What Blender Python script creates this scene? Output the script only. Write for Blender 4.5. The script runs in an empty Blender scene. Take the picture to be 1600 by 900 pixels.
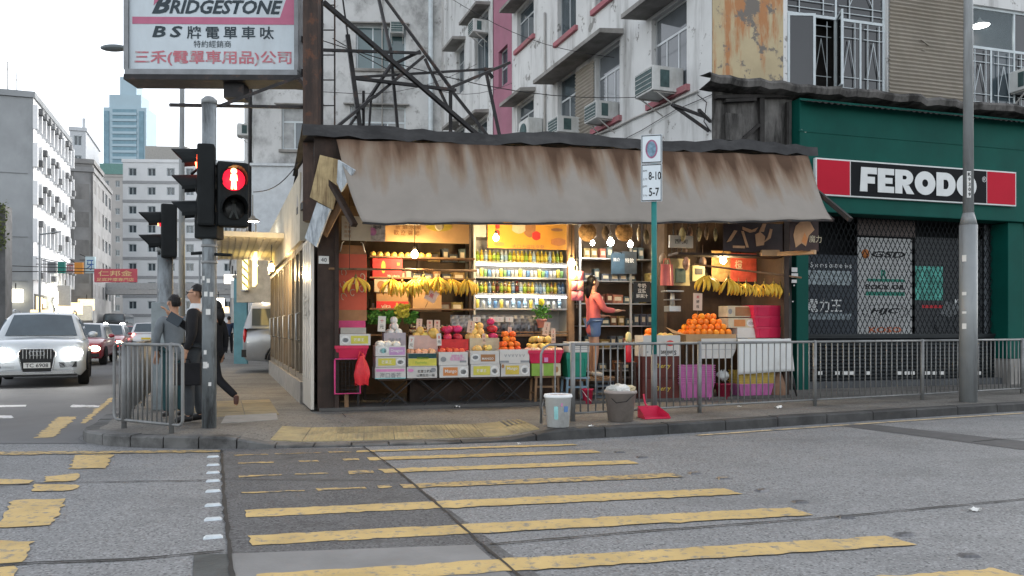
import bpy,bmesh,math,random
from mathutils import Vector,Matrix,geometry
R = math.radians
rnd = random.Random(11)
sc = bpy.context.scene
COL = sc.collection

# ---------------------------------------------------------------- camera, sky, sun, exposure
F,HZ,CH = 1250.0,512.0,1.35          # focal length in photo pixels, horizon row, camera height
cam = bpy.data.objects.new('camera',bpy.data.cameras.new('camera'))
COL.objects.link(cam)
cam.location = (0,0,CH)
cam.rotation_euler = (R(90),0,0)
cam.data.sensor_width = 36
cam.data.lens = 36 * F / 1600
cam.data.shift_y = (HZ - 450) / 1600
cam.data.clip_end = 3000
cam.data.clip_start = 0.05
sc.camera = cam

world = bpy.data.worlds.new('World')
sc.world = world
world.use_nodes = True
wn = world.node_tree.nodes
wl = world.node_tree.links
wn.clear()
SUN_EL,SUN_AZ = 28,35
sky = wn.new('ShaderNodeTexSky')
sky.sky_type = 'NISHITA'
sky.sun_disc = False
sky.sun_elevation = R(SUN_EL)
sky.sun_rotation = R(SUN_AZ)
sky.air_density = 1.0
sky.dust_density = 1.0
sky.ozone_density = 1.0
hs = wn.new('ShaderNodeHueSaturation')
hs.inputs['Saturation'].default_value = 0.25
bg = wn.new('ShaderNodeBackground')
bg.inputs['Strength'].default_value = 0.15
wo = wn.new('ShaderNodeOutputWorld')
wl.new(sky.outputs[0],hs.inputs['Color'])
wl.new(hs.outputs[0],bg.inputs['Color'])
wl.new(bg.outputs[0],wo.inputs['Surface'])

sl = bpy.data.lights.new('sun','SUN')
sun = bpy.data.objects.new('sun',sl)
COL.objects.link(sun)
sl.energy = 0.6
sl.angle = R(60)
sl.color = (1.0,0.97,0.93)
_sd = Vector((math.sin(R(SUN_AZ)) * math.cos(R(SUN_EL)),math.cos(R(SUN_AZ)) * math.cos(R(SUN_EL)),math.sin(R(SUN_EL))))
sun.rotation_euler = (-_sd).to_track_quat('-Z','Y').to_euler()

vs = sc.view_settings
vs.view_transform = 'Standard'
vs.look = 'None'
vs.gamma = 1.0
vs.exposure = 1.55
vs.use_curve_mapping = False
sc.render.engine = 'CYCLES'
cy = sc.cycles
cy.use_denoising = True
cy.max_bounces = 6
cy.diffuse_bounces = 3
cy.glossy_bounces = 3
cy.transmission_bounces = 4
cy.transparent_max_bounces = 6
cy.caustics_reflective = False
cy.caustics_refractive = False
cy.sample_clamp_indirect = 4

# ---------------------------------------------------------------- helpers
def at(px,py,D):
    return Vector(((px - 800) / F * D,D,CH + (HZ - py) / F * D))
def gnd(px,py,z=0.0):
    D = (CH - z) * F / (py - HZ)
    return Vector(((px - 800) / F * D,D,z))

class Fr:
    """a street-aligned frame: local x along a front, local y into the block, z up"""
    def __init__(s,ox,oy,oz,ang):
        s.o = Vector((ox,oy,oz)); s.a = R(ang); s.c = math.cos(s.a); s.s = math.sin(s.a)
    def w(s,x,y,z=0.0):
        return Vector((s.o.x + s.c * x - s.s * y,s.o.y + s.s * x + s.c * y,s.o.z + z))
    def lp(s,px,py,yl):
        u = (px - 800) / F; v = (HZ - py) / F
        k = (yl - s.s * s.o.x + s.c * s.o.y) / (-s.s * u + s.c)
        X,Y,Z = u * k,k,CH + v * k
        return (s.c * (X - s.o.x) + s.s * (Y - s.o.y),Z - s.o.z)
    def x(s,px,yl): return s.lp(px,HZ,yl)[0]
    def rect(s,px0,px1,py0,py1,yl):
        pc = (px0 + px1) / 2
        x0 = s.lp(px0,py0,yl)[0]; x1 = s.lp(px1,py0,yl)[0]
        zt = s.lp(pc,py0,yl)[1]; zb = s.lp(pc,py1,yl)[1]
        return x0,x1,zb,zt

class MB:
    def __init__(s): s.v = []; s.f = []; s.m = []; s.sm = []
    def add(s,vs_,fs_,mi=0,sm=False,M=None):
        b = len(s.v)
        for p in vs_:
            s.v.append(tuple(M @ Vector(p)) if M else tuple(p))
        for q in fs_:
            s.f.append([b + i for i in q]); s.m.append(mi); s.sm.append(sm)
        return s
    def box(s,x0,x1,y0,y1,z0,z1,mi=0,M=None):
        vs_ = [(x0,y0,z0),(x1,y0,z0),(x1,y1,z0),(x0,y1,z0),(x0,y0,z1),(x1,y0,z1),(x1,y1,z1),(x0,y1,z1)]
        return s.add(vs_,[(0,3,2,1),(4,5,6,7),(0,1,5,4),(1,2,6,5),(2,3,7,6),(3,0,4,7)],mi,False,M)
    def taper(s,x0,x1,y0,y1,z0,z1,k,mi=0,M=None):
        cx,cy_ = (x0 + x1) / 2,(y0 + y1) / 2
        g = lambda a,c: c + (a - c) * k
        vs_ = [(g(x0,cx),g(y0,cy_),z0),(g(x1,cx),g(y0,cy_),z0),(g(x1,cx),g(y1,cy_),z0),(g(x0,cx),g(y1,cy_),z0),(x0,y0,z1),(x1,y0,z1),(x1,y1,z1),(x0,y1,z1)]
        return s.add(vs_,[(0,3,2,1),(4,5,6,7),(0,1,5,4),(1,2,6,5),(2,3,7,6),(3,0,4,7)],mi,False,M)
    def bar(s,p0,p1,w,h=None,mi=0):
        p0,p1 = Vector(p0),Vector(p1); h = h or w
        d = (p1 - p0); L = d.length
        q = d.to_track_quat('Z','Y').to_matrix().to_4x4()
        return s.box(-w / 2,w / 2,-h / 2,h / 2,0,L,mi,Matrix.Translation(p0) @ q)
    def tube(s,pts,r,n=8,mi=0,cap=True,sm=True):
        pts = [Vector(p) for p in pts]
        rr = r if isinstance(r,(list,tuple)) else [r] * len(pts)
        vs_ = []; fs_ = []
        up = None
        for i,p in enumerate(pts):
            d = (pts[min(i + 1,len(pts) - 1)] - pts[max(i - 1,0)]).normalized()
            if up is None:
                up = d.orthogonal().normalized()
            a = (up - d * up.dot(d)).normalized(); up = a
            b = d.cross(a)
            for k in range(n):
                t = 2 * math.pi * k / n
                vs_.append(p + (a * math.cos(t) + b * math.sin(t)) * rr[i])
        for i in range(len(pts) - 1):
            for k in range(n):
                fs_.append((i * n + k,i * n + (k + 1) % n,(i + 1) * n + (k + 1) % n,(i + 1) * n + k))
        s.add(vs_,fs_,mi,sm)
        if cap:
            b = len(s.v) - len(vs_)
            s.f.append([b + k for k in range(n)][::-1]); s.m.append(mi); s.sm.append(False)
            s.f.append([b + (len(pts) - 1) * n + k for k in range(n)]); s.m.append(mi); s.sm.append(False)
        return s
    def lathe(s,prof,n=16,c=(0,0,0),mi=0,sm=True,M=None,sx=1,sy=1):
        vs_ = []; fs_ = []
        for r_,z_ in prof:
            for k in range(n):
                t = 2 * math.pi * k / n
                vs_.append((c[0] + r_ * math.cos(t) * sx,c[1] + r_ * math.sin(t) * sy,c[2] + z_))
        for i in range(len(prof) - 1):
            for k in range(n):
                fs_.append((i * n + k,i * n + (k + 1) % n,(i + 1) * n + (k + 1) % n,(i + 1) * n + k))
        fs_.append(tuple(range(n))[::-1]); fs_.append(tuple((len(prof) - 1) * n + k for k in range(n)))
        return s.add(vs_,fs_,mi,sm,M)
    def sphere(s,c,r,nu=10,nv=7,mi=0,M=None,sm=True):
        r = r if isinstance(r,(tuple,list)) else (r,r,r)
        vs_ = [(c[0],c[1],c[2] - r[2])]; fs_ = []
        for j in range(1,nv):
            ph = math.pi * j / nv - math.pi / 2
            for k in range(nu):
                t = 2 * math.pi * k / nu
                vs_.append((c[0] + r[0] * math.cos(ph) * math.cos(t),c[1] + r[1] * math.cos(ph) * math.sin(t),c[2] + r[2] * math.sin(ph)))
        vs_.append((c[0],c[1],c[2] + r[2])); top = len(vs_) - 1
        for k in range(nu):
            fs_.append((0,1 + (k + 1) % nu,1 + k))
            fs_.append((top,top - nu + k,top - nu + (k + 1) % nu))
            for j in range(nv - 2):
                a = 1 + j * nu; b = a + nu
                fs_.append((a + k,a + (k + 1) % nu,b + (k + 1) % nu,b + k))
        return s.add(vs_,fs_,mi,sm,M)
    def prism(s,pts,a0,a1,axis='y',mi=0,M=None):
        n = len(pts)
        def mk(p,a):
            return (p[0],a,p[1]) if axis == 'y' else ((p[0],p[1],a) if axis == 'z' else (a,p[0],p[1]))
        vs_ = [mk(p,a0) for p in pts] + [mk(p,a1) for p in pts]
        fs_ = [tuple(range(n)),tuple(range(n,2 * n))[::-1]] + [(i,n + i,n + (i + 1) % n,(i + 1) % n) for i in range(n)]
        return s.add(vs_,fs_,mi,False,M)
    def grid(s,nx,ny,fn,mi=0,sm=True):
        vs_ = [fn(i / nx,j / ny) for j in range(ny + 1) for i in range(nx + 1)]
        fs_ = [(j * (nx + 1) + i,j * (nx + 1) + i + 1,(j + 1) * (nx + 1) + i + 1,(j + 1) * (nx + 1) + i) for j in range(ny) for i in range(nx)]
        return s.add(vs_,fs_,mi,sm)
    def mesh(s,name,mats,bev=0,fix=True):
        me = bpy.data.meshes.new(name)
        me.from_pydata(s.v,[],s.f)
        for m_ in (mats if isinstance(mats,(list,tuple)) else [mats]):
            me.materials.append(m_)
        me.polygons.foreach_set('material_index',s.m)
        me.polygons.foreach_set('use_smooth',s.sm)
        if fix or bev:
            bm = bmesh.new(); bm.from_mesh(me)
            bmesh.ops.recalc_face_normals(bm,faces=bm.faces)
            if bev:
                es = [e for e in bm.edges if len(e.link_faces) == 2 and e.calc_face_angle(0) > 0.6]
                bmesh.ops.bevel(bm,geom=es,offset=bev,segments=2,affect='EDGES',profile=0.6,clamp_overlap=True)
            bm.to_mesh(me); bm.free()
        me.update()
        return me
    def build(s,name,mats,parent=None,bev=0,loc=None,rz=0,fix=True):
        return obj(name,s.mesh(name,mats,bev,fix),parent,loc,rz)

def obj(name,me,parent=None,loc=None,rz=0):
    o = bpy.data.objects.new(name,me)
    COL.objects.link(o)
    if loc is not None: o.location = loc
    if rz: o.rotation_euler = (0,0,rz)
    if parent is not None: o.parent = parent
    return o
def tag(o,label=None,cat=None,group=None,kind=None):
    if label: o['label'] = label
    if cat: o['category'] = cat
    if group: o['group'] = group
    if kind: o['kind'] = kind
    return o
def T(name,label,cat,loc=(0,0,0),rz=0,group=None):
    return tag(obj(name,None,None,loc,rz),label,cat,group)
def struct(o): o['kind'] = 'structure'; return o
def dup(o,parent=None,loc=None,rz=None,label=None,group=None):
    c = o.copy(); COL.objects.link(c); c.parent = parent
    if loc is not None: c.location = loc
    if rz is not None: c.rotation_euler = (0,0,rz)
    if label: c['label'] = label
    if group: c['group'] = group
    for ch in list(o.children): dup(ch,c)
    return c

# ---------------------------------------------------------------- materials
def mat(name,col,rough=0.6,metal=0.0,var=0.12,vs_=5.0,bump=0.0,bs=60.0,grime=None,gs=(1.2,1.2,0.35),glo=0.5,ghi=0.7,gk=0.9,
        rust=None,rs=3.0,rlo=0.6,rhi=0.72,orand=0.0,hrand=0.0,emis=None,es=0.0,spec=0.22,speck=None,spk=120.0,coat=0.0,alpha=None):
    m = bpy.data.materials.new(name); m.use_nodes = True
    N = m.node_tree.nodes; L = m.node_tree.links
    b = N['Principled BSDF']
    b.inputs['Roughness'].default_value = rough
    b.inputs['Metallic'].default_value = metal
    b.inputs['Specular IOR Level'].default_value = spec
    if coat: b.inputs['Coat Weight'].default_value = coat
    tc = N.new('ShaderNodeTexCoord')
    def noise(scale,detail=4,rgh=0.6,mp=None):
        n = N.new('ShaderNodeTexNoise'); n.inputs['Scale'].default_value = scale
        n.inputs['Detail'].default_value = detail; n.inputs['Roughness'].default_value = rgh
        if mp:
            mm = N.new('ShaderNodeMapping'); mm.inputs['Scale'].default_value = mp
            L.new(tc.outputs['Object'],mm.inputs['Vector']); L.new(mm.outputs[0],n.inputs['Vector'])
        else:
            L.new(tc.outputs['Object'],n.inputs['Vector'])
        return n.outputs['Fac']
    def ramp(f,lo,hi):
        r_ = N.new('ShaderNodeMapRange'); r_.inputs['From Min'].default_value = lo; r_.inputs['From Max'].default_value = hi
        r_.clamp = True; L.new(f,r_.inputs['Value']); return r_.outputs[0]
    def mix(fac,a,c,mode='MIX'):
        x = N.new('ShaderNodeMix'); x.data_type = 'RGBA'; x.blend_type = mode
        if isinstance(fac,float): x.inputs['Factor'].default_value = fac
        else: L.new(fac,x.inputs['Factor'])
        for k,q in ((6,a),(7,c)):
            if isinstance(q,(tuple,list)): x.inputs[k].default_value = (q[0],q[1],q[2],1)
            else: L.new(q,x.inputs[k])
        return x.outputs[2]
    lo = tuple(max(0,c * (1 - var)) for c in col); hi = tuple(min(1,c * (1 + var)) for c in col)
    c = mix(ramp(noise(vs_),0.3,0.7),lo,hi) if var else tuple(col)
    if speck:
        vo = N.new('ShaderNodeTexVoronoi'); vo.inputs['Scale'].default_value = spk
        L.new(tc.outputs['Object'],vo.inputs['Vector'])
        sp = N.new('ShaderNodeSeparateColor'); L.new(vo.outputs['Color'],sp.inputs[0])
        c = mix(ramp(sp.outputs[0],0.62,0.95),c,speck)
        dk = tuple(q * 0.45 for q in col)
        c = mix(ramp(sp.outputs[1],0.7,1.0),c,dk)
    if grime:
        g = ramp(noise(1.0,6,0.68,gs),glo,ghi)
        gm = N.new('ShaderNodeMath'); gm.operation = 'MULTIPLY'; gm.inputs[1].default_value = gk; L.new(g,gm.inputs[0])
        c = mix(gm.outputs[0],c,grime)
    if rust:
        c = mix(ramp(noise(rs,7,0.7),rlo,rhi),c,rust)
    if orand or hrand:
        oi = N.new('ShaderNodeObjectInfo'); hv = N.new('ShaderNodeHueSaturation')
        mr = N.new('ShaderNodeMapRange'); mr.inputs['To Min'].default_value = 1 - orand; mr.inputs['To Max'].default_value = 1 + orand
        L.new(oi.outputs['Random'],mr.inputs['Value']); L.new(mr.outputs[0],hv.inputs['Value'])
        if hrand:
            mh = N.new('ShaderNodeMapRange'); mh.inputs['To Min'].default_value = 0.5 - hrand; mh.inputs['To Max'].default_value = 0.5 + hrand
            ml = N.new('ShaderNodeMath'); ml.operation = 'FRACT'; mm2 = N.new('ShaderNodeMath'); mm2.operation = 'MULTIPLY'; mm2.inputs[1].default_value = 7.31
            L.new(oi.outputs['Random'],mm2.inputs[0]); L.new(mm2.outputs[0],ml.inputs[0]); L.new(ml.outputs[0],mh.inputs['Value']); L.new(mh.outputs[0],hv.inputs['Hue'])
        if isinstance(c,tuple): hv.inputs['Color'].default_value = (*c,1)
        else: L.new(c,hv.inputs['Color'])
        c = hv.outputs[0]
    if isinstance(c,tuple): b.inputs['Base Color'].default_value = (*c,1)
    else: L.new(c,b.inputs['Base Color'])
    if bump:
        bp = N.new('ShaderNodeBump'); bp.inputs['Strength'].default_value = bump; bp.inputs['Distance'].default_value = 0.01
        L.new(noise(bs,4,0.6),bp.inputs['Height']); L.new(bp.outputs[0],b.inputs['Normal'])
    if emis:
        b.inputs['Emission Color'].default_value = (*emis,1); b.inputs['Emission Strength'].default_value = es
    if alpha is not None: b.inputs['Alpha'].default_value = alpha
    return m

def glassy(name,col=(0.02,0.028,0.032),rough=0.06,wave=0.02):
    m = mat(name,col,rough,var=0.3,vs_=0.8,bump=wave,bs=1.5,spec=0.7)
    return m

TMP = bpy.data.scenes.new('scratch')      # text and skin meshes are evaluated in a scratch scene, then it is removed
def bake(o):
    TMP.collection.objects.link(o)
    with bpy.context.temp_override(scene=TMP,view_layer=TMP.view_layers[0]):
        dg = bpy.context.evaluated_depsgraph_get()
        me = bpy.data.meshes.new_from_object(o.evaluated_get(dg))
    bpy.data.objects.remove(o)
    return me
def text_mesh(s,w=None,h=None,m=None,bold=0.0,shear=0.0,ext=0.0,name='lettering',spacing=1.0):
    """flat lettering, x right, z up, facing -y, centred on its own middle"""
    cu = bpy.data.curves.new('t','FONT'); cu.body = s; cu.size = 1; cu.offset = bold; cu.shear = shear; cu.extrude = ext
    cu.resolution_u = 2; cu.space_character = spacing
    me = bake(bpy.data.objects.new('t',cu)); bpy.data.curves.remove(cu)
    me.name = name
    if not me.vertices: return me
    xs = [v.co.x for v in me.vertices]; ys = [v.co.y for v in me.vertices]
    x0,x1,y0,y1 = min(xs),max(xs),min(ys),max(ys)
    kx = w / (x1 - x0) if w else None; ky = h / (y1 - y0) if h else None
    kx = kx or ky; ky = ky or kx
    for v in me.vertices:
        v.co = ((v.co.x - (x0 + x1) / 2) * kx,-v.co.z,(v.co.y - (y0 + y1) / 2) * ky)
    me.materials.clear()
    if m: me.materials.append(m)
    return me
def text(s,x,y,z,parent,m,w=None,h=None,bold=0.0,shear=0.0,rot=0.0,name='lettering',spacing=1.0):
    o = obj(name,text_mesh(s,w,h,m,bold,shear,0,name,spacing),parent,(x,y,z))
    if rot: o.rotation_euler = (0,rot,0)
    return o

def skinned(name,chain,m,parent,sub=2,root=0):
    """chain: list of (verts [(x,y,z,r)], edges) grown into one smooth surface"""
    vs_,es = chain
    me = bpy.data.meshes.new(name)
    me.from_pydata([v[:3] for v in vs_],es,[])
    o = bpy.data.objects.new(name,me)
    md = o.modifiers.new('s','SKIN'); md.use_smooth_shade = True
    for i,d in enumerate(me.skin_vertices[0].data):
        r_ = vs_[i][3]
        d.radius = r_ if isinstance(r_,(tuple,list)) else (r_,r_)
        d.use_root = (i == root)
    s2 = o.modifiers.new('u','SUBSURF'); s2.levels = sub; s2.render_levels = sub
    nm = bake(o)
    nm.materials.clear(); nm.materials.append(m); nm.name = name
    for p in nm.polygons: p.use_smooth = True
    return obj(name,nm,parent)

# street axes: the shop row runs along A1 (17 deg), the side street along A2 (20 deg left of the view)
A1,A2 = 17.0,20.0
e2 = Vector((-math.sin(R(A2)),math.cos(R(A2)),0))
ZP = 0.13
# ================================================================ ground, road, pavement
M_ground = mat('asphalt_far',(0.09,0.092,0.095),0.85,var=0.15,vs_=0.4,bump=0.2,bs=80)
M_conc = mat('road_concrete',(0.19,0.194,0.197),0.82,var=0.14,vs_=0.9,bump=0.3,bs=70,speck=(0.27,0.275,0.28),spk=75,
             grime=(0.095,0.098,0.10),gs=(0.5,0.9,1),glo=0.5,ghi=0.8,gk=0.75)
M_patch = mat('road_asphalt_patch',(0.098,0.098,0.10),0.85,var=0.16,vs_=2.0,bump=0.4,bs=80,speck=(.145,.145,.147),spk=75,rust=(.065,.065,.066),rs=1.6,rlo=.56,rhi=.66,grime=(0.15,0.15,0.148),gs=(0.8,0.8,1),glo=0.5,ghi=0.75,gk=0.6)
M_side = mat('side_street_asphalt',(0.12,0.121,0.123),0.8,var=0.12,vs_=0.7,bump=0.3,bs=60,grime=(0.07,0.07,0.07),gs=(0.6,0.3,1),glo=0.5,ghi=0.75,gk=0.6)
M_joint = mat('tar_joint',(0.025,0.025,0.025),0.7,var=0.3,vs_=9)
M_pave = mat('pavement_concrete',(0.17,0.163,0.15),0.8,var=0.13,vs_=1.2,bump=0.35,bs=50,grime=(0.065,0.062,0.058),gs=(0.9,1.3,1),glo=0.46,ghi=0.70,gk=0.8,rust=(.085,.08,.074),rs=7,rlo=.60,rhi=.70,speck=(.21,.20,.185),spk=55)
M_kerb = mat('kerb_stone',(0.13,0.13,0.128),0.8,var=0.2,vs_=3,bump=0.5,bs=30,grime=(0.03,0.03,0.03),gs=(2,2,2),glo=0.42,ghi=0.65,gk=0.9)
M_kerbd = mat('kerb_dark',(0.05,0.05,0.05),0.75,var=0.3,vs_=3,bump=0.4,bs=30,grime=(0.11,0.11,0.105),gs=(2,2,2),glo=0.5,ghi=0.75,gk=0.7)
M_tact = mat('tactile_tile',(0.33,0.27,0.145),0.8,var=0.15,vs_=4,bump=0.2,orand=0.18,grime=(0.13,0.12,0.10),gs=(2.5,2.5,2),glo=0.42,ghi=0.7,gk=0.85)
M_buff = mat('buff_paving',(0.25,0.20,0.115),0.8,var=0.15,vs_=4,bump=0.2,orand=0.1,grime=(0.13,0.12,0.10),gs=(1.5,1.5,2),glo=0.45,ghi=0.7,gk=0.8)

def worn(name,col,lo,hi,scale,under,edge=0.0):
    """road paint worn through to what lies below"""
    m = mat(name,col,0.75,var=0.12,vs_=3,bump=0.25,bs=70,rust=under,rs=scale,rlo=lo,rhi=hi,
            grime=tuple(c * 0.6 for c in col),gs=(1.3,1.3,1),glo=0.5,ghi=0.8,gk=0.6)
    return m
M_yel = worn('yellow_paint',(0.47,0.34,0.145),0.53,0.64,14,(0.20,0.19,0.165))
M_yelw = worn('yellow_paint_worn',(0.42,0.30,0.13),0.47,0.58,13,(0.12,0.118,0.112))
M_whp = worn('white_paint_worn',(0.6,0.6,0.6),0.55,0.62,6,(0.14,0.14,0.14))

g = MB(); g.add([(-900,-60,-0.03),(900,-60,-0.03),(900,1500,-0.03),(-900,1500,-0.03)],[(0,1,2,3)])
struct(g.build('ground',M_ground))

# kerb line of the corner block, from the far side street round the corner and away to the right
KP = [Vector((-5.35,10.2,0)) + e2 * t for t in (75,40,20,10,5,2.5,1.0)]
KP += [Vector(p + (0,)) for p in [(-5.32,10.15),(-5.22,9.72),(-4.98,9.36),(-4.6,9.12),(-4.1,8.98),(-3.5,8.9),(-2.9,8.92),(-2.0,9.02),
      (-1.0,9.2),(0.1,9.47),(0.9,9.72),(1.6,9.98),(2.6,10.4),(3.5,10.83),(4.6,11.34),(5.66,11.82),(7.0,12.42),(8.3,12.98),(12,14.45),(20,17.5),(40,25)]]
def resample(P,a,b,step):
    """points on a polyline between arc lengths a and b"""
    acc = [0]
    for i in range(1,len(P)): acc.append(acc[-1] + (P[i] - P[i - 1]).length)
    out = []; s_ = a
    while s_ <= min(b,acc[-1]) + 1e-6:
        for i in range(1,len(P)):
            if acc[i] >= s_:
                out.append(P[i - 1].lerp(P[i],(s_ - acc[i - 1]) / max(1e-9,acc[i] - acc[i - 1]))); break
        s_ += step
    return out,acc
_,KA = resample(KP,0,0,1)
KTOT = KA[-1]
i_corner = 7
def ss(a,b,x):
    t = max(0,min(1,(x - a) / (b - a))); return t * t * (3 - 2 * t)
def kerb_h(p):                        # dropped kerb at the crossing
    return ZP - 0.105 * ss(-3.3,-2.5,p.x) * (1 - ss(-0.15,0.75,p.x)) * (1 - ss(9.7,9.9,p.y - max(0,p.x) * 0.5))
def kdist(p):
    best = 1e9; bp = None
    for i in range(1,len(KP)):
        a,b = KP[i - 1],KP[i]; d = b - a
        t = max(0,min(1,(p - a).dot(d) / d.length_squared)); q = a + d * t
        l = (p - q).length
        if l < best: best,bp = l,q
    return best,bp
def zpav(x,y):
    d,q = kdist(Vector((x,y,0)))
    return min(ZP,kerb_h(q) + max(0,d - 0.15) * 0.075) if q.y < 13 and q.x < 2 else ZP

# the road plate of the main street: aggregate concrete
g = MB(); g.add([(-60,-6,0),(60,-6,0),(60,46,0),(-60,30,0)],[(0,1,2,3)])
road = struct(g.build('road',M_conc))
# side street asphalt
sd = [Vector((-5.4,9.62,0.004)),Vector((-5.0,9.36,0.004)),Vector((-5.36,10.2,0.004)),Vector((-5.36,10.2,0.004)) + e2 * 90]
lw = Vector((-math.cos(R(A2)),-math.sin(R(A2)),0)) * 12.0
g = MB(); a_ = Vector((-4.95,9.30,0.004)); b_ = a_ + lw * 1.6 + Vector((0,5.3,0))
g.add([a_,a_ + Vector((-0.3,0.4,0)),a_ + e2 * 100,a_ + e2 * 100 + lw,(-16.0,10.1,0.004),(-24,10.0,.004),(-24,9.45,.004)],[(6,5,4,3,2,1,0)])
struct(g.build('side_street',M_side))

# pavement block (sits inside the kerb stones)
inner,_ = resample(KP,0,KTOT,0.3)
def inward(P,d):
    out = []
    for i,p in enumerate(P):
        t = (P[min(i + 1,len(P) - 1)] - P[max(0,i - 1)]).normalized()
        out.append(p + Vector((-t.y,t.x,0)) * d)
    return out
INN = inward(inner,0.17)
# drop folded points near the corner
ring = [p.xy for p in INN] + [Vector((40,60)),Vector((-20,82))]
pts = [Vector(p) for p in ring]; n0 = len(pts)
ed = [(i,(i + 1) % n0) for i in range(n0)]
def inside(x,y):
    c = False; j = n0 - 1
    for i in range(n0):
        if (ring[i].y > y) != (ring[j].y > y) and x < (ring[j].x - ring[i].x) * (y - ring[i].y) / (ring[j].y - ring[i].y) + ring[i].x: c = not c
        j = i
    return c
for ix in range(-24,8):
    for iy in range(0,20):
        x,y = ix * 0.25,8.9 + iy * 0.25
        if inside(x,y) and kdist(Vector((x,y,0)))[0] > 0.28: pts.append(Vector((x,y)))
vo,eo,fo,_1,_2,_3 = geometry.delaunay_2d_cdt(pts,ed,[],1,1e-4)
g = MB(); g.add([(p.x,p.y,zpav(p.x,p.y) if p.y < 14 and p.x < 3 else ZP) for p in vo],[tuple(f_) for f_ in fo])
pave = struct(g.build('pavement',M_pave))

kerb = struct(obj('kerb',None)); kerb['label'] = 'stone kerb round the corner pavement'
s_ = KA[i_corner] - 9.0
ki = 0
while s_ < KA[i_corner] + 22:
    big = s_ > KA[i_corner] + 5.4
    Ls = 0.9 if big or s_ < KA[i_corner] - 1 else 0.42
    P,_ = resample(KP,s_ + 0.008,s_ + Ls - 0.008,(Ls - 0.016) / 3)
    if len(P) < 2: break
    I = inward(P,0.19)
    g = MB(); vs_ = []; n = len(P)
    dz = rnd.uniform(-0.006,0.004)
    for a,b in zip(P,I):
        h = kerb_h(a) + 0.004 + dz
        k = 0.02 if h > .08 else .008
        bo = a.lerp(b,0.12)
        vs_ += [(a.x,a.y,-0.02),(a.x,a.y,h - k),(bo.x,bo.y,h),(b.x,b.y,h),(b.x,b.y,-0.02)]
    fs_ = []
    for i in range(n - 1):
        for k in range(4): fs_.append((i * 5 + k,(i + 1) * 5 + k,(i + 1) * 5 + k + 1,i * 5 + k + 1))
    fs_ += [(0,1,2,3,4),tuple((n - 1) * 5 + k for k in (4,3,2,1,0))]
    g.add(vs_,fs_); g.build('kerb_stone',M_kerbd if big else M_kerb,kerb)
    s_ += Ls; ki += 1
# plain kerb beyond the stones, up the side street
P,_ = resample(KP,0,KA[i_corner] - 9.02,4)
g = MB()
for i in range(len(P) - 1):
    t = (P[i + 1] - P[i]).normalized(); nn = Vector((-t.y,t.x,0)) * 0.19
    g.add([P[i],P[i + 1],P[i + 1] + nn,P[i] + nn] + [q + Vector((0,0,ZP + .004)) for q in (P[i],P[i + 1],P[i + 1] + nn,P[i] + nn)],
          [(4,5,6,7),(0,1,5,4)])
g.build('kerb_run',M_kerb,kerb)

# tactile tiles along the dropped kerb
base_s = None
for i in range(2,0,-1): pass
KT,_ = resample(KP,0,KTOT,0.02)
def arc_at_x(x):
    s0 = KA[i_corner]
    q,_ = resample(KP,s0,KTOT,0.02)
    best = min(range(len(q)),key=lambda i: abs(q[i].x - x) + (0 if q[i].x > -5 else 9))
    return s0 + best * 0.02
sa,sb = arc_at_x(-2.75),arc_at_x(0.35)
tn = 0
s_ = sa
while s_ < sb:
    for row in range(2):
        q,_ = resample(KP,s_,s_ + 0.36,0.355)
        if len(q) < 2: continue
        t = (q[1] - q[0]).normalized(); nv = Vector((-t.y,t.x,0))
        o0 = q[0] + nv * (0.26 + row * 0.40)
        def pt(a,b,h):
            p = o0 + t * a + nv * b
            return (p.x,p.y,zpav(p.x,p.y) + h)
        g = MB()
        a1,b1 = 0.35,0.39
        tops = [pt(0,0,.008),pt(a1,0,.008),pt(a1,b1,.008),pt(0,b1,.008)]; bots = [pt(0,0,-.02),pt(a1,0,-.02),pt(a1,b1,-.02),pt(0,b1,-.02)]
        g.add(tops + bots,[(0,1,2,3),(0,4,5,1),(1,5,6,2),(2,6,7,3),(3,7,4,0)])
        for k in range(5):
            x0 = 0.03 + k * 0.064
            g.add([pt(x0,.02,.009),pt(x0 + .032,.02,.009),pt(x0 + .032,b1 - .02,.009),pt(x0,b1 - .02,.009),
                   pt(x0 + .006,.024,.015),pt(x0 + .026,.024,.015),pt(x0 + .026,b1 - .024,.015),pt(x0 + .006,b1 - .024,.015)],
                  [(4,5,6,7),(0,1,5,4),(1,2,6,5),(2,3,7,6),(3,0,4,7)])
        g.build('tactile_tile',M_tact,pave,fix=False)
    s_ += 0.36
# buff paving slabs by the side wall
for i in range(3):
    for j in range(4):
        c = Vector((-4.55,10.75,0)) + Vector((math.cos(R(A2)),math.sin(R(A2)),0)) * (i * 0.46) + e2 * (j * 0.62)
        ux = Vector((math.cos(R(A2)),math.sin(R(A2)),0)) * 0.45; uy = e2 * 0.61
        z = ZP + 0.006 + rnd.uniform(-.002,.002)
        p = [c,c + ux,c + ux + uy,c + uy]
        if (i,j) in ((0,0),): continue
        g = MB(); g.add([(q.x,q.y,z) for q in p] + [(q.x,q.y,z - .02) for q in p],[(0,1,2,3),(0,4,5,1),(1,5,6,2),(2,6,7,3),(3,7,4,0)])
        g.build('paving_slab',M_buff,pave,fix=False)
# pale inspection cover slab by the crossing
c = [gnd(352,650,ZP),gnd(432,646,ZP),gnd(434,656,ZP),gnd(345,662,ZP)]
g = MB(); g.add([(q.x,q.y,ZP + .006) for q in c] + [(q.x,q.y,ZP - .02) for q in c],[(0,1,2,3),(0,4,5,1),(1,5,6,2),(2,6,7,3),(3,7,4,0)])
g.build('inspection_cover',mat('cover_concrete',(0.26,0.26,0.255),.8,bump=.2,var=.15),pave)

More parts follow.
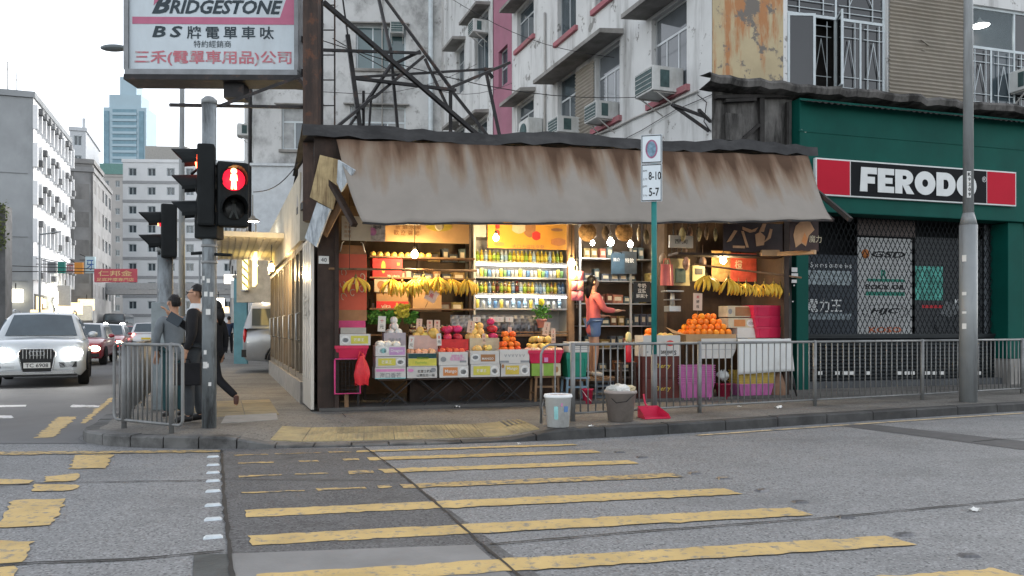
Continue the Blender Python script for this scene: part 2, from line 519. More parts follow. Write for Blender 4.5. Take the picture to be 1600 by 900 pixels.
def flat(name,P,z,m,parent=None):
    g_ = MB(); g_.add([(p[0],p[1],z) for p in P],[tuple(range(len(P)))])
    o = g_.build(name,m,parent,fix=False)
    me = o.data
    if me.polygons[0].normal.z < 0: me.flip_normals()
    return o
def ragged(P,amp=0.012,step=0.07):
    """chip the straight edges of a painted shape"""
    out = []
    for i in range(len(P)):
        a,b = Vector(P[i][:2]),Vector(P[(i + 1) % len(P)][:2])
        n = max(1,int((b - a).length / step))
        for k in range(n):
            p = a.lerp(b,k / n)
            w = amp * (2.2 if rnd.random() < .08 else 1)
            out.append((p.x + rnd.uniform(-w,w),p.y + rnd.uniform(-w,w)))
    return out
# dark asphalt patch of the crossing between two slab joints
JL = lambda y: Vector((-3.18 + (8.74 - y) * 0.3755,y))
JR = lambda y: Vector((-1.65 + (8.97 - y) * 0.366,y))
flat('road_patch',[JL(8.86),JL(3.0),JR(3.0) + Vector((.02,.3)),JR(8.98)],0.0035,M_patch,road)
flat('road_patch',[gnd(362,866),gnd(742,852),gnd(815,915),gnd(368,915)],0.0045,mat('road_patch_pale',(0.19,0.19,0.188),.8,var=.15,vs_=2,bump=.3,bs=60),road)
flat('road_patch',[gnd(303,868),gnd(362,866),gnd(368,915),gnd(300,915)],0.0055,mat('road_patch_tar',(0.06,0.065,0.065),.7,var=.3,vs_=4,bump=.4,bs=40),road)
flat('road_patch',[gnd(1300,664),gnd(1350,662),gnd(1620,692),gnd(1620,706)],0.004,mat('trench_asphalt',(0.085,0.085,0.087),.85,var=.15,bump=.3,bs=70),road)
def joint(P,w=0.018,z=0.0095):
    P = [Vector(p[:2]) for p in P]; Q = []
    for a,b in zip(P,P[1:]):
        n = max(2,int((b - a).length / 0.12))
        for k in range(n): Q.append(a.lerp(b,k / n))
    Q.append(P[-1])
    L_,R_ = [],[]
    for i,p in enumerate(Q):
        t = (Q[min(i + 1,len(Q) - 1)] - Q[max(0,i - 1)]).normalized(); nn = Vector((-t.y,t.x))
        j = rnd.uniform(-.006,.006); k = w * rnd.uniform(.5,1.3) / 2
        L_.append(p + nn * (j + k)); R_.append(p + nn * (j - k))
    g_ = MB()
    for i in range(len(Q) - 1):
        g_.add([(*L_[i],z),(*R_[i],z),(*R_[i + 1],z),(*L_[i + 1],z)],[(0,1,2,3)])
    o = g_.build('slab_joint',M_joint,road,fix=False)
    if o.data.polygons[0].normal.z < 0: o.data.flip_normals()
joint([gnd(346,704),gnd(350,780),gnd(362,900),gnd(366,930)],0.03)
joint([gnd(568,698),gnd(625,740),gnd(690,795),gnd(745,845),gnd(815,905)],0.022)
joint([gnd(-40,762),gnd(60,756),gnd(340,751)],0.022)
joint([gnd(-20,886),gnd(60,880),gnd(200,876),gnd(350,862)],0.03)
joint([gnd(765,852),gnd(1000,832),gnd(1270,812),gnd(1600,781),gnd(1640,777)],0.02)
joint([gnd(1520,691),gnd(1560,687),gnd(1660,684)],0.02)
def pave_joint(a,b):
    g_ = MB(); a,b = Vector(a),Vector(b); n = 14; t = (b - a).normalized(); nn = Vector((-t.y,t.x,0)) * .006; q = [a.lerp(b,k / n) for k in range(n + 1)]
    for c,d in zip(q,q[1:]): g_.add([(*(c + nn).xy,zpav(c.x,c.y) + .005),(*(c - nn).xy,zpav(c.x,c.y) + .005),(*(d - nn).xy,zpav(d.x,d.y) + .005),(*(d + nn).xy,zpav(d.x,d.y) + .005)],[(3,2,1,0)])
    o = g_.build('paving_joint',M_joint,pave,fix=False)
    if o.data.polygons[0].normal.z < 0: o.data.flip_normals()
u1 = Vector((math.cos(R(A1)),math.sin(R(A1)),0)); v1 = Vector((-u1.y,u1.x,0)); o1 = Vector((-2.9,11.6,0))
pave_joint(o1 - v1 * .35 - u1 * .2,o1 - v1 * .35 + u1 * 14)
for k in range(9): pave_joint(o1 + u1 * (.4 + 1.5 * k) - v1 * .36,o1 + u1 * (.4 + 1.5 * k) - v1 * min(1.7,max(.8,.9 + .0 * k)))
for k in range(4): pave_joint(Vector((-4.9,11.2,0)) + e2 * (2.2 * k + 2.4) + u1 * .3,Vector((-3.4,11.75,0)) + e2 * (2.2 * k + 2.4))
joint([gnd(350,750),gnd(480,751),gnd(630,752)],0.010)

# crossing stripes
sdir = Vector((math.cos(R(12)),math.sin(R(12))))
R0 = Vector((0.67,9.25)); back = Vector((0.366,-0.93)).normalized()
wear = [('w',.12),('w',.20),('w',.22),('w',.20),('n',.25),('n',.25),('n',.24),('n',.24)]
rowD = [9.20,8.70,8.02,7.30,6.58,5.86,5.06,4.36]
for k,(D_,(kind,wd)) in enumerate(zip(rowD,wear)):
    re = Vector((0.67 + (9.32 - D_) * 0.42,D_))
    # left end: on the joint line
    le = re - sdir * (re.x - (JL(D_ - .75).x + 0.16)) / sdir.x
    h = back * wd / 2
    mid = JR(le.lerp(re,.45).y)
    if kind == 'n':
        flat('road_marking',ragged([le - h,re - h,re + h,le + h]),0.0075,M_yel,road)
    else:
        # right part whole, left part in worn fragments
        m_ = le.lerp(re,0.34)
        flat('road_marking',ragged([m_ - h,re - h,re + h,m_ + h],.014),0.0075,M_yel if k < 3 else M_yelw,road)
        q = 0.0
        while q < 0.30:
            w_ = rnd.uniform(.05,.14)
            a,b = le.lerp(re,q),le.lerp(re,min(.32,q + w_))
            f_ = rnd.uniform(.3,.9)
            flat('road_marking',ragged([a - h * f_,b - h * f_ * rnd.uniform(.4,1),b + h * f_ * .6,a + h * f_],.02),0.0075,M_yelw,road)
            q += w_ + rnd.uniform(.01,.08)
# yellow hatching and lines of the box junction on the left
for P in ([(20,783),(105,780),(80,822),(-6,826)],[(-30,845),(53,847),(38,880),(-30,884)],[(-30,886),(28,885),(22,905),(-30,908)],
          [(120,712),(178,711),(165,733),(108,733)],[(72,745),(126,740),(117,752),(70,754)],[(-30,749),(55,751),(42,758),(-30,757)],
          [(55,758),(122,758),(115,767),(48,769)]):
    flat('road_marking',ragged([gnd(*p) for p in P],.02),0.0075,M_yel,road)
flat('road_marking',ragged([gnd(-20,707),gnd(345,704),gnd(345,707),gnd(-20,712)],.02),0.0075,M_yelw,road)
for P in ([(54,685),(92,652),(119,652),(84,684)],[(124,662),(172,622),(180,622),(134,662)]):
    flat('road_marking',ragged([gnd(*p) for p in P],.03),0.0075,M_yel,road)
for P in ([(-20,634),(42,633),(40,636),(-20,637)],[(-20,650),(20,650),(18,654),(-20,654)],[(112,633),(158,634),(156,637),(110,637)]):
    flat('road_marking',ragged([gnd(*p) for p in P],.02),0.0075,M_whp,road)
# yellow no-stopping line along the kerb on the right
P,_ = resample(KP,arc_at_x(2.2),KTOT - 15,0.5)
O = [p - q for p,q in zip(P,[Vector((0,0,0))] * len(P))]
In = inward(P,-0.22); Ou = inward(P,-0.30)
g = MB()
for i in range(len(P) - 1):
    g.add([(In[i].x,In[i].y,.0075),(Ou[i].x,Ou[i].y,.0075),(Ou[i + 1].x,Ou[i + 1].y,.0075),(In[i + 1].x,In[i + 1].y,.0075)],[(0,1,2,3)])
g.build('road_marking',worn('pale_kerb_line',(0.5,0.4,0.25),.5,.6,5,(.17,.165,.15)),road)

# road studs: white ones by the slab joint, worn metal ones along the far side of the crossing
M_studw = mat('stud_white',(0.5,0.55,0.58),0.4,var=.15,vs_=20)
M_studd = mat('stud_metal',(0.14,0.14,0.145),0.4,metal=.6,var=.3,vs_=30)
gs_ = MB(); gs_.taper(-.06,.06,-.034,.034,.014,.0,0.72); sm_ = gs_.mesh('road_stud',M_studw,0)
for i,py in enumerate((714,727,739,752,768,790,812,840)):
    p = gnd(333,py); p.z = 0
    tag(obj('road_stud',sm_,None,p,R(20)),'white road stud in the row beside the dark slab joint','road stud','white studs along the crossing')
sm_ = gs_.mesh('road_stud',M_studd,0)
for px,py in ((968,707),(1003,715),(1085,740),(1130,748),(1190,767),(1250,785),(1322,809),(1412,836),(1514,869)):
    p = gnd(px,py); p.z = 0
    tag(obj('road_stud',sm_,None,p,R(20 + rnd.uniform(-20,20))),'worn grey metal stud beyond the ends of the yellow crossing stripes','road stud','metal studs beside the crossing')
# scraps of litter
M_lit = mat('litter_paper',(0.7,0.7,0.68),.7,var=.1)
for px,py,s_,lab in ((714,637,.07,'crumpled white paper scrap under the front folding table'),(1216,638,.06,'white litter scrap on the kerb before the white cloth'),(1155,636,.03,'tiny white litter scrap by the third railing post'),
                (923,667,.03,'tiny white litter scrap between the two buckets at the kerb'),(811,685,.025,'tiny white scrap on the kerb edge left of the white bucket'),(1524,799,.04,'white paper scrap lying alone on the main road')):
    z = 0 if py > 690 else ZP
    p = gnd(px,py,z); p.z = (0.0 if py > 690 else (zpav(p.x,p.y) if p.y < 11.5 else ZP)) + .004
    g = MB(); n = 5
    g.grid(n,n,lambda u,v: ((u - .5) * s_ * 2,(v - .5) * s_ * 1.4,rnd.uniform(0,s_ * .7)),sm=False)
    tag(g.build('paper_scrap',M_lit,None,0,p,rnd.uniform(0,3)),lab,'litter')
# ================================================================ buildings
M_white = mat('painted_wall_white',(0.57,0.575,0.57),0.8,var=0.10,vs_=0.7,bump=0.25,bs=18,grime=(0.14,0.135,0.125),gs=(1.6,1.6,0.22),glo=0.50,ghi=0.74,gk=0.8,
              rust=(0.24,0.235,0.225),rs=1.6,rlo=0.585,rhi=0.615)
M_grey = mat('mouldy_wall',(0.50,0.505,0.50),0.85,var=0.12,vs_=0.6,bump=0.3,bs=14,grime=(0.08,0.08,0.078),gs=(0.55,0.55,0.4),glo=0.47,ghi=0.66,gk=0.8,
             rust=(0.17,0.165,0.155),rs=2.6,rlo=0.58,rhi=0.70)
M_pink = mat('pink_wall',(0.32,0.14,0.19),0.8,var=0.12,vs_=1.2,grime=(0.25,0.16,0.18),gs=(1.5,1.5,.3),glo=.5,ghi=.75,gk=.6)
M_pinks = mat('pink_sill',(0.36,0.13,0.15),0.75,var=0.2,vs_=4,grime=(0.2,0.15,0.14),gs=(2,2,2),glo=.5,ghi=.7)
M_cream = mat('rusty_plaster',(0.42,0.35,0.225),0.85,var=0.12,vs_=1.5,bump=0.4,bs=9,grime=(0.36,0.15,0.06),gs=(1.9,1.9,0.35),glo=0.52,ghi=0.60,gk=0.85,
              rust=(0.16,0.145,0.13),rs=1.7,rlo=0.56,rhi=0.60)
M_sooty = mat('sooty_wall',(0.125,0.12,0.115),0.85,var=0.4,vs_=2,bump=0.6,bs=10,grime=(0.022,0.021,0.02),gs=(2.2,2.2,0.4),glo=0.42,ghi=0.58,gk=0.95)
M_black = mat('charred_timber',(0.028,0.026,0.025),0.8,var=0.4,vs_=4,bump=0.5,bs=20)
M_slabu = mat('canopy_concrete',(0.26,0.25,0.235),0.85,var=0.15,vs_=2,bump=0.2,grime=(0.10,0.095,0.085),gs=(1.2,1.2,1.2),glo=.45,ghi=.7,gk=.8)
M_green = mat('green_fascia',(0.003,0.070,0.055),0.6,spec=.12,var=0.12,vs_=0.9,grime=(0.003,0.042,0.035),gs=(.8,.8,.5),glo=.45,ghi=.75,gk=.7)
M_alu = mat('aluminium_frame',(0.45,0.47,0.48),0.4,metal=.5,var=.1,vs_=4)
M_alul = mat('pale_window_frame',(0.5,0.55,0.57),0.45,var=.1,vs_=4)
M_glass = glassy('window_glass',(0.035,0.05,0.06))
M_glassr = glassy('window_glass_mirror',(0.10,0.11,0.12),.04)
M_glassd = glassy('window_glass_dark',(0.012,0.014,0.016),.1)
M_glasst = glassy('window_glass_teal',(0.055,0.095,0.10),.12)
M_curt = mat('curtain_glass',(0.3,0.31,0.31),0.25,var=.25,vs_=3)
M_corr = mat('corrugated_sheet',(0.25,0.225,0.19),0.55,var=.12,vs_=1.5,grime=(0.2,0.17,0.13),gs=(.6,.6,2),glo=.45,ghi=.75,gk=.6)
M_acw = mat('ac_white',(0.50,0.51,0.50),0.5,var=.1,vs_=4,grime=(0.25,.24,.21),gs=(3,3,1),glo=.5,ghi=.75,gk=.7,orand=.12)
M_acg = mat('ac_grille',(0.05,0.085,0.085),0.5,var=.3,vs_=8)
M_pipe = mat('grey_pipe',(0.38,0.37,0.35),0.5,var=.15,vs_=3)
M_iron = mat('black_iron',(0.022,0.021,0.022),0.55,var=.4,vs_=4,rust=(0.07,0.04,0.028),rs=4,rlo=.55,rhi=.7)
M_rustc = mat('rusty_column',(0.075,0.05,0.04),0.7,var=.3,vs_=3,grime=(0.02,0.018,0.018),gs=(5,5,.5),glo=.4,ghi=.65,rust=(0.11,.05,.03),rs=6,rlo=.55,rhi=.66)

def wall(parent,name,x0,x1,z0,z1,ops,m,y=0.0,t=0.22,thick=None):
    """a wall face at local y with real openings (x0,x1,z0,z1) whose reveals run back to y+t"""
    xs = sorted({x0,x1,*[a for o in ops for a in o[:2] if x0 < a < x1]})
    zs = sorted({z0,z1,*[a for o in ops for a in o[2:4] if z0 < a < z1]})
    g = MB()
    for i in range(len(xs) - 1):
        for j in range(len(zs) - 1):
            cx,cz = (xs[i] + xs[i + 1]) / 2,(zs[j] + zs[j + 1]) / 2
            if any(o[0] < cx < o[1] and o[2] < cz < o[3] for o in ops): continue
            g.add([(xs[i],y,zs[j]),(xs[i + 1],y,zs[j]),(xs[i + 1],y,zs[j + 1]),(xs[i],y,zs[j + 1])],[(0,1,2,3)])
    for o in ops:
        a,b,c,d = max(o[0],x0),min(o[1],x1),max(o[2],z0),min(o[3],z1)
        for p,q in (((a,c),(b,c)),((b,c),(b,d)),((b,d),(a,d)),((a,d),(a,c))):
            g.add([(p[0],y,p[1]),(p[0],y + t,p[1]),(q[0],y + t,q[1]),(q[0],y,q[1])],[(0,1,2,3)])
    return g.build(name,m,parent,fix=False)

def window(parent,x0,x1,z0,z1,y,cols=3,transom=0.3,fm=None,gm=None,fw=0.05,glasses=None,name='window',skip=()):
    """frame with each pane its own sub-part"""
    fm = fm or M_alu; gm = gm or M_glass
    f = MB(); d = 0.05
    f.box(x0,x1,y,y + d,z0,z0 + fw); f.box(x0,x1,y,y + d,z1 - fw,z1)
    f.box(x0,x0 + fw,y + .002,y + d - .002,z0 + fw,z1 - fw); f.box(x1 - fw,x1,y + .002,y + d - .002,z0 + fw,z1 - fw)
    zt = z1 - (z1 - z0) * transom if transom else z1
    if transom: f.box(x0 + fw,x1 - fw,y + .004,y + d - .004,zt - fw / 2,zt + fw / 2)
    xs = [x0 + (x1 - x0) * i / cols for i in range(cols + 1)]
    for i in range(1,cols): f.box(xs[i] - fw * .4,xs[i] + fw * .4,y + .006,y + d - .006,z0 + fw,(zt - fw / 2) if transom else z1 - fw)
    tc_ = max(1,cols // 2)
    ts = [x0 + (x1 - x0) * i / tc_ for i in range(tc_ + 1)]
    if transom:
        for i in range(1,tc_): f.box(ts[i] - fw * .4,ts[i] + fw * .4,y + .006,y + d - .006,zt + fw / 2,z1 - fw)
    w = f.build(name,fm,parent)
    for i in range(cols):
        if i in skip: continue
        g = MB(); g.box(xs[i] + .01,xs[i + 1] - .01,y + .02,y + .03,z0 + .01,(zt if transom else z1) - .01)
        g.build('pane',(glasses[i % len(glasses)] if glasses else gm),w)
    if transom:
        for i in range(tc_):
            g = MB(); g.box(ts[i] + .01,ts[i + 1] - .01,y + .021,y + .029,zt + .01,z1 - .01)
            g.build('pane',gm,w)
    return w

_ac = {}
def ac_unit(loc,rz,label,w=0.62,h=0.42,d=0.55,group='window air conditioners on the old facades',bracket=True):
    """a window air conditioner sticking out of a wall (local -y)"""
    t = T('air_conditioner',label,'air conditioner',loc,rz,group)
    b = MB(); b.box(-w / 2,w / 2,-d,0.1,0,h); b.build('casing',M_acw,t,bev=.012)
    g = MB(); g.box(-w / 2 + .04,w / 2 - .04,-d - .012,-d + .01,.04,h - .04)
    gr = g.build('rear_grille',M_acg,t)
    for k in range(5):
        z = .06 + k * (h - .12) / 4
        l = MB(); l.box(-w / 2 + .03,w / 2 - .03,-d - .02,-d - .013,z - .006,z + .006); l.build('louvre',M_acw,gr)
    for sx in (-1,1):
        v = MB(); x = sx * w / 2
        v.box(min(x,x + sx * .008),max(x,x + sx * .008),-d * .72,-d * .38,h * .15,h * .85); v.build('side_vent',M_acg,t)
        if bracket:
            k_ = MB(); k_.bar((sx * w * .42,-d * .9,-.015),(sx * w * .42,.05,-.015),.025); k_.bar((sx * w * .42,-d * .8,-.02),(sx * w * .42,.03,-.32),.022)
            k_.build('bracket',M_pipe,t)
    return t

S = Fr(-2.9,11.6,ZP,A1)           # shop row frame, origin at the stall's street corner
yF = 1.57                            # depth of the green shopfront behind the stall's front line
xc = S.x(1113,yF)                   # the tenement's street corner
TB = T('corner_tenement','grimy white tenement above the green shopfront with rusty plaster corner','building',S.w(xc,yF,0),S.a)
HT = 13.5
_r = S.rect
def rr(px0,px1,py0,py1,y=yF):
    a,b,c,d = S.rect(px0,px1,py0,py1,y); return a - xc,b - xc,c,d
xr = 13.0
# -- upper front wall
w1 = rr(1230,1386,-62,134); w2 = rr(1516,1660,14,150)
cz = rr(1380,1520,-62,150)
zl = S.lp(1180,137,yF)[1]          # ledge height
zt_w = w1[3]
w2 = (w2[0],w2[0] + 2.6,zl + .05,S.lp(1560,12,yF)[1])
w1 = (w1[0],w1[1],zl + .05,w1[3])
zF2 = zl + 3.2
pl = rr(1113,1228,0,100)
wall(TB,'plaster_wall',0,w1[0] - .09,zl,HT,[],M_cream)
wall(TB,'upper_wall',w1[0] - .09,xr,zl,HT,[w1,w2,(w1[0],w1[1],zF2 + .3,zF2 + 2.2),(w2[0],w2[1],zF2 + .3,zF2 + 2.2)],M_white)
window(TB,w1[0],w1[1],zF2 + .3,zF2 + 2.2,.1,4,.28,M_alul)
window(TB,w2[0],w2[1],zF2 + .3,zF2 + 2.2,.1,4,.28,M_alul)
# front windows with inside grilles
def grille_bars(parent,x0,x1,z0,z1,y):
    g = MB(); a = .12 * (x1 - x0)
    for x in (x0 + a * 2.2,x1 - a * 2.2): g.bar((x,y,z0),(x,y,z1),.014)
    for z in (z0 + .1,z0 + .22 * (z1 - z0),z1 - .22 * (z1 - z0),z1 - .1): g.bar((x0 + .06,y,z),(x1 - .06,y,z),.012)
    g.bar((x0 + a * 2.2,y,z0 + .25 * (z1 - z0)),((x0 + x1) / 2,y,z1 - .25 * (z1 - z0)),.01); g.bar((x1 - a * 2.2,y,z0 + .25 * (z1 - z0)),((x0 + x1) / 2,y,z1 - .25 * (z1 - z0)),.01)
    g.build('grille',M_alul,parent)
tr = (w1[3] - S.lp(1300,26,yF)[1]) / (w1[3] - w1[2])
W1 = window(TB,*w1,.06,4,tr,M_alul,M_glassd,fw=.055,skip=(0,1))
ztr = w1[3] - (w1[3] - w1[2]) * tr
cw = (w1[1] - w1[0]) / 4
for i in range(4): grille_bars(W1,w1[0] + cw * i,w1[0] + cw * (i + 1),w1[2] + .05,ztr - .05,.045 if i > 1 else .14)
for i in range(2): grille_bars(W1,w1[0] + cw * 2 * i,w1[0] + cw * 2 * (i + 1),ztr + .03,w1[3] - .03,.05)
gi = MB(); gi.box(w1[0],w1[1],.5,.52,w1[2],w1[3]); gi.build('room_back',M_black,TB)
def casement(x,side,ang):
    e = obj('casement',None,TB,(x,.05,w1[2] + .03)); h = ztr - w1[2] - .06; w = cw - .03
    g = MB(); s_ = side
    for a,b,c,d in ((0,w,0,.05),(0,w,h - .05,h),(0,.05,.05,h - .05),(w - .05,w,.05,h - .05)):
        g.box(min(s_ * a,s_ * b),max(s_ * a,s_ * b),-.03,.01,c,d)
    me = g.mesh('casement',M_alul); bpy.data.objects.remove(e)
    e = obj('casement',me,TB,(x,.05,w1[2] + .03),-s_ * ang)
    p = MB(); p.box(min(s_ * .04,s_ * (w - .04)),max(s_ * .04,s_ * (w - .04)),-.015,-.005,.04,h - .04); p.build('pane',M_glassd,e)
casement(w1[0] + .03,1,R(14)); casement(w1[0] + cw * 2 - .02,-1,R(62))
M_gsee = mat('clear_window_glass',(0.25,.3,.32),0.05,var=0,alpha=0.28)
W2 = window(TB,*w2,.06,4,.40,M_alul,M_glassd,fw=.055,glasses=[M_glassd,M_glass])
for p in [c for c in W2.children][4:5]: p.data.materials[0] = M_gsee
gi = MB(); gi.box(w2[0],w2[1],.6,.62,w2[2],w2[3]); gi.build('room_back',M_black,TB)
cw2 = (w2[1] - w2[0]) / 4
for i in range(4): grille_bars(W2,w2[0] + cw2 * i,w2[0] + cw2 * (i + 1),w2[2] + .05,w2[3] - .42 * (w2[3] - w2[2]),.045)
# lit lamp seen in the right window
q = S.lp(1531,38,yF + .3)
lt = T('room_lamp','lit white lamp seen through the upper window by the lamp post','lamp',S.w(q[0],yF + .3,q[1] - .06),S.a)
g = MB(); g.lathe([(.02,.2),(.05,.12),(.2,.05),(.21,.03)],14); g.build('shade',M_acw,lt)
g = MB(); g.lathe([(.02,0),(.12,.0),(.19,.028),(.02,.03)],14); g.build('bulb',mat('lamp_white',(1,1,1),emis=(1,.98,.94),es=14,var=0),lt)
# corrugated sheet panel between the windows
x0,x1 = w1[1] + .03,w2[0] - .04
nz = 170; z0c,z1c = zl + .06,w1[3] + .05
g = MB(); g.grid(6,nz,lambda u,v: (x0 + (x1 - x0) * u,-.035 + .022 * math.sin(v * 2 * math.pi * 34) + .006 * math.sin(u * 9 + v * 5),z0c + (z1c - z0c) * v))
g.build('corrugated_sheet',M_corr,TB,fix=False)
q = S.lp(1441,68,yF)
g = MB(); g.bar((q[0] - xc - .1,-.07,q[1] + .05),(q[0] - xc + .1,-.08,q[1] - .06),.03,.02); g.bar((q[0] - xc - .07,-.06,q[1] - .16),(q[0] - xc + .01,-.07,q[1] - .17),.03,.02)
g.build('nailed_batten',M_corr,TB)
# air conditioner right of the lamp post
q = S.lp(1592,146,yF)
ac_unit(S.w(q[0] + .12,yF,q[1]),S.a,'white air conditioner under the upper window right of the lamp post',.66,.45,.42)
# broken ledge over the shop
g = MB(); n = 60
lx0,lx1 = -0.28,xr
def lf(u,v):
    x = lx0 + (lx1 - lx0) * u
    r_ = random.Random(int(u * 997)); prof = [(-.0,.10),(-.36,.06),(-.40,0.0),(-.36,-.10),(0.02,-.16)]
    k = v * 4; i = min(3,int(k)); a,b = prof[i],prof[i + 1]; f_ = k - i
    yy,zz = a[0] + (b[0] - a[0]) * f_,a[1] + (b[1] - a[1]) * f_
    return (x,yy * (1 + r_.uniform(-.2,.12)),zl + zz + r_.uniform(-.03,.03))
g.grid(n,4,lf,sm=False); g.build('broken_ledge',M_sooty,TB,fix=False)
g = MB()      # dark corrugated eave under the ledge, over the fascia
ex0 = S.x(1236,yF) - xc
g.grid(160,3,lambda u,v: (ex0 + (xr - ex0) * u,-.05 - .45 * v,zl - .17 - .16 * v + .018 * math.sin(u * 2 * math.pi * 75)),sm=True)
g.build('eave_sheet',M_black,TB,fix=False)
# sooty lower corner wall
fx0 = S.x(1238,yF) - xc
wall(TB,'sooty_pier',0,fx0,-.1,zl,[],M_sooty)
g = MB()
for (a,b,w_) in (((1190,150),(1190,246),.10),((1152,225),(1186,195),.06),((1121,232),(1150,222),.05),((1140,222),(1160,246),.09),((1118,152),(1240,150),.1),((1132,158),(1180,156),.12),((1230,160),(1230,246),.05)):
    p,q = S.lp(*a,yF - .07),S.lp(*b,yF - .07)
    g.bar((p[0] - xc,-.07,p[1]),(q[0] - xc,-.07,q[1]),w_,.06)
g.build('charred_timber',M_black,TB)
g = MB(); p = rr(1133,1158,178,220,yF - .05); g.box(p[0],p[1],-.09,-.03,p[2],p[3]); g.build('meter_box',M_sooty,TB)
# side wall (white, with the window rows) along the side-street direction
Lf = Fr(S.w(xc,yF).x,S.w(xc,yF).y,ZP,-70)
LB = obj('side_facade',None,None)
def lrect(px0,px1,pyt,pyb,yl=0.0):
    """opening on the side wall; heights read at its near (right) edge"""
    x0 = Lf.lp(px0,100,yl)[0]; x1 = Lf.lp(px1,100,yl)[0]
    return x0,x1,Lf.lp(px1,pyb,yl)[1],Lf.lp(px1,pyt,yl)[1]
A_ = lrect(1018,1073,-8,133); B2 = lrect(930,968,62,181); B1 = lrect(871,900,105,218); C_ = lrect(808,834,148,210)
dz = 3.0
ops = [A_,B2,B1,C_] + [(o[0],o[1],o[2] + dz,o[3] + dz) for o in (A_,B2,B1,C_)]
xe = Lf.x(800,0)                    # end of this building along the side
bpy.data.objects.remove(LB)
SB = T('white_tenement_flank','peeling white tenement flank with canopied windows above the stall roof','building',Lf.o,Lf.a)
wall(SB,'wall',xe,-.012,-.1,HT,ops,M_white)
for i,o in enumerate(ops):
    window(SB,*o,.1,3 if i % 4 in (0,1) else 2,.32,M_alu,M_glassr if i % 4 < 2 else M_glass)
    s_ = MB(); s_.box(o[0] - .12,o[1] + .12,-.09,.06,o[2] - .14,o[2] - .01); s_.build('sill',M_pinks,SB)
def canopy(par,x0,x1,z,d=.62,th=.12):
    c = MB(); c.add([(x0,.02,z),(x1,.02,z),(x1,-d,z - .05),(x0,-d,z - .05),(x0,.02,z + th),(x1,.02,z + th),(x1,-d,z + th - .07),(x0,-d,z + th - .07)],
                    [(0,3,2,1),(4,5,6,7),(0,1,5,4),(1,2,6,5),(2,3,7,6),(3,0,4,7)]); c.build('canopy',M_slabu,par)
for k in (0,1):
    canopy(SB,A_[0] - .25,A_[1] + .15,A_[3] + .08 + k * dz); canopy(SB,B1[0] - .3,B2[1] + .2,B2[3] + .08 + k * dz); canopy(SB,C_[0] - .3,C_[1] + .15,C_[3] + .08 + k * dz,.5)
x0,x1 = B1[1] + .02,B2[0] - .03
g = MB(); g.grid(3,90,lambda u,v: (x0 + (x1 - x0) * u,-.03 + .02 * math.sin(v * 2 * math.pi * 22),B2[2] - .25 + (B2[3] - B2[2] + .2) * v)); g.build('corrugated_sheet',M_corr,SB,fix=False)
def acl(px,pyb,lab,w=.62,h=.42,d=.6):
    q = Lf.lp(px,pyb,-.3)
    ac_unit(Lf.w(q[0],-.02,q[1]),Lf.a,lab,w,h,d)
acl(1028,150,'air conditioner with dark grille under the tallest window nearest the corner',.75,.50,.62)
acl(935,190,'air conditioner under the mirrored window beside the corrugated sheet',.66,.42,.5)
acl(882,211,'air conditioner on long struts under the narrow barred window',.66,.42,.62)
q = Lf.lp(826,228,-.3)
cu_ = T('condenser_unit','tall white condenser box under the farthest canopied window','air conditioner',Lf.w(q[0],-.02,q[1]),Lf.a)
g = MB(); g.box(-.4,.4,-.45,0,0,.75); g.build('casing',M_acw,cu_,bev=.02)
g = MB(); g.lathe([(.26,0),(.26,.02),(.03,.03)],20,M=Matrix.Translation((0,-.455,.38)) @ Matrix.Rotation(R(90),4,'X')); g.build('fan_grille',M_acg,cu_)
g = MB(); g.bar((-.3,-.4,-.02),(-.3,.0,-.02),.03); g.bar((.3,-.4,-.02),(.3,0,-.02),.03); g.build('bracket',M_pipe,cu_)
# conduit and pipes on the side wall
def lpt(px,py,yl=-.05):
    q = Lf.lp(px,py,yl); return (q[0],yl,q[1])
g = MB(); g.tube([lpt(1090,142),lpt(1040,163),lpt(985,187),lpt(960,200),lpt(897,222),lpt(860,240)],.022,6); g.build('conduit',M_pipe,SB)
g = MB(); g.tube([lpt(851,20),lpt(851,240)],.035,6); g.build('drain_pipe',M_pipe,SB)
g = MB(); g.tube([lpt(1112,148,-.05),lpt(1055,172,-.05),lpt(1000,205),lpt(930,240)],.008,4); g.tube([lpt(1110,205),lpt(1100,190,-.1),lpt(1104,160),lpt(1090,148)],.01,4); g.build('cable',M_iron,SB)
for (a,b) in (((1049,163),(1108,205)),((1052,164),(1105,184)),((1092,172),(1110,190))):
    p,q = lpt(*a,-.75),lpt(*b,-.04)
    g = MB(); g.bar(p,q,.05); g.build('iron_bracket',M_iron,SB)

# pink slice and the white house beyond it
Lp = Fr(Lf.w(xe,0).x,Lf.w(xe,0).y,ZP,-70)
xe2 = Lp.x(771,0)
PB = T('pink_house','narrow pink house front between two white tenements','building',Lp.o,Lp.a)
def prc(px0,px1,pyt,pyb): return Lp.lp(px0,0,0)[0],Lp.lp(px1,0,0)[0],Lp.lp(px1,pyb,0)[1],Lp.lp(px1,pyt,0)[1]
o = prc(779,793,68,128)
pops = [o] + [(o[0],o[1],o[2] + k * 3.0,o[3] + k * 3.0) for k in (-1,1,2)]
wall(PB,'wall',xe2,-.01,-.1,18,pops,M_pink)
for o_ in pops: window(PB,*o_,.12,1,.5,M_alu,M_glass)
g = MB(); g.box(-.02,.35,.002,.4,-.1,18.0); g.build('pilaster',M_white,PB) if False else None
WB = T('white_house_beyond','pale stained house with small concrete window hoods beyond the pink one','building',Lp.o,Lp.a)
xe3 = xe2 - 8.0
wops = []
for (a,b,t_,bt) in ((742,764,15,110),(714,726,68,140),(742,762,182,250),(714,726,195,250)):
    wops.append(prc(a,b,t_,bt))
wops = [o for o in wops] + [(o[0],o[1],o[2] + 6,o[3] + 6) for o in wops[:2]]
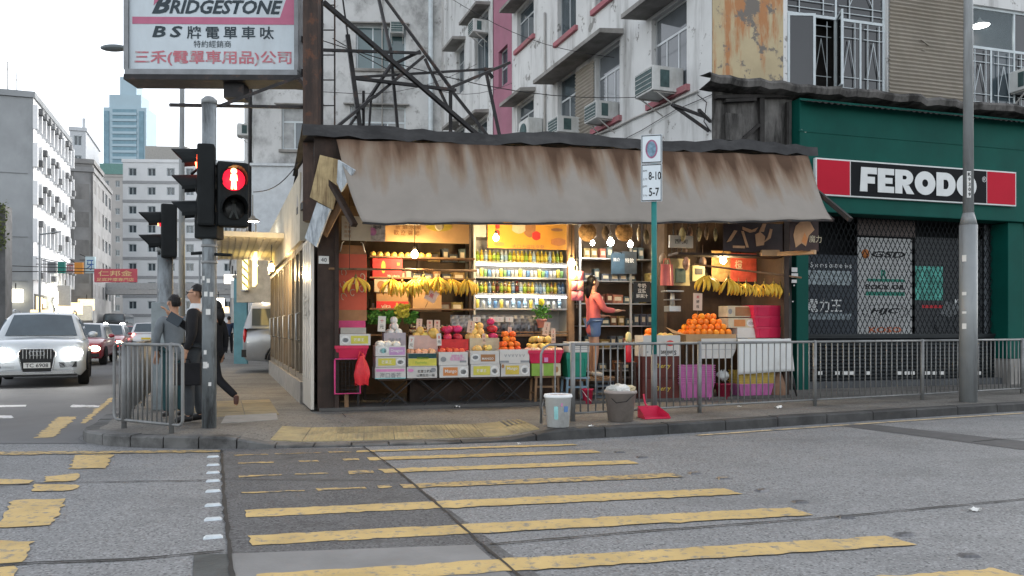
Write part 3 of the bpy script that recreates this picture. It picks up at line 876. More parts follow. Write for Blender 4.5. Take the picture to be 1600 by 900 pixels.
wall(WB,'wall',xe3,xe2 - .012,-.1,18,wops,M_white,y=-.02)
for o_ in wops:
    window(WB,*o_,.1,2,.3,M_alu,M_glass)
    canopy(WB,o_[0] - .25,o_[1] + .2,o_[3] + .1,.55)
q = Lp.lp(745,54,-.3); ac_unit(Lp.w(q[0],-.03,q[1]),Lp.a,'small air conditioner under a hood beside the pink wall',.6,.45,.5)
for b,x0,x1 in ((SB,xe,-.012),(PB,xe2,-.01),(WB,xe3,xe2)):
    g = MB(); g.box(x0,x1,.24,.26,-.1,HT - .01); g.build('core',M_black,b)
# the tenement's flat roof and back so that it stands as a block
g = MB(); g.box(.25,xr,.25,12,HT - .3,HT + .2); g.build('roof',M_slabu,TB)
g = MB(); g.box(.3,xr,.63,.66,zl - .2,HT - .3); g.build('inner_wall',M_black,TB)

# ---------------------------------------------------------------- mouldy house facing the camera behind the stall
Hm = Fr(at(690,512,33.5).x,33.5,ZP,4)
HB = T('mouldy_house','mould streaked pale house facing the junction behind the sign frame','building',Hm.o,Hm.a)
def hrc(px0,px1,py0,py1):
    return Hm.rect(px0,px1,py0,py1,0)
hw = [hrc(556,634,40,108),hrc(547,634,166,236),hrc(440,500,40,108),hrc(440,500,166,234),hrc(556,634,-90,-20),hrc(440,500,-90,-20)]
hx0 = Hm.x(396,0)
wall(HB,'wall',hx0,0,-.1,19,hw,M_grey,t=.3)
for i,o_ in enumerate(hw):
    window(HB,*o_,.12,3,.35 if i % 2 else 0,M_alul,[M_glasst,M_curt][i % 2],fw=.07,glasses=[M_glasst,M_glasst] if i in (0,2) else [M_curt,M_glass])
    canopy(HB,o_[0] - .25,o_[1] + .15,o_[3] + .06,.25,.07)
    s_ = MB(); s_.box(o_[0] - .1,o_[1] + .1,-.12,.05,o_[2] - .12,o_[2] - .01); s_.build('sill',M_slabu,HB)
g = MB(); x = Hm.x(673,-.1); g.tube([(x,-.12,.5),(x,-.12,18.5)],.10,8); g.build('drain_pipe',M_alul,HB)
g = MB(); x = Hm.x(597,-.1); g.tube([(x,-.05,9.5),(x,-.05,18.5)],.03,6); g.build('drain_pipe',M_pipe,HB)
q = Hm.lp(621,56,0); ac_unit(Hm.w(q[0],0,q[1]),Hm.a,'teal grilled air conditioner at the upper window of the mouldy house',.55,.5,.35)
q = Hm.lp(468,47,0); ac_unit(Hm.w(q[0],0,q[1]),Hm.a,'air conditioner on the mouldy house between the sign and the rusty column',.55,.45,.35)
# lower, bluer wall of that house with a ledge, then its street side
g = MB(); a = hrc(396,484,262,312); g.box(a[0],a[1],-.3,-.004,-.1,a[3]); g.box(a[0] - .05,a[1],-.4,-.003,a[3],a[3] + .1); g.build('lower_wall',mat('pale_blue_wall',(.5,.53,.55),.8,var=.1,grime=(.3,.3,.3),gs=(1,1,.3),glo=.55,ghi=.8),HB)
Hs = Fr(Hm.w(hx0,0).x,Hm.w(hx0,0).y,ZP,-70)
sops = [(-1.9 - 3.2 * i,-.7 - 3.2 * i,3.6 + 3.1 * k,5.2 + 3.1 * k) for i in range(3) for k in range(4)]
HS = obj('street_side',None,HB)
so = MB()
hs_ = T('grey_house','dim street side of the mouldy house hung with air conditioners','building',Hs.o,Hs.a)
bpy.data.objects.remove(HS)
wall(hs_,'wall',-14,-.01,-.1,19,sops,M_grey,t=.3)
for o_ in sops: window(hs_,*o_,.12,2,.35,M_alul,M_glass)
for i,k in enumerate((0,1,2)):
    o_ = sops[k]; ac_unit(Hs.w((o_[0] + o_[1]) / 2,0,o_[2] - .45),Hs.a,['lowest','middle','topmost'][i] + ' dark air conditioner stacked up the side of the mouldy house',.6,.5,.6)
g = MB(); g.tube([(-.35,-.12,3),(-.35,-.12,18.9)],.08,6); g.build('drain_pipe',M_iron,hs_)
# ================================================================ green motorcycle shopfront
SFx = S.x(1237,yF)
SF = T('green_shopfront','dark green shopfront with lattice shutter down under the red and black sign','shop',S.w(SFx,yF,0),S.a)
def fr_(px0,px1,py0,py1,y): 
    a,b,c,d = S.rect(px0,px1,py0,py1,y); return a - SFx,b - SFx,c,d
z_fb = S.lp(1400,337,yF - .25)[1]; z_ft = zl - .19
fw_ = 9.2
g = MB(); g.box(0,fw_,-.25,.2,z_fb,z_ft); g.build('fascia',M_green,SF,bev=.02)
g = MB(); g.box(-.02,fw_ + .02,-.262,-.24,z_fb + (z_ft - z_fb) * .70,z_fb + (z_ft - z_fb) * .715); g.build('fascia_seam',M_green,SF)
px_l = fr_(1237,1262,400,600,yF - .12); g = MB(); g.box(0,px_l[1],-.15,.15,-.02,z_fb - .003); g.build('pillar',M_green,SF,bev=.015)
xp = S.x(1572,yF - .1) - SFx
g = MB(); g.box(xp,xp + .42,-.15,.3,.55,z_fb - .003); g.build('pillar',M_green,SF,bev=.015)
g = MB(); g.box(xp + .03,xp + .40,-.17,.3,-.02,.547); g.build('pillar_base',M_slabu,SF,bev=.015)
g = MB(); g.box(xp + .45,fw_,.0,.25,-.02,z_fb - .003); g.build('side_panel',M_green,SF)
M_labw = mat('paper_label',(.62,.62,.6),.7,var=.1)
for (a,b,c,d) in ((1237,1246,418,425),(1237,1247,427,434),(1237,1245,437,442),(1240,1242,445,447),(1238,1240,470,472)):
    r_ = fr_(a,b,c,d,yF - .16); g = MB(); g.box(r_[0],r_[1],-.158,-.152,r_[2],r_[3]); g.build('label',M_labw,SF)
r_ = fr_(1252,1266,203,207,yF - .26); g = MB(); g.prism([(r_[0],r_[3]),(r_[1],r_[3] - .01),(r_[0] + .1,r_[2])],-.256,-.252); g.build('paint_scuff',M_labw,SF)
# plinth, recess and shutter
yb = .18
xs0 = px_l[1]; zs0 = S.lp(1400,594,yF)[1]
g = MB(); g.box(xs0,xp,-.02,.4,-.05,zs0); g.build('plinth',mat('plinth_stone',(.07,.075,.08),.6,var=.2,vs_=3,bump=.2),SF)
g = MB(); g.box(xs0 - .2,xp + .4,1.1,1.12,-.05,z_fb + .2); g.box(xs0 - .2,xp + .4,.21,1.09,z_fb + .01,z_fb + .05); g.box(xp + .3,xp + .34,.3,1.09,-.05,z_fb); g.box(xs0 - .2,xs0 - .16,.21,1.09,-.05,z_fb); g.build('interior_back',mat('shop_dark',(.02,.022,.025),.8),SF)
M_slat = mat('shutter_slat',(.020,.024,.027),.4,metal=.3,var=.2,vs_=3)
SH = obj('roller_shutter',None,SF)
zm = S.lp(1400,524,yF + .1)[1]
nsl = 12; hh = (zm - zs0) / nsl
gsl = MB()
gsl.prism([(yb,0.004),(yb - .02,hh * .3),(yb - .02,hh * .75),(yb,hh - .004),(yb + .02,hh - .004),(yb + .02,.004)],xs0 + .03,xp - .03,axis='x')
slm = gsl.mesh('slat',M_slat)
for k in range(nsl): obj('slat',slm,SH,(0,0,zs0 + k * hh))
for px in (1283,1310,1322,1333,1359,1408,1419,1428,1451,1462,1473,1531):
    q = S.lp(px,583,yF + .12); w_ = rnd.uniform(.045,.065)
    g = MB(); g.box(q[0] - SFx - w_,q[0] - SFx + w_,yb - .035,yb - .021,q[1] - .035,q[1] + .035); g.build('sticker',M_labw,SH)
# lattice of linked wavy bars
M_lat = mat('lattice_steel',(.012,.014,.016),.6,spec=.1)
g = MB(); pitch = .118; cw_ = (xp - xs0 - .06); n = int(cw_ / pitch); rows = int((z_fb - zm) / pitch) + 1
for r2 in range(rows):
    z = zm + (r2 + .5) * pitch
    pts = []
    for i in range(n * 2 + 1):
        ph = (i + r2) % 2
        pts.append((xs0 + .03 + i * pitch / 2,yb + (.004 if ph else -.004),z + (pitch * .47 if ph else -pitch * .47)))
    for a,b in zip(pts,pts[1:]):
        g.bar(a,b,.013,.010)
    for i in range(0,len(pts),2):
        pass
lat = g.build('lattice',M_lat,SH,fix=False); lat['kind'] = 'stuff'
g = MB(); g.box(xs0 + .01,xp - .01,yb - .03,yb + .03,zm - .015,zm + .03); g.build('lattice_rail',M_slat,SH)
# window display behind the lattice
yg = .42
def disp(name,px0,px1,py0,py1,col,label,cat='poster',y=yg,extra=None):
    x0,x1,z0,z1 = S.rect(px0,px1,py0,py1,yF + y)
    t = T(name,label,cat,S.w((x0 + x1) / 2,yF + y,z0),S.a)
    g = MB(); g.box(-(x1 - x0) / 2,(x1 - x0) / 2,0,.015,0,z1 - z0); g.build('sheet',mat(name + '_paper',col,.5,var=.12,vs_=3),t)
    return t,x1 - x0,z1 - z0
M_ink = mat('black_ink',(.012,.013,.015),.5,var=0)
M_inkw = mat('white_ink',(.62,.64,.64),.5,var=0)
M_inkg = mat('green_ink',(.03,.22,.16),.5,var=0)
M_inkr = mat('red_ink',(.45,.03,.04),.5,var=0)
t,w,h = disp('battery_poster',1240,1340,398,522,(.045,.055,.068),'dark battery poster with white Chinese characters behind the lattice')
text('ion Sports batteries',.0,-.004,h * .86,t,M_inkw,w=w * .8)
text('電力王',-.04,-.004,h * .36,t,M_inkw,w=w * .55,bold=.01)
g = MB(); g.box(-w * .44,w * .40,-.006,-.002,h * .62,h * .80); g.build('photo_strip',mat('poster_photo',(.28,.33,.35),.5,var=.6,vs_=9),t)
g = MB(); g.box(-w * .4,w * .4,-.005,-.002,h * .18,h * .26); g.build('caption_strip',mat('poster_photo2',(.2,.24,.26),.5,var=.6,vs_=14),t)
t,w,h = disp('brand_banner',1340,1425,372,522,(.40,.41,.41),'tall white banner of oil and helmet brand marks behind the lattice')
g = MB(); g.lathe([(.001,0),(.10,0),(.10,.004),(.001,.004)],18,M=Matrix.Translation((-w * .36,-.002,h * .83)) @ Matrix.Rotation(R(90),4,'X')); g.build('emblem',mat('orange_ink',(.4,.14,.04),.5),t)
text('GSD',w * .06,-.005,h * .83,t,M_ink,w=w * .62,h=.13,bold=.03,shear=.2)
text('R',-w * .02,-.005,h * .62,t,M_inkg,h=.2,bold=.03)
g = MB(); g.box(-w * .33,w * .36,-.005,-.002,h * .545,h * .575); g.box(-w * .36,w * .36,-.005,-.002,h * .40,h * .44); g.build('stripe',M_inkg,t)
text('ROCK OIL',0,-.006,h * .49,t,M_ink,w=w * .74,h=.11,bold=.03,shear=.15)
text('HJC',0,-.006,h * .235,t,M_ink,w=w * .55,h=.15,bold=.03,shear=.25)
g = MB()
pr = [(math.cos(a * math.pi / 16) * w * .42,h * .235 + math.sin(a * math.pi / 16) * .16) for a in range(33)]
for a,b in zip(pr,pr[1:]): g.bar((a[0],-.004,a[1]),(b[0],-.004,b[1]),.022,.004)
g.build('oval',M_ink,t)
text('KOSO',0,-.005,h * .045,t,mat('orange_ink2',(.5,.13,.05),.5),w=w * .6,h=.12,bold=.03)
t,w,h = disp('helmet_board',1340,1430,340,369,(.10,.08,.075),'dark brown board above the white brand banner')
t,w,h = disp('motorcycle_poster',1430,1535,372,522,(.05,.055,.06),'dark motorcycle poster with teal panel behind the lattice')
g = MB(); g.box(-w * .5,-w * .1,-.006,-.002,h * .35,h * .7); g.build('teal_panel',mat('teal_photo',(.08,.32,.27),.5,var=.7,vs_=5),t)
M_bike = mat('bike_photo',(.12,.13,.135),.5,var=.8,vs_=9)
g = MB()
for cx in (-.22,.30):
    pr = [(cx + math.cos(a * math.pi / 10) * .2,.24 + math.sin(a * math.pi / 10) * .2) for a in range(21)]
    for a,b in zip(pr,pr[1:]): g.bar((a[0],-.004,a[1]),(b[0],-.004,b[1]),.05,.005)
g.prism([(-.3,.45),(-.1,.72),(.12,.66),(.4,.78),(.45,.62),(.15,.42),(-.05,.36)],-.008,-.003); g.build('motorcycle_print',M_bike,t)
g = MB(); g.box(-w * .4,w * .3,-.005,-.002,h * .27,h * .30); g.build('red_band',M_inkr,t)
text('MOTO',w * .2,-.005,h * .34,t,M_inkw,h=.11,bold=.02)
t,w,h = disp('grey_poster',1538,1570,345,522,(.17,.19,.21),'pale grey panel at the end of the shop window behind the lattice')
# the big sign
x0,x1,z0,z1 = S.rect(1273,1586,258,314,yF - .3)
x0 = S.x(1273,yF - .3); x1 = S.x(1586,yF - .3)
z1 = (S.lp(1273,248,yF - .3)[1] + S.lp(1586,268,yF - .3)[1]) / 2; z0 = (S.lp(1273,305,yF - .3)[1] + S.lp(1586,323,yF - .3)[1]) / 2
SG = T('shop_sign','long black sign with red ends reading FERODO in fat white letters','sign',S.w((x0 + x1) / 2,yF - .3,z0),S.a)
w = x1 - x0; h = z1 - z0
M_sigr = mat('sign_red',(.42,.012,.03),.6,spec=.1,var=.06,vs_=1)
M_sigb = mat('sign_black',(.006,.007,.009),.6,spec=.1,var=.1)
M_sigw = mat('sign_white',(.58,.60,.60),.45,var=.05)
g = MB(); g.box(-w / 2,w / 2,-.03,.048,0,h); g.build('sign_frame',M_sigw,SG,bev=.008)
e_ = w * .157
g = MB(); g.box(-w / 2 + .03,-w / 2 + e_,-.036,-.028,.03,h - .03); g.build('red_panel',M_sigr,SG)
g = MB(); g.box(w / 2 - e_,w / 2 - .03,-.036,-.028,.03,h - .03); g.build('red_panel',M_sigr,SG)
g = MB(); g.box(-w / 2 + e_ + .025,w / 2 - e_ - .025,-.038,-.028,.03,h - .03); g.build('black_panel',M_sigb,SG)
# fat rounded letters, drawn as bars and rings
def fat(ch,x,W,H,z,th,par):
    g = MB(); y0,y1 = -.05,-.039
    def bx(a,b,c,d): g.box(x + a,x + b,y0,y1,z + c,z + d)
    if ch == 'F':
        g.prism([(x,z),(x + th,z),(x + th,z + H * .34),(x + W * .88,z + H * .34),(x + W * .88,z + H * .62),(x + th,z + H * .62),(x + th,z + H * .73),(x + W,z + H * .73),(x + W,z + H),(x + .03,z + H)],y0,y1)
    elif ch == 'E':
        g.prism([(x,z),(x + W,z),(x + W,z + H * .26),(x + th,z + H * .26),(x + th,z + H * .38),(x + W * .9,z + H * .38),(x + W * .9,z + H * .62),(x + th,z + H * .62),(x + th,z + H * .74),(x + W,z + H * .74),(x + W,z + H),(x,z + H)],y0,y1)
    else:
        def strip(O,I):
            n = len(O)
            for k in range(n):
                a,b,c,d = O[k],O[(k + 1) % n],I[(k + 1) % n],I[k]
                g.add([(a[0],y0,a[1]),(b[0],y0,b[1]),(c[0],y0,c[1]),(d[0],y0,d[1])],[(0,1,2,3)])
        def ell(cx,cz,rx,rz): return [(cx + rx * math.cos(2 * math.pi * k / 28),cz + rz * math.sin(2 * math.pi * k / 28)) for k in range(28)]
        def bowl(x0,cx,rx,z0,z1): return [(cx + rx * math.sin(math.pi * k / 16),(z0 + z1) / 2 - (z1 - z0) / 2 * math.cos(math.pi * k / 16)) for k in range(17)] + [(x0,z1),(x0,z0)]
        if ch == 'O': strip(ell(x + W / 2,z + H / 2,W / 2,H / 2),ell(x + W / 2,z + H / 2,W * .14,H * .16))
        if ch == 'D': strip(bowl(x,x + W * .5,W * .5,z,z + H),bowl(x + W * .37,x + W * .5,W * .13,z + H * .3,z + H * .7))
        if ch == 'R':
            strip(bowl(x,x + W * .55,W * .42,z + H * .36,z + H),bowl(x + W * .40,x + W * .52,W * .1,z + H * .6,z + H * .76))
            g.add([(x,y0,z),(x + th,y0,z),(x + th,y0,z + H * .36),(x,y0,z + H * .36)],[(0,1,2,3)]); g.add([(x + th + .002,y0,z + H * .36),(x + W * .74,y0,z + H * .36),(x + W * 1.03,y0,z),(x + W * .62,y0,z)],[(3,2,1,0)])
    g.build('letter',M_sigw,par,fix=False)
lw_ = w - 2 * e_ - .05
xL = -w / 2 + e_ + .025 + lw_ * .06; H_ = h * .66; zb_ = h * .17
adv = lw_ * .87 / 6; fw5 = {'F': .82,'E': .80,'R': .93,'O': 1.06,'D': 1.0}; cur = 0
for k,ch in enumerate('FERODO'):
    fat(ch,xL + cur,adv * fw5[ch],H_,zb_,adv * .36,SG); cur += adv * (fw5[ch] + .05)
text('®',w / 2 - e_ - .09,-.045,h * .72,SG,M_sigw,h=.12)

# ================================================================ far side street: houses, tower, footbridge
M_slab = mat('left_block_gable_shaded',(.30,.315,.325),.85,var=.15,vs_=.25,grime=(.19,.2,.205),gs=(.25,.25,.12),glo=.45,ghi=.7,gk=.8)  # gable greyer than the street side: its weaker light is put into the colour
M_lwhite = mat('left_block_white_lit',(.72,.73,.74),.7,var=.06,vs_=.4,grime=(.5,.5,.5),gs=(.4,.4,.15),glo=.55,ghi=.8,gk=.6)  # street side whitened: the bright sky light on it is put into the colour
def far_block(name,label,fr,W,dep,H,rows,cols,m,m2=None,ww=.6,wh=.55,z0=4.2,gm=None,side='R',sideW=None,srows=None,scols=None,roof=True,ledge=None,fin=None,frames=True):
    """a far block: fr is its front frame (x right, y into the block); windows on front and optionally one side"""
    t = T(name,label,'building',fr.o,fr.a)
    gm = gm or M_glass
    fh = (H - z0) / rows
    ops = []
    for r_ in range(rows):
        for c in range(cols):
            cx = (c + .5) * W / cols; x_ = W / cols * ww / 2
            zc = z0 + (r_ + .5) * fh
            ops.append((cx - x_,cx + x_,zc - fh * wh / 2,zc + fh * wh / 2))
    wall(t,'wall',0,W,-.2,H,ops,m,t=.35)
    for o in ops:
        if frames:
            wdw = MB(); fw = .09
            wdw.box(o[0],o[1],.14,.22,o[2],o[2] + fw); wdw.box(o[0],o[1],.14,.22,o[3] - fw,o[3]); wdw.box((o[0] + o[1]) / 2 - .04,(o[0] + o[1]) / 2 + .04,.15,.21,o[2] + fw,o[3] - fw)
            wdw.box(o[0],o[0] + fw,.145,.215,o[2] + fw,o[3] - fw); wdw.box(o[1] - fw,o[1],.145,.215,o[2] + fw,o[3] - fw)
            wn_ = wdw.build('window',M_alul,t,fix=False)
        else: wn_ = t
        p = MB(); p.box(o[0] + .01,o[1] - .01,.25,.27,o[2] + .01,o[3] - .01); p.build('pane' if frames else 'window',gm,wn_,fix=False)
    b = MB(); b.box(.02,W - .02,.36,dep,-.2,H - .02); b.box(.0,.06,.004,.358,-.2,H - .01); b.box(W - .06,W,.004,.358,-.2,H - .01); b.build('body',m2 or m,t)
    b = MB(); b.box(-.15,W + .15,-.15,dep + .15,H,H + .5); b.build('parapet',m2 or m,t)
    if ledge:
        for r_ in range(rows):
            z = z0 + r_ * fh; l = MB(); l.box(-.05,W + .05,-.08,.003,z - .35,z + .1); l.build('floor_band',ledge,t)
    return t,ops
# left block: street side facing right, gable facing the junction
c0 = at(52,512,67)
FL = Fr(c0.x,c0.y,0,110)
tl,lops = far_block('white_slab_block','white five storey block with shade toned gable at the left edge of the picture',FL,17.6,14,20.6,5,10,M_lwhite,M_slab,.62,.58,4.8,M_glassd,frames=False)
g = MB()
for o in lops[::2]: pass
M_fin = mat('white_fin',(.7,.71,.72),.6,var=.05)
for r_ in range(5):
    for c in range(11):
        x = c * 17.6 / 10; z = 4.8 + r_ * 3.16
        f_ = MB(); f_.box(x - .14,x + .14,-.35,.004,z + .55,z + 2.55); f_.build('fin',M_fin,tl,fix=False)
acb = MB(); acb.box(-.35,.35,-.6,.25,0,.5); acm = acb.mesh('air_conditioner_box',M_acw); acm.materials[0] = mat('far_ac',(.16,.165,.17),.6,var=.2,orand=.4)
for r_ in range(5):
    for c in range(10):
        if rnd.random() < .75:
            o = lops[r_ * 10 + c]; obj('air_conditioner_box',acm,tl,((o[0] + o[1]) / 2 + rnd.uniform(-.1,.1),0,o[3] - .55 if rnd.random() < .6 else o[2] + .05))
g = MB(); q = Fr(c0.x,c0.y,0,20)
for k in range(2):
    a_ = MB(); p = (3.0 + k * 3.3,2.5,20.9); a_.tube([p,(p[0],p[1],24.3)],.05,5); a_.tube([(p[0] - .3,p[1],23.6),(p[0] + .3,p[1],23.6)],.04,4); a_.build('aerial',M_pipe,tl)
for z,yy in ((14.2,6.0),(8.9,5),(5.2,7)):
    a_ = MB(); a_.box(-.03,.001,.4,13.5,z,z + .06); a_.build('gable_seam',mat('seam',(.2,.21,.215),.8),tl)
# shops under the block
M_lit1 = mat('lit_shop',(.8,.6,.3),emis=(1,.72,.35),es=.8,var=.5,vs_=3)
M_lit2 = mat('lit_shop_white',(.9,.85,.7),emis=(1,.9,.7),es=1.6,var=.3,vs_=3)
M_lit3 = mat('neon_white',(1,.95,.8),emis=(1,.93,.75),es=9,var=0)
g = MB(); g.box(.4,17.2,-.05,.004,.2,4.2); g.build('shop_shade_panel',mat('shop_row_dark',(.045,.048,.05),.6,var=.5,vs_=1),tl)  # flat dark panel; the shade of the open shopfronts is put into its colour
for x,w_,z,h_,m_ in ((.8,2.2,2.9,1.1,M_lit1),(3.2,1.4,3.1,.8,M_lit1),(9.5,2.2,1.9,1.2,M_lit2),(12.5,3,2.6,.9,M_lit1),(6,2.4,.8,1.3,M_labw)):
    g = MB(); g.box(x,x + w_,-.12,-.052,z,z + h_); g.build('lit_sign',m_,tl)
ne = T('neon_sign','glowing snake shaped neon sign on the left block shopfront','neon sign',FL.w(7.2,-.5,2.6),FL.a)
g = MB(); g.tube([(-1.1,0,1.9),(-.5,0,1.95),(.6,0,1.75),(-.2,0,1.1),(.9,0,.55),(1.1,0,.2),(-.6,0,.0),(-1.0,0,.05)],[.12,.2,.24,.22,.22,.2,.16,.06],8); g.build('tube',M_lit3,ne)
# grey houses next along the left side
c1 = at(110,512,88)
f1 = Fr(c1.x,c1.y,0,20)
far_block('grey_corner_house','grey concrete house with dark roof line beyond the white slab block',f1,2.2,8,19.5,5,1,mat('far_grey',(.25,.245,.24),.85,var=.15,vs_=.5,grime=(.14,.14,.138),gs=(.4,.4,.2),glo=.5,ghi=.7),None,.7,.45,4)
f1s = Fr(f1.w(2.2,0).x,f1.w(2.2,0).y,0,110)
far_block('balcony_house','grey house with small balconies turned to the side street',f1s,16,2.0,18.6,5,5,mat('far_grey2',(.28,.28,.28),.85,var=.2,vs_=.5),None,.6,.5,4)
c2 = at(109,512,112)
far_block('pale_upper_block','pale tall block rising behind the grey corner house',Fr(c2.x,c2.y,0,20),2.0,14,29.0,9,1,mat('far_pale',(.48,.5,.52),.85,var=.1),None,.5,.5,4)
f2 = Fr(at(131,512,113.3).x,113.3,0,110)
t = T('blue_wall_block','block with a bright sky blue blank wall above the grey houses','building',f2.o,f2.a)
g = MB(); g.add([(0,0,-.1),(13,0,-.1),(13,0,24),(0,0,28.6),(0,.6,-.1),(13,.6,-.1),(13,.6,24),(0,.6,28.6)],[(0,1,2,3),(4,7,6,5),(3,2,6,7),(1,5,6,2),(0,3,7,4)]); g.build('wall',mat('sky_blue_wall',(.14,.40,.68),.7,var=.04),t)
g = MB(); g.box(2,3.4,.1,.5,27,31.5); g.build('roof_hut',mat('far_pale2',(.5,.52,.54),.8),t)
g = MB(); g.box(13.02,15,-.1,5,-.1,25.5); g.build('dark_end',mat('far_teal',(.06,.14,.15),.7),t)
ns_ = T('glowing_strip','tall glowing white strip at the end of the blue block','neon sign',at(156,512,100) - Vector((0,0,CH)))  # upright white strip that glows along its whole height
g = MB(); g.box(-.16,.16,-.1,.1,-1 + 2,20.5); g.build('tube',mat('strip_white',(1,1,1),emis=(1,.97,.9),es=3.2,var=0),ns_)
g = MB(); g.box(-.3,.3,.1,.3,0,20.6); g.build('backing',M_slab,ns_)
c3 = at(158,512,165)
tgt_,_o = far_block('green_topped_block','slim beige block with green roof storey between tower and banded house',Fr(c3.x,c3.y,0,6),6.5,10,32.5,10,3,mat('far_beige',(.36,.345,.33),.85,var=.12,vs_=.3),None,.4,.45,4)
g = MB(); g.box(-.3,6.8,-.3,10,33.02,35.2); g.build('roof_storey',mat('far_green',(.13,.24,.22),.8),tgt_)
# banded white house at the bend
c4 = at(192,512,125)
M_band = mat('grey_band',(.30,.305,.31),.8,var=.1)
tb,bops = far_block('banded_house','white house with grey floor bands at the bend of the side street',Fr(c4.x,c4.y,0,3),20.5,12,27.2,8,7,mat('banded_white',(.60,.61,.615),.75,var=.06,vs_=.4),None,.42,.42,3.4,None,ledge=M_band)
g = MB(); g.box(3,9.5,1,8,27.7,30.0); g.build('roof_hut',mat('far_brown',(.3,.29,.27),.8),tb)
f4 = Fr(c4.x,c4.y,0,-70)
# slim tower far away
tw = T('residential_tower','slim pale blue high rise tower standing far off above the roofs','building',at(195,512,420) - Vector((0,0,CH)),R(3))
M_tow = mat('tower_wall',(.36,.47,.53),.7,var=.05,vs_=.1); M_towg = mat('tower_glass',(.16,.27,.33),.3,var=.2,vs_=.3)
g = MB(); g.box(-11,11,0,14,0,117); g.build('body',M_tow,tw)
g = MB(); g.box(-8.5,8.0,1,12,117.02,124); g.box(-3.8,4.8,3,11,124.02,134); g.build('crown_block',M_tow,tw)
for x in (-9.2,8.6):
    g = MB(); g.box(x - 1.2,x + 1.2,-.5,-.01,0,115); g.build('glass_strip',M_towg,tw)
fm = MB(); fm.box(-6.4,6.2,-.6,-.02,0,1.3); flm = fm.mesh('balcony',M_tow)
gm_ = MB(); gm_.box(-6.2,6.0,-.25,-.02,1.35,3.1); glm = gm_.mesh('window_band',M_towg)
for k in range(34):
    obj('balcony',flm,tw,(0,0,4 + k * 3.3)); obj('window_band',glm,tw,(0,0,4 + k * 3.3))
# footbridge
fb = T('footbridge','pale concrete footbridge spanning the side street below the banded house','footbridge',at(165,512,100) - Vector((0,0,CH)),R(3))
g = MB(); g.box(0,18.5,-1,1,5.5,6.1); g.build('deck',mat('bridge_deck',(.45,.45,.45),.8,var=.1),fb); g = MB(); g.box(0,18.5,-1.05,-.98,6.12,6.9); g.build('parapet',mat('bridge_rail',(.42,.43,.44),.7),fb)
for x in (17.5,): 
    g = MB(); g.box(x - .4,x + .4,-.4,.4,0,5.49); g.build('pier',M_slabu,fb)
# signs hung over the street on the left
def hang_sign(name,label,px0,px1,py0,py1,D,col,txt=None,ink=None,txt2=None,arm=3.0):
    p0,p1 = at(px0,py1,D),at(px1,py0,D)
    t = T(name,label,'sign',((p0.x + p1.x) / 2,D,p0.z),0)
    w,h = p1.x - p0.x,p1.z - p0.z
    g = MB(); g.box(-w / 2,w / 2,0,.2,0,h); g.build('board',mat(name + '_paint',col,.5,var=.1,vs_=2),t,bev=.02)
    g = MB(); g.bar((-w / 2 - arm,.1,h * .8),(-w / 2,.1,h * .8),.06); g.bar((-w / 2 - arm,.1,h * .8 + .5),(-w / 2,.1,h),.05); g.build('bracket',M_iron,t)
    if txt: text(txt,0,-.005,h * (.66 if txt2 else .5),t,ink,w=w * .8,h=h * (.42 if txt2 else .6),bold=.01)
    if txt2: text(txt2,0,-.005,h * .2,t,ink,w=w * .88,h=h * .26,bold=.01)
M_gold = mat('gold_ink',(.6,.42,.2),.5,var=0)
hang_sign('street_sign_board','red signboard with gold characters hung over the side street',147,213,420,441,62,(.42,.07,.09),'仁邦金',M_gold,'足底按摩專門店',8)
hang_sign('green_sign','small dark green sign hung on the left row',90,101,409,427,66,(.03,.2,.16),arm=1.5)
hang_sign('grey_sign','small grey sign at the far left of the hanging row',74,87,409,427,66.5,(.22,.23,.24),arm=1)
hang_sign('red_white_sign','small white sign with red marks in the hanging row',104,115,411,427,67,(.5,.4,.4),'口口',M_inkr,arm=.5)
hang_sign('orange_sign','small orange sign in the hanging row',116,129,410,428,66,(.6,.25,.05),arm=.5)
hang_sign('cyan_sign','pale cyan sign with blue character at the end of the hanging row',133,148,401,427,67,(.45,.58,.62),'牙',mat('blue_ink',(.03,.1,.3),.5),arm=.5)
for i,(px,py,D_,w_,h_,c) in enumerate(((64,489,64,1.6,.5,0),(22,462,66,1.2,1.1,1),(108,482,74,2.2,1.1,0),(122,489,80,2.6,1.5,2),(100,462,70,1.0,1.8,2),(134,476,86,1.6,1.2,0),(164,470,104,2.2,2.6,2),(340,473,60,.9,.7,1),(351,484,52,.5,.4,0),(366,452,40,.35,.9,2),(362,436,44,.8,.5,1))):
    p = at(px,py,D_); t = T('lit_shop_sign',['low warm sign strip right of the SUV roof','amber lit box on the left block','warm lit shopfront above the SUV bonnet','pale lit shop panel past the slab block','tall pale sign by the hanging signs','warm sign under the red signboard','white poster light below the red signboard','dazzling white globe sign by the signal pole','small amber lamp beside the distant walkers','pale upright sign on the right pavement','white sign under the side canopy'][i],'sign',p,R(10))
    g = MB(); g.box(-w_ / 2,w_ / 2,0,.25,-h_ / 2,h_ / 2); g.build('box',[M_lit1,M_lit2,M_labw][c],t,bev=.03); g = MB(); g.bar((0,.3,h_ / 2),(0,.3,h_ / 2 + .5),.06); g.build('bracket',M_iron,t)
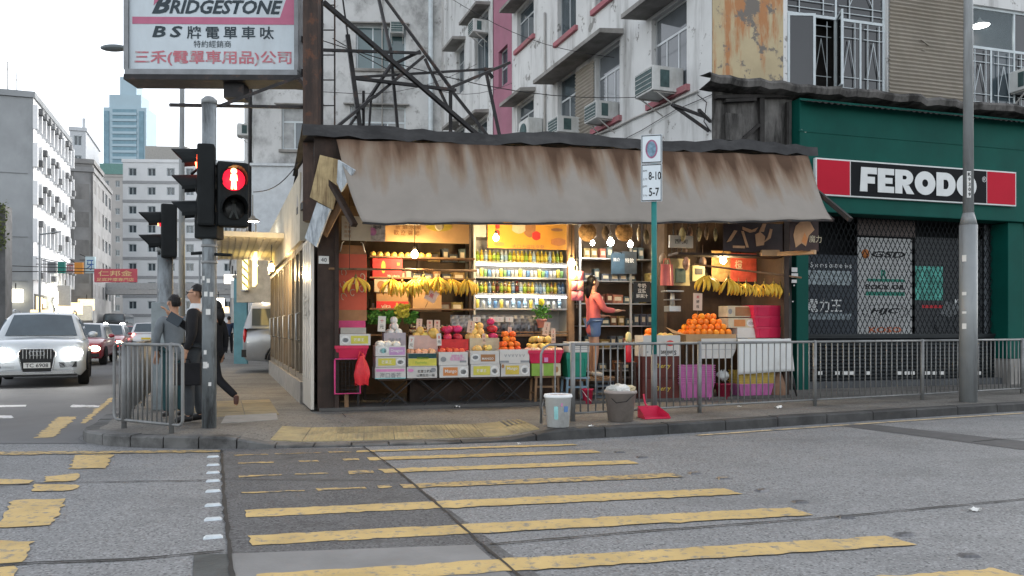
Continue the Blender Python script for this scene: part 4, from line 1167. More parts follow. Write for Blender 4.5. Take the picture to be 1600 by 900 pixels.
# dark verge wall and foliage at the extreme left edge
lb = T('near_left_pier','dark pier with creeper at the left edge of the picture','pillar',at(-14,512,58) - Vector((0,0,CH)),R(20))
g = MB(); g.box(-2,.9,0,2,0,10.3); g.build('pier',mat('pier_dark',(.10,.10,.10),.8,var=.3,vs_=1),lb)
g = MB()
for k in range(420):
    a = Vector((rnd.uniform(-1.6,1.05),rnd.uniform(-.35,-.02),7.0 + 3.6 * rnd.random())); d = Vector((rnd.uniform(-1,1),rnd.uniform(-1,0),rnd.uniform(-1,1))).normalized() * .14; e = d.orthogonal().normalized() * .09
    g.add([a,a + d + e,a + d * 2,a + d - e],[(0,1,2,3)])
g.build('creeper',mat('creeper_leaf',(.07,.085,.03),.7,var=.5,vs_=2),lb,fix=False)
# right-hand row of the side street beyond the stall
f5 = Fr(-3.17 - .342 * 38,12 + .94 * 38,0,-70)
far_block('right_row_house','dim house on the right side of the side street beyond the barber pole',Fr(f5.w(-60,0).x,f5.w(-60,0).y,0,-70),56,6,9.0,2,14,M_grey,None,.5,.45,3.6)
# ================================================================ the fruit stall
M_awn = mat('awning_canvas',(0.25,0.226,0.200),0.85,var=.08,vs_=2,bump=.15,bs=12)
def awning_stains(m,ztop,zbot):
    """brown water stains that run down from the roof edge in uneven tongues"""
    N = m.node_tree.nodes; L = m.node_tree.links; b = N['Principled BSDF']
    src = b.inputs['Base Color'].links[0].from_socket
    tc = N.new('ShaderNodeTexCoord'); sp = N.new('ShaderNodeSeparateXYZ'); L.new(tc.outputs['Object'],sp.inputs[0])
    mp = N.new('ShaderNodeMapping'); mp.inputs['Scale'].default_value = (2.2,.1,.35); L.new(tc.outputs['Object'],mp.inputs[0])
    n = N.new('ShaderNodeTexNoise'); n.inputs['Scale'].default_value = 1.6; n.inputs['Detail'].default_value = 6; L.new(mp.outputs[0],n.inputs['Vector'])
    mr = N.new('ShaderNodeMapRange'); mr.inputs['From Min'].default_value = zbot; mr.inputs['From Max'].default_value = ztop; L.new(sp.outputs['Z'],mr.inputs['Value'])
    ad = N.new('ShaderNodeMath'); ad.operation = 'MULTIPLY_ADD'; ad.inputs[1].default_value = 1.5; ad.inputs[2].default_value = -.77; L.new(n.outputs['Fac'],ad.inputs[0])
    sm = N.new('ShaderNodeMath'); sm.operation = 'ADD'; L.new(ad.outputs[0],sm.inputs[0]); L.new(mr.outputs[0],sm.inputs[1])
    r2 = N.new('ShaderNodeValToRGB'); r2.color_ramp.elements[0].position = .45; r2.color_ramp.elements[0].color = (1,1,1,1)
    r2.color_ramp.elements[1].position = 1.0; r2.color_ramp.elements[1].color = (.30,.19,.13,1)
    e = r2.color_ramp.elements.new(.66); e.color = (.90,.78,.67,1); e = r2.color_ramp.elements.new(.82); e.color = (.60,.43,.33,1)
    L.new(sm.outputs[0],r2.inputs[0])
    mx = N.new('ShaderNodeMix'); mx.data_type = 'RGBA'; mx.blend_type = 'MULTIPLY'; mx.inputs['Factor'].default_value = 1; L.new(src,mx.inputs[6]); L.new(r2.outputs[0],mx.inputs[7])
    L.new(mx.outputs[2],b.inputs['Base Color'])
M_tar = mat('tarred_roof_sheet',(.045,.045,.047),.8,var=.35,vs_=2,bump=.4,bs=10,grime=(.10,.10,.10),gs=(1,3,3),glo=.5,ghi=.75,gk=.7)
M_dwood = mat('dark_brown_wood',(.045,.03,.024),.7,var=.35,vs_=4,bump=.2,grime=(.02,.016,.014),gs=(6,6,.8),glo=.45,ghi=.7)
M_wood = mat('worn_wood',(.20,.12,.065),.7,var=.3,vs_=5,bump=.2,grime=(.09,.05,.03),gs=(8,8,1),glo=.45,ghi=.7)
M_steel = mat('brushed_steel',(.42,.42,.41),.35,metal=.7,var=.12,vs_=3)
M_wsheet = mat('white_metal_sheet',(.50,.47,.42),.38,metal=.25,var=.12,vs_=2,grime=(.25,.22,.18),gs=(2,2,.5),glo=.5,ghi=.75,gk=.7)

ST = T('fruit_stall','old corner fruit stall with sagging stained awning and tarred roof','stall',S.o,S.a)
xl,xR = 0.0,8.12                  # stall front from corner to green shop
zR0,zR1 = 3.98,4.25               # roof height left and right
zr = lambda x: zR0 + (zR1 - zR0) * x / xR
# roof: lumpy tarred sheets with an uneven front edge
g = MB()
def rf(u,v):
    x = -.15 + (xR + .45) * u; r_ = random.Random(int(u * 40) * 7 + int(v * 6))
    return (x,-.32 + 4.6 * v,zr(x) + .10 + .10 * v + .035 * math.sin(u * 17) + r_.uniform(-.02,.02))
g.grid(40,6,rf,sm=False)
def rfb(u,v):
    p = rf(u,0); r_ = random.Random(int(u * 40) + 99)
    return (p[0],-.33 - .02 * v,p[2] - v * (.17 + r_.uniform(-.02,.03)))
g.grid(40,2,rfb,sm=False)
g.grid(40,1,lambda u,v: (rf(u,0)[0],-.33 + 4.6 * v,zr(rf(u,0)[0]) - .04),sm=False)
g.build('roof',M_tar,ST,fix=False)
# fascia board behind the awning top
g = MB(); g.box(.02,xR + .1,-.22,-.16,zR0 - .55,zR0 - .02); g.build('fascia_board',M_dwood,ST)
# awning
ax0,ax1 = .32,xR + .10
pA = S.lp(566,348,-1.1); pB = S.lp(1300,343,-1.1)
def af(u,v):
    x = ax0 + (ax1 - ax0) * u
    xt,xb = x,pA[0] + (pB[0] - pA[0]) * u
    zt = zr(x) - .10; zb = pA[1] + (pB[1] - pA[1]) * u - .02 * math.sin(u * math.pi) - .004 * math.sin(u * 26)
    sag = -.10 * math.sin(v * math.pi) * (1 + .35 * math.sin(u * 21 + 1) + .25 * math.sin(u * 47))
    if u > .94: sag += -.08 * math.sin(v * math.pi) * (u - .94) / .06
    yy = -.34 + (-1.1 + .34) * (v ** .9)
    fold = .018 * math.sin(u * 33 + v * 3) * math.sin(v * math.pi) + .01 * math.sin(u * 71 - v * 5)
    return (xt + (xb - xt) * v,yy + fold * .6,zt + (zb - zt) * v + sag + fold)
g = MB(); g.grid(120,16,af)
aw = g.build('awning',M_awn,ST,fix=False)
md = aw.modifiers.new('thickness','SOLIDIFY'); md.thickness = .006
awning_stains(M_awn,4.0,2.65)
g = MB()
for i in range(24):
    a,b = af(i / 24,1),af((i + 1) / 24,1)
    g.bar((a[0],a[1] - .004,a[2] - .012),(b[0],b[1] - .004,b[2] - .012),.028)
g.build('awning_rod',M_iron,aw)
for px,py in ((1252,280),):
    a = S.lp(1243,268,-.35); 
    g = MB(); g.bar((xR + .02,-.1,zR1 - .35),(pB[0] + .32,-1.15,pB[1] + .0),.07); g.bar((xR - .05,-.1,zR1 - .5),(pB[0] + .1,-1.0,pB[1] - .0),.05); g.build('awning_arm',M_iron,aw)
g = MB(); g.bar((.22,-.25,3.35),(.52,-.85,2.62),.085,.06); g.build('awning_arm',M_dwood,aw)
# corner: dark timber front panel, posts
p = S.rect(495,528,380,640,.02)
g = MB(); g.box(.08,p[1],.02,.08,0,zR0 - .1); g.build('corner_panel',M_dwood,ST)
for x,w_,m_ in ((p[1] - .02,.06,M_dwood),(S.x(893,.5),.10,M_wood),(xR - .08,.10,M_dwood)):
    g = MB(); y0 = -.03 if x < 2 else (.5 if x < 6 else .0); g.box(x - w_ / 2,x + w_ / 2,y0,y0 + .1,0,zr(x) - .2); g.build('post',m_,ST)
r_ = S.rect(498,514,400,412,.0); g = MB(); g.box(r_[0],r_[1],.005,.018,r_[2],r_[3]); g.build('door_number',M_labw,ST); text('40',(r_[0] + r_[1]) / 2,.002,(r_[2] + r_[3]) / 2,ST,M_ink,h=.06)
# interior shell
yB = 2.35                           # back wall
M_inn = mat('stall_inner_wall',(.10,.072,.05),.75,var=.35,vs_=2,grime=(.06,.045,.035),gs=(1,1,.6),glo=.45,ghi=.7)
M_flr = mat('stall_floor',(.085,.082,.078),.8,var=.2,vs_=2,bump=.2)
xK = 6.42
g = MB(); g.box(.15,xK,yB,yB + .06,0,zR0 - .1); g.build('back_wall',M_inn,ST)
g = MB(); g.box(xK + .06,xR - .06,1.45,1.5,0,zR0 - .1); g.build('back_wall',M_dwood,ST)
g = MB(); g.box(xK,xK + .055,1.42,yB - .01,0,zR0 - .1); g.build('inner_wall',M_inn,ST)
g = MB(); g.box(.15,.2,.09,yB,0,zR0 - .1); g.build('inner_wall',M_inn,ST)
g = MB(); g.box(xR - .05,xR,.12,yB,0,zR0 - .1); g.build('inner_wall',M_dwood,ST)
g = MB(); g.box(.2,xR - .06,.05,yB,zR0 - .62,zR0 - .56); g.build('ceiling',M_inn,ST)
g = MB(); g.box(.1,xR,-.05,yB,.004,.05); g.build('floor_slab',M_flr,ST)
# side wall along the side street: shutter sheet, then doors with glass, kick wall
Sd = Fr(S.o.x,S.o.y,ZP,-70)      # local x negative = away
SDW = obj('street_flank',None,ST); SDW.rotation_euler = (0,0,Sd.a - S.a)
def sdz(px,py): return Sd.lp(px,py,0)
g = MB(); g.box(-1.25,-.02,-.015,.03,.03,2.55); 
for k in range(4): g.box(-1.2 + k * .3,-1.19 + k * .3,-.022,.0,.45,2.5)
sh = g.build('metal_shutter_leaf',M_wsheet,SDW)
text('海水',-.62,-.025,1.55,SDW,mat('faded_ink',(.3,.28,.24),.6),h=.42,name='faded_lettering')
zc_s = 2.75
M_drs = mat('bronze_door_frame',(.16,.13,.095),.4,metal=.4,var=.2,vs_=3)
g = MB(); g.box(-10.3,-1.27,-.05,.2,0,.35); g.build('kick_wall',mat('terrazzo_kick',(.22,.205,.185),.6,var=.2,vs_=6),SDW)
M_glsh = glassy('side_door_glass',(.10,.085,.06),.1)
for k in range(6):
    x1 = -1.32 - k * 1.5; x0 = x1 - 1.4
    f_ = MB()
    for a,b,c,d in ((x0,x0 + .09,.36,2.6),(x1 - .09,x1,.36,2.6),(x0 + .09,x1 - .09,2.5,2.6),(x0 + .09,x1 - .09,.36,.46),((x0 + x1) / 2 - .03,(x0 + x1) / 2 + .03,.46,2.5)): f_.box(a,b,.0,.09,c,d)
    dr = f_.build('door',M_drs,SDW)
    for a,b in ((x0 + .08,(x0 + x1) / 2 - .02),((x0 + x1) / 2 + .02,x1 - .08)):
        p_ = MB(); p_.box(a,b,.03,.05,.45,2.51); p_.build('pane',M_glsh,dr)
    h_ = MB(); h_.tube([((x0 + x1) / 2 + .09,-.0,1.0),((x0 + x1) / 2 + .09,-.06,1.02),((x0 + x1) / 2 + .09,-.06,1.45),((x0 + x1) / 2 + .09,0,1.47)],.014,6); h_.build('handle',M_steel,dr)
g = MB(); g.box(-10.3,-1.26,-.06,.2,2.61,3.7); g.build('side_fascia',mat('side_fascia_cream',(.42,.38,.30),.7,var=.12,grime=(.2,.17,.13),gs=(1,1,.4),glo=.5,ghi=.75),SDW)
g = MB(); g.box(-10.3,-.02,.16,.2,.36,3.7); g.build('side_backing',M_inn,SDW)
g = MB(); g.box(-10.3,-.0,.03,4.3,3.72,3.86); g.build('side_roof',M_tar,SDW)
g = MB(); g.box(-10.36,-10.301,.0,4,0,3.7); g.build('end_wall',M_inn,SDW)
# tin canopy with downlights halfway along the side
g = MB(); g.box(-10.2,-4.6,-1.25,-.062,3.0,3.10); g.build('side_canopy',mat('canopy_cream',(.45,.42,.34),.6,var=.1),SDW)
for k in range(9):
    b = MB(); b.box(-10.1,-4.7,-1.22 + k * .13,-1.20 + k * .13,2.985,2.999); b.build('canopy_slat',mat('canopy_slat',(.36,.33,.26),.6),SDW) if k < 9 else None
g = MB(); g.box(-10.2,-4.55,-1.32,-1.252,2.98,3.42); g.build('canopy_fascia',mat('canopy_fascia',(.42,.42,.41),.6,var=.15),SDW)
M_warm = mat('bulb_warm',(1,.85,.5),emis=(1,.80,.42),es=40,var=0)
M_cool = mat('bulb_cool',(1,1,1),emis=(1,.96,.88),es=40,var=0)
M_fit = mat('lamp_fitting',(.2,.18,.15),.5,metal=.5,var=.2)
def bulb(loc,label,m,power,col,r=.045,name='light_bulb',cord=.3,group=None):
    t = T(name,label,'light bulb',loc,0,group)
    b = MB(); b.lathe([(.004,-r),(r * .6,-r * .8),(r,-r * .1),(r * .85,r * .6),(r * .45,r * 1.15),(r * .4,r * 1.3)],12); gl = b.build('bulb',m,t)
    s_ = MB(); s_.lathe([(r * .42,r * 1.3),(r * .45,r * 2.2),(r * .15,r * 2.4)],10); s_.build('socket',M_fit,t)
    if cord:
        c = MB(); c.tube([(0,0,r * 2.3),(.005,0,r * 2.3 + cord)],.006,5); c.build('cord',M_iron,t)
    l = bpy.data.lights.new('bulb_light','POINT'); l.energy = power; l.color = col; l.shadow_soft_size = r
    lo = bpy.data.objects.new('bulb_light',l); COL.objects.link(lo); lo.parent = t; lo.location = (0,0,-r * 1.6)
    return t
WARM = (1,.70,.36)
# side street lamps: bare bulbs on a post, canopy downlights
for px,py,dx,lab in ((399,415,-8.2,'larger bare warm bulb of the pair beside the yellow lit door'),(424,419,-6.8,'smaller bare warm bulb of the pair, nearer the shutter leaf')):
    q = Sd.lp(px,py,-.35); k = Sd.w(q[0],-.35,q[1])
    bulb(k,lab,M_warm,45,WARM,.06,group='bare bulbs on the side street')
for i,(px,py) in enumerate(((395,346),(386,368),(378,378))):
    q = Sd.lp(px,py,-1.1); k = Sd.w(max(q[0],-10.3 - i * 1.5),-1.1,2.96)
    p_ = at(px,py,18.0 + i * 2.6)
    t = T('downlight',['nearest','middle','farthest'][i] + ' of three white downlight discs under the side canopy','lamp',p_,0,'downlights of the side canopy')
    b = MB(); b.lathe([(.02,0),(.13,0),(.15,.03),(.05,.09),(.04,.13)],16,mi=0); b.build('housing',M_fit,t)
    b = MB(); b.lathe([(.001,-.006),(.125,-.006),(.125,-.002),(.001,-.002)],16); b.build('lens',M_cool,t)
    rod = MB(); rod.tube([(0,0,.12),(0,0,.6)],.012,5); rod.build('rod',M_fit,t)
# glowing panel added for the yellow lamplit wall, then barber pole further along
q = Sd.lp(430,400,-.1)
g = MB(); g.box(-9.6,-7.6,-.075,-.062,2.62,3.0)
t = T('lamplit_wall_panel','glowing panel standing in for the yellow lamplit wall over the side doors','glow panel',Sd.w(-8.5,-.5,2.25),Sd.a)
g = MB(); g.box(-.75,.75,.0,.06,0,.95); g.build('panel',mat('yellow_lit',(.9,.7,.25),emis=(1,.72,.22),es=1.5,var=.1),t); 
for sx in (-.7,.7): g = MB(); g.bar((sx,.03,.95),(sx,.03,1.4),.03); g.build('hanger',M_fit,t)
p = at(383,512,25.5)
bp_ = T('barber_pole','glowing striped barber pole box on the side street','barber pole',(p.x,p.y,at(383,455,25.5).z),R(-10))
g = MB(); g.lathe([(.12,0),(.12,.05),(.09,.06)],12); g.lathe([(.09,1.25),(.12,1.26),(.12,1.32)],12); g.build('cap',M_steel,bp_)
M_bar = mat('barber_yellow',(.9,.8,.35),emis=(1,.78,.25),es=1.6,var=0); M_bar2 = mat('barber_dark',(.12,.1,.06),.5)
g = MB(); n = 12
for i in range(30):
    for k in range(n):
        a0,a1 = 2 * math.pi * k / n,2 * math.pi * (k + 1) / n; z0_,z1_ = .06 + i * .04,.10 + i * .04
        g.add([(.085 * math.cos(a0),.085 * math.sin(a0),z0_),(.085 * math.cos(a1),.085 * math.sin(a1),z0_),(.085 * math.cos(a1),.085 * math.sin(a1),z1_),(.085 * math.cos(a0),.085 * math.sin(a0),z1_)],[(0,1,2,3)],1 if ((i + k) % 6) < 2 else 0)
g.build('striped_tube',[M_bar,M_bar2],bp_,fix=False)
g = MB(); g.box(-.35,1.3,.1,.5,-.35,1.65); g.bar((.9,.3,1.65),(1.6,1.2,2.4),.06); g.build('sign_box',mat('barber_wall',(.28,.25,.2),.7,var=.2),bp_)
# blue hoarding in the far pavement
t = T('teal_hoarding','narrow teal painted door leaf by the parked van','door',at(376,512,27) * Vector((1,1,0)) if False else Vector((at(376,512,27).x,27,ZP)),R(-10))
g = MB(); g.box(-.25,.22,0,.1,0,2.9); g.build('leaf',mat('teal_paint',(.10,.22,.25),.6,var=.2,vs_=2),t); g = MB(); g.box(-.3,.3,-.03,.12,2.9,3.0); g.build('lintel',M_slabu,t)
# torn posters and boards hanging off the roof corner
def board(name,label,P,D,m,th=.03,cat='board',parts=None):
    """P: four picture corners (tl,tr,br,bl) with their depths"""
    V = [at(p[0],p[1],p[2] if len(p) > 2 else D) for p in P]; o = sum(V,Vector()) / 4
    nrm = (V[1] - V[0]).cross(V[3] - V[0]).normalized() * th
    t = T(name,label,cat,o)
    g = MB(); vv = [v - o for v in V]; g.add(vv + [v + nrm for v in vv],[(0,1,2,3),(7,6,5,4),(0,4,5,1),(1,5,6,2),(2,6,7,3),(3,7,4,0)]); g.build('sheet',m,t)
    return t
M_torn = mat('torn_poster',(.40,.31,.17),.8,var=.25,vs_=6,bump=.3,bs=8,grime=(.16,.11,.06),gs=(9,9,1),glo=.45,ghi=.62)
M_tornb = mat('torn_poster_pale',(.46,.50,.53),.7,var=.2,vs_=5,grime=(.18,.2,.22),gs=(9,9,1.5),glo=.5,ghi=.65)
board('torn_poster','torn yellowed poster hanging from the stall roof corner',[(500,242),(540,252),(520,328),(484,308)],11.35,M_torn,cat='poster')
board('torn_poster','crumpled pale blue poster flap beside the yellowed one',[(528,250,11.2),(554,266,11.1),(533,300,11.25),(526,285,11.3)],11.2,M_tornb,cat='poster')
board('cloth_banner','faded white banner strip slanting down over the shutter leaf',[(495,316,11.4),(516,327,11.3),(494,386,11.35),(476,372,11.5)],11.4,M_tornb,cat='banner')
board('roof_batten','bare wooden board leaning under the torn poster',[(529,312,11.4),(537,318,11.4),(510,371,11.5),(502,364,11.5)],11.4,M_wood)
board('side_signboard','faded blank signboard on the stall flank below the rusty column',[(466,265,13.2),(482,242,11.9),(482,304,11.9),(463,325,13.2)],12.4,mat('faded_board',(.30,.28,.26),.7,var=.2,vs_=3),.06)
t = board('dark_beam_end','dark beam end under the faded signboard',[(463,326,13.2),(487,300,11.8),(487,312,11.8),(463,336,13.2)],12.4,M_iron,.1,'beam')

# ================================================================ roof billboard with its iron frame
yb1,yb2 = .55,2.3
def sp_(px,py,yl): q = S.lp(px,py,yl); return S.w(q[0],yl,q[1])
BF = T('iron_scaffold','black iron scaffold frame bracing the billboard on the stall roof','frame',S.w(.0,.4,zR0 + .1),0)
bo = BF.location.copy()
def strut(a,b,w=.055,m=None,nm='brace',ya=yb1,yb_=None):
    g = MB(); g.bar(sp_(*a,ya) - bo,sp_(*b,yb_ if yb_ is not None else ya) - bo,w,w * .8); g.build(nm,m or M_iron,BF)
c_x = S.x(487,.35)
g = MB(); g.box(-.11,.11,-.11,.11,-1.2,6.0,M=Matrix.Translation(S.w(c_x,.2,zR0) - bo)); g.build('column',M_rustc,BF)
g = MB(); cc = S.w(S.x(502,.3),.3,zR0) - bo; g.bar(cc + Vector((0,0,-.3)),cc + Vector((0,0,5.5)),.05); g.build('post',M_iron,BF)
for a,b,w_,ya,yb_ in [((505,3),(780,240),.075,yb1,1.2),((598,-8),(706,140),.065,yb2,1.4),((706,142),(784,240),.06,1.4,1.2),((591,-5),(610,78),.05,yb2,1.6),((610,75),(623,222),.06,1.6,1.6),
        ((535,-5),(544,60),.03,1.0,1.0),((543,55),(566,226),.085,1.0,1.0),((498,78),(657,83),.05,yb1,1.4),((657,80),(612,102),.05,1.4,1.5),((612,100),(566,170),.05,1.5,1.0),
        ((662,88),(585,152),.055,1.4,1.1),((585,150),(490,228),.055,1.1,.5),((553,121),(778,107),.045,1.0,2.3),((553,122),(712,141),.06,1.0,1.4),((702,138),(796,98),.06,1.4,2.3),
        ((704,140),(704,240),.06,1.4,1.4),((758,106),(787,242),.05,2.2,1.8),((760,108),(770,122),.06,2.2,2.2),((568,201),(704,220),.06,1.0,1.4),((664,92),(703,175),.05,1.4,1.4),
        ((568,142),(568,202),.04,1.2,1.2),((580,152),(575,224),.045,1.1,1.1),((556,182),(528,224),.05,1.0,.9),((486,168),(265,164),.05,.25,-.6),((487,112),(345,165),.055,.25,-.4)]:
    strut(a,b,w_,ya=ya,yb_=yb_)
for a,b in (((504,-5),(504,225)),((523,-5),(523,225))): strut(a,b,.022,M_rustc,'ladder_rail',.8)
for y_ in (8,47,86,125,165,205): strut((504,y_),(523,y_),.018,M_iron,'ladder_rung',.8)
g = MB()
for a,b in (((505,222),(566,222)),((505,228),(566,228)),((505,222),(505,232)),((566,222),(566,232)),((540,222),(540,232)),((505,224),(540,231))): g.bar(sp_(*a,.5) - bo,sp_(*b,.5) - bo,.012)
g.build('wire_tray',M_pipe,BF)
# the billboard box
DB = 12.0
b0,b1 = at(201,116,DB),at(462,116,DB)
BB = T('billboard','white billboard reading BRIDGESTONE with red Chinese company name','billboard',((b0.x + b1.x) / 2,DB,b0.z),R(1.0))
w = b1.x - b0.x; h = at(300,-40,DB).z - b0.z
M_bbw = mat('billboard_white',(.50,.56,.60),.45,var=.06,vs_=2,grime=(.38,.41,.43),gs=(2,2,.5),glo=.5,ghi=.75,gk=.6)
M_bbr = mat('billboard_red',(.42,.13,.21),.5,var=.08,vs_=5)
M_bbk = mat('billboard_ink',(.03,.045,.055),.5,var=.2)
M_bbr2 = mat('billboard_red_worn',(.44,.14,.17),.5,var=.1,rust=(.35,.36,.36),rs=8,rlo=.52,rhi=.62)
g = MB(); g.box(-w / 2,w / 2,0,.38,.05,h); g.build('box',M_bbw,BB)
g = MB()
g.box(-w / 2 - .03,w / 2 + .03,-.05,.4,-.02,.06); g.box(-w / 2 - .05,-w / 2 + .02,-.04,.38,.061,h); g.box(w / 2 - .02,w / 2 + .04,-.04,.38,.061,h); g.build('frame',mat('bb_frame',(.2,.21,.22),.5,metal=.3,var=.2),BB)
g = MB(); g.box(-w / 2 - .04,w / 2 + .04,-.06,.41,-.10,-.021); g.build('bottom_rail',M_iron,BB)
def bz(py): return at(300,py,DB).z - b0.z
def bx_(px): return at(px,100,DB).x - (b0.x + b1.x) / 2
g = MB(); g.box(bx_(208),bx_(459),-.006,-.001,bz(38),bz(27)); g.prism([(bx_(437),bz(27)),(bx_(459),bz(27)),(bx_(461),bz(-6)),(bx_(448),bz(-6))],-.006,-.001); g.build('red_band',M_bbr,BB)
g = MB(); g.prism([(bx_(241),bz(9)),(bx_(250),bz(0)),(bx_(255),bz(-12)),(bx_(243),bz(-12))],-.006,-.002); g.build('red_wedge',M_bbr,BB)
text('RIDGESTONE',bx_(353),-.006,bz(11),BB,M_bbk,w=bx_(441) - bx_(265),h=bz(1) - bz(23),bold=.03,shear=.28)
text('B',bx_(253),-.006,bz(8),BB,M_bbk,w=bx_(270) - bx_(240),h=bz(-6) - bz(22),bold=.04,shear=.4)
text('BS',bx_(262),-.006,bz(50),BB,M_bbk,w=bx_(285) - bx_(238),h=bz(41) - bz(59),bold=.03,shear=.2,spacing=1.4)
text('牌電單車呔',bx_(360),-.006,bz(51),BB,M_bbk,w=bx_(427) - bx_(292),h=bz(41) - bz(61),bold=.015,spacing=1.45)
text('特約經銷商',bx_(332),-.006,bz(69),BB,M_bbk,w=bx_(361) - bx_(303),h=bz(63) - bz(74))
text('三禾(電單車用品)公司',bx_(333),-.006,bz(91),BB,M_bbr2,w=bx_(455) - bx_(211),h=bz(79) - bz(103),bold=.022)
g = MB(); p0 = at(377,118,12.3); p1 = at(374,136,12.3)
g.box(-.2,.1,.1,.38,-.32,-.102,M=Matrix.Translation((p0.x - BB.location.x,0,0))); g.build('lamp_box',M_iron,BB)
g = MB(); g.bar((w / 2,.2,h * .4),(w / 2 + .3,.2,h * .4),.08); g.bar((w / 2,.2,.1),(w / 2 + .3,.2,.1),.08); g.build('fixing_arm',M_iron,BB)
# old wires slung across the fronts
wr = T('overhead_wire','thin sagging wires strung from the billboard to the white tenement','wire',(0,0,0))
for a,b,sg in (((385,130,13),(745,100,26),.5),((462,50,12.3),(1050,150,17.5),.4),((520,60,13),(800,130,25),.6),((396,300,14),(480,235,13),.2),((700,-5,20),(960,90,19),.3)):
    P0,P1 = at(*a),at(*b); g = MB()
    g.tube([P0.lerp(P1,k / 10) - Vector((0,0,sg * math.sin(k / 10 * math.pi))) for k in range(11)],.008,4); g.build('strand',M_iron,wr)
# ================================================================ goods on and in the stall
def gloc(px,py,yl): q = S.lp(px,py,yl); return S.w(q[0],yl,q[1])
M_card = mat('carton_white',(.50,.485,.46),.75,var=.08,vs_=5,orand=.08)
M_cardb = mat('carton_brown',(.33,.21,.11),.8,var=.12,vs_=5,orand=.12)
M_cardd = mat('carton_inside',(.30,.24,.17),.8,var=.12,vs_=5)
def pmat(name,col,**k): return mat(name,col,k.pop('rough',.6),var=k.pop('var',.15),vs_=k.pop('vs_',8),**k)
K = dict(yg=pmat('print_yellow',(.50,.46,.08)),ye=pmat('print_gold',(.52,.40,.07)),pu=pmat('print_mauve',(.42,.24,.42)),or_=pmat('print_orange',(.50,.20,.07)),br=pmat('print_brown',(.30,.15,.07)),
         pk=pmat('print_pink',(.55,.22,.40)),dg=pmat('print_dark_green',(.02,.06,.06)),gr=pmat('print_green',(.20,.33,.06)),bk=pmat('print_black',(.03,.03,.03)),gy=pmat('print_grey',(.22,.23,.24)),
         wh=pmat('print_white',(.6,.6,.58)),te=pmat('print_teal',(.25,.50,.50)),rd=pmat('print_red',(.50,.04,.04)),cr=pmat('print_cream',(.48,.42,.30)),bl=pmat('print_blue',(.1,.2,.4)))
def carton(label,px0,px1,py0,py1,yl,dep=.34,m=None,decor=(),open_=False,name='carton',group=None,cat='box',rot=0,base=None):
    """a printed cardboard box; decor: (u0,u1,v0,v1,key) rectangles, (u,v,w,h,key,'o') ovals, (text,u,v,w,key) lettering on its front"""
    x0,x1,z0,z1 = S.rect(px0,px1,py0,py1,yl)
    if base is not None: z1 += base - z0 if False else 0; z0 = base
    w,h = x1 - x0,z1 - z0
    t = T(name,label,cat,S.w((x0 + x1) / 2,yl,z0),S.a + rot,group)
    m = m or M_card
    g = MB()
    if open_:
        g.box(-w / 2,w / 2,0,dep,0,h * .72); k = .012
        g.box(-w / 2,w / 2,0,k,h * .721,h); g.box(-w / 2,w / 2,dep - k,dep,h * .721,h); g.box(-w / 2,-w / 2 + k,k,dep - k,h * .721,h); g.box(w / 2 - k,w / 2,k,dep - k,h * .721,h)
        g.build('tray',m,t)
    else:
        g.box(-w / 2,w / 2,0,dep,0,h); g.build('body',m,t,bev=.004)
        f_ = MB(); f_.box(-w / 2 + .01,w / 2 - .01,dep * .49,dep * .51,h + .0005,h + .002); f_.build('tape',M_cardd,t)
    for d in decor:
        if isinstance(d[0],str):
            text(d[0],-w / 2 + d[1] * w,-.004,d[2] * h,t,K[d[4]],w=d[3] * w,name='lettering',bold=.01)
        elif len(d) == 6:
            g = MB(); n = 14
            g.prism([(-w / 2 + d[0] * w + math.cos(a * 2 * math.pi / n) * d[2] * w / 2,d[1] * h + math.sin(a * 2 * math.pi / n) * d[3] * h / 2) for a in range(n)],-.0045,-.001); g.build('printed_oval',K[d[4]],t)
        else:
            g = MB(); g.box(-w / 2 + d[0] * w,-w / 2 + d[1] * w,-.003,-.0008,d[2] * h,d[3] * h); g.build('printed_panel',K[d[4]],t)
    return t,w,h,(x0,x1,z0,z1)
dy = [(.18,.5,.30,.75,'wh','o'),(.18,.46,.2,.4,'gy','o'),(.36,.92,.15,.85,'yg'),('芒果王',.62,.5,.34,'wh')]
dyr = [(.08,.66,.15,.85,'yg'),(.82,.5,.30,.75,'wh','o'),(.82,.46,.2,.4,'gy','o'),('芒果王',.36,.5,.34,'wh')]
dorr = [(.12,.62,.15,.85,'or_'),(.82,.5,.30,.75,'wh','o'),(.82,.46,.2,.4,'gy','o'),('Mango',.38,.5,.4,'wh')]
dyrr = [(.15,.62,.15,.85,'ye'),(.82,.5,.30,.75,'wh','o'),(.82,.46,.2,.4,'gy','o'),(.06,.8,.1,.3,'br','o'),('Mango',.38,.6,.36,'wh')]
zT = S.lp(700,590,0)[1]           # table top height above the pavement
# bottom row, resting on the folding tables
carton('white carton with pink stripe, lowest in the leftmost column',586,634,574,592,0,decor=[(.03,.95,.62,.85,'pk'),('海口香芒',.5,.3,.7,'gy'),(0,1,0,.08,'te')],base=zT)
carton('white carton with black characters below the dark green one',636,683,573,590,0,decor=[('紅富士蘋果',.6,.6,.5,'bk'),('山東煙台一級',.62,.25,.6,'bk'),(.12,.7,.2,.3,'pk','o'),(.87,.7,.18,.4,'gy','o')],base=zT)
carton('carton with orange mango panel in the bottom row',687,732,571,589,0,decor=dorr,base=zT)
carton('carton with olive mango panel, fourth in the bottom row',736,781,569,587,0,decor=dyr,base=zT)
carton('carton with golden mango panel, fifth in the bottom row',783,828,568,586,0,decor=dyrr,base=zT)
carton('low green carton under the red crate of mangoes',831,876,568,585,0,m=K['gr'],decor=[(.36,.40,0,1,'cr'),(.75,1,0,1,'cr'),(.86,.5,.12,.5,'br','o')],base=zT)
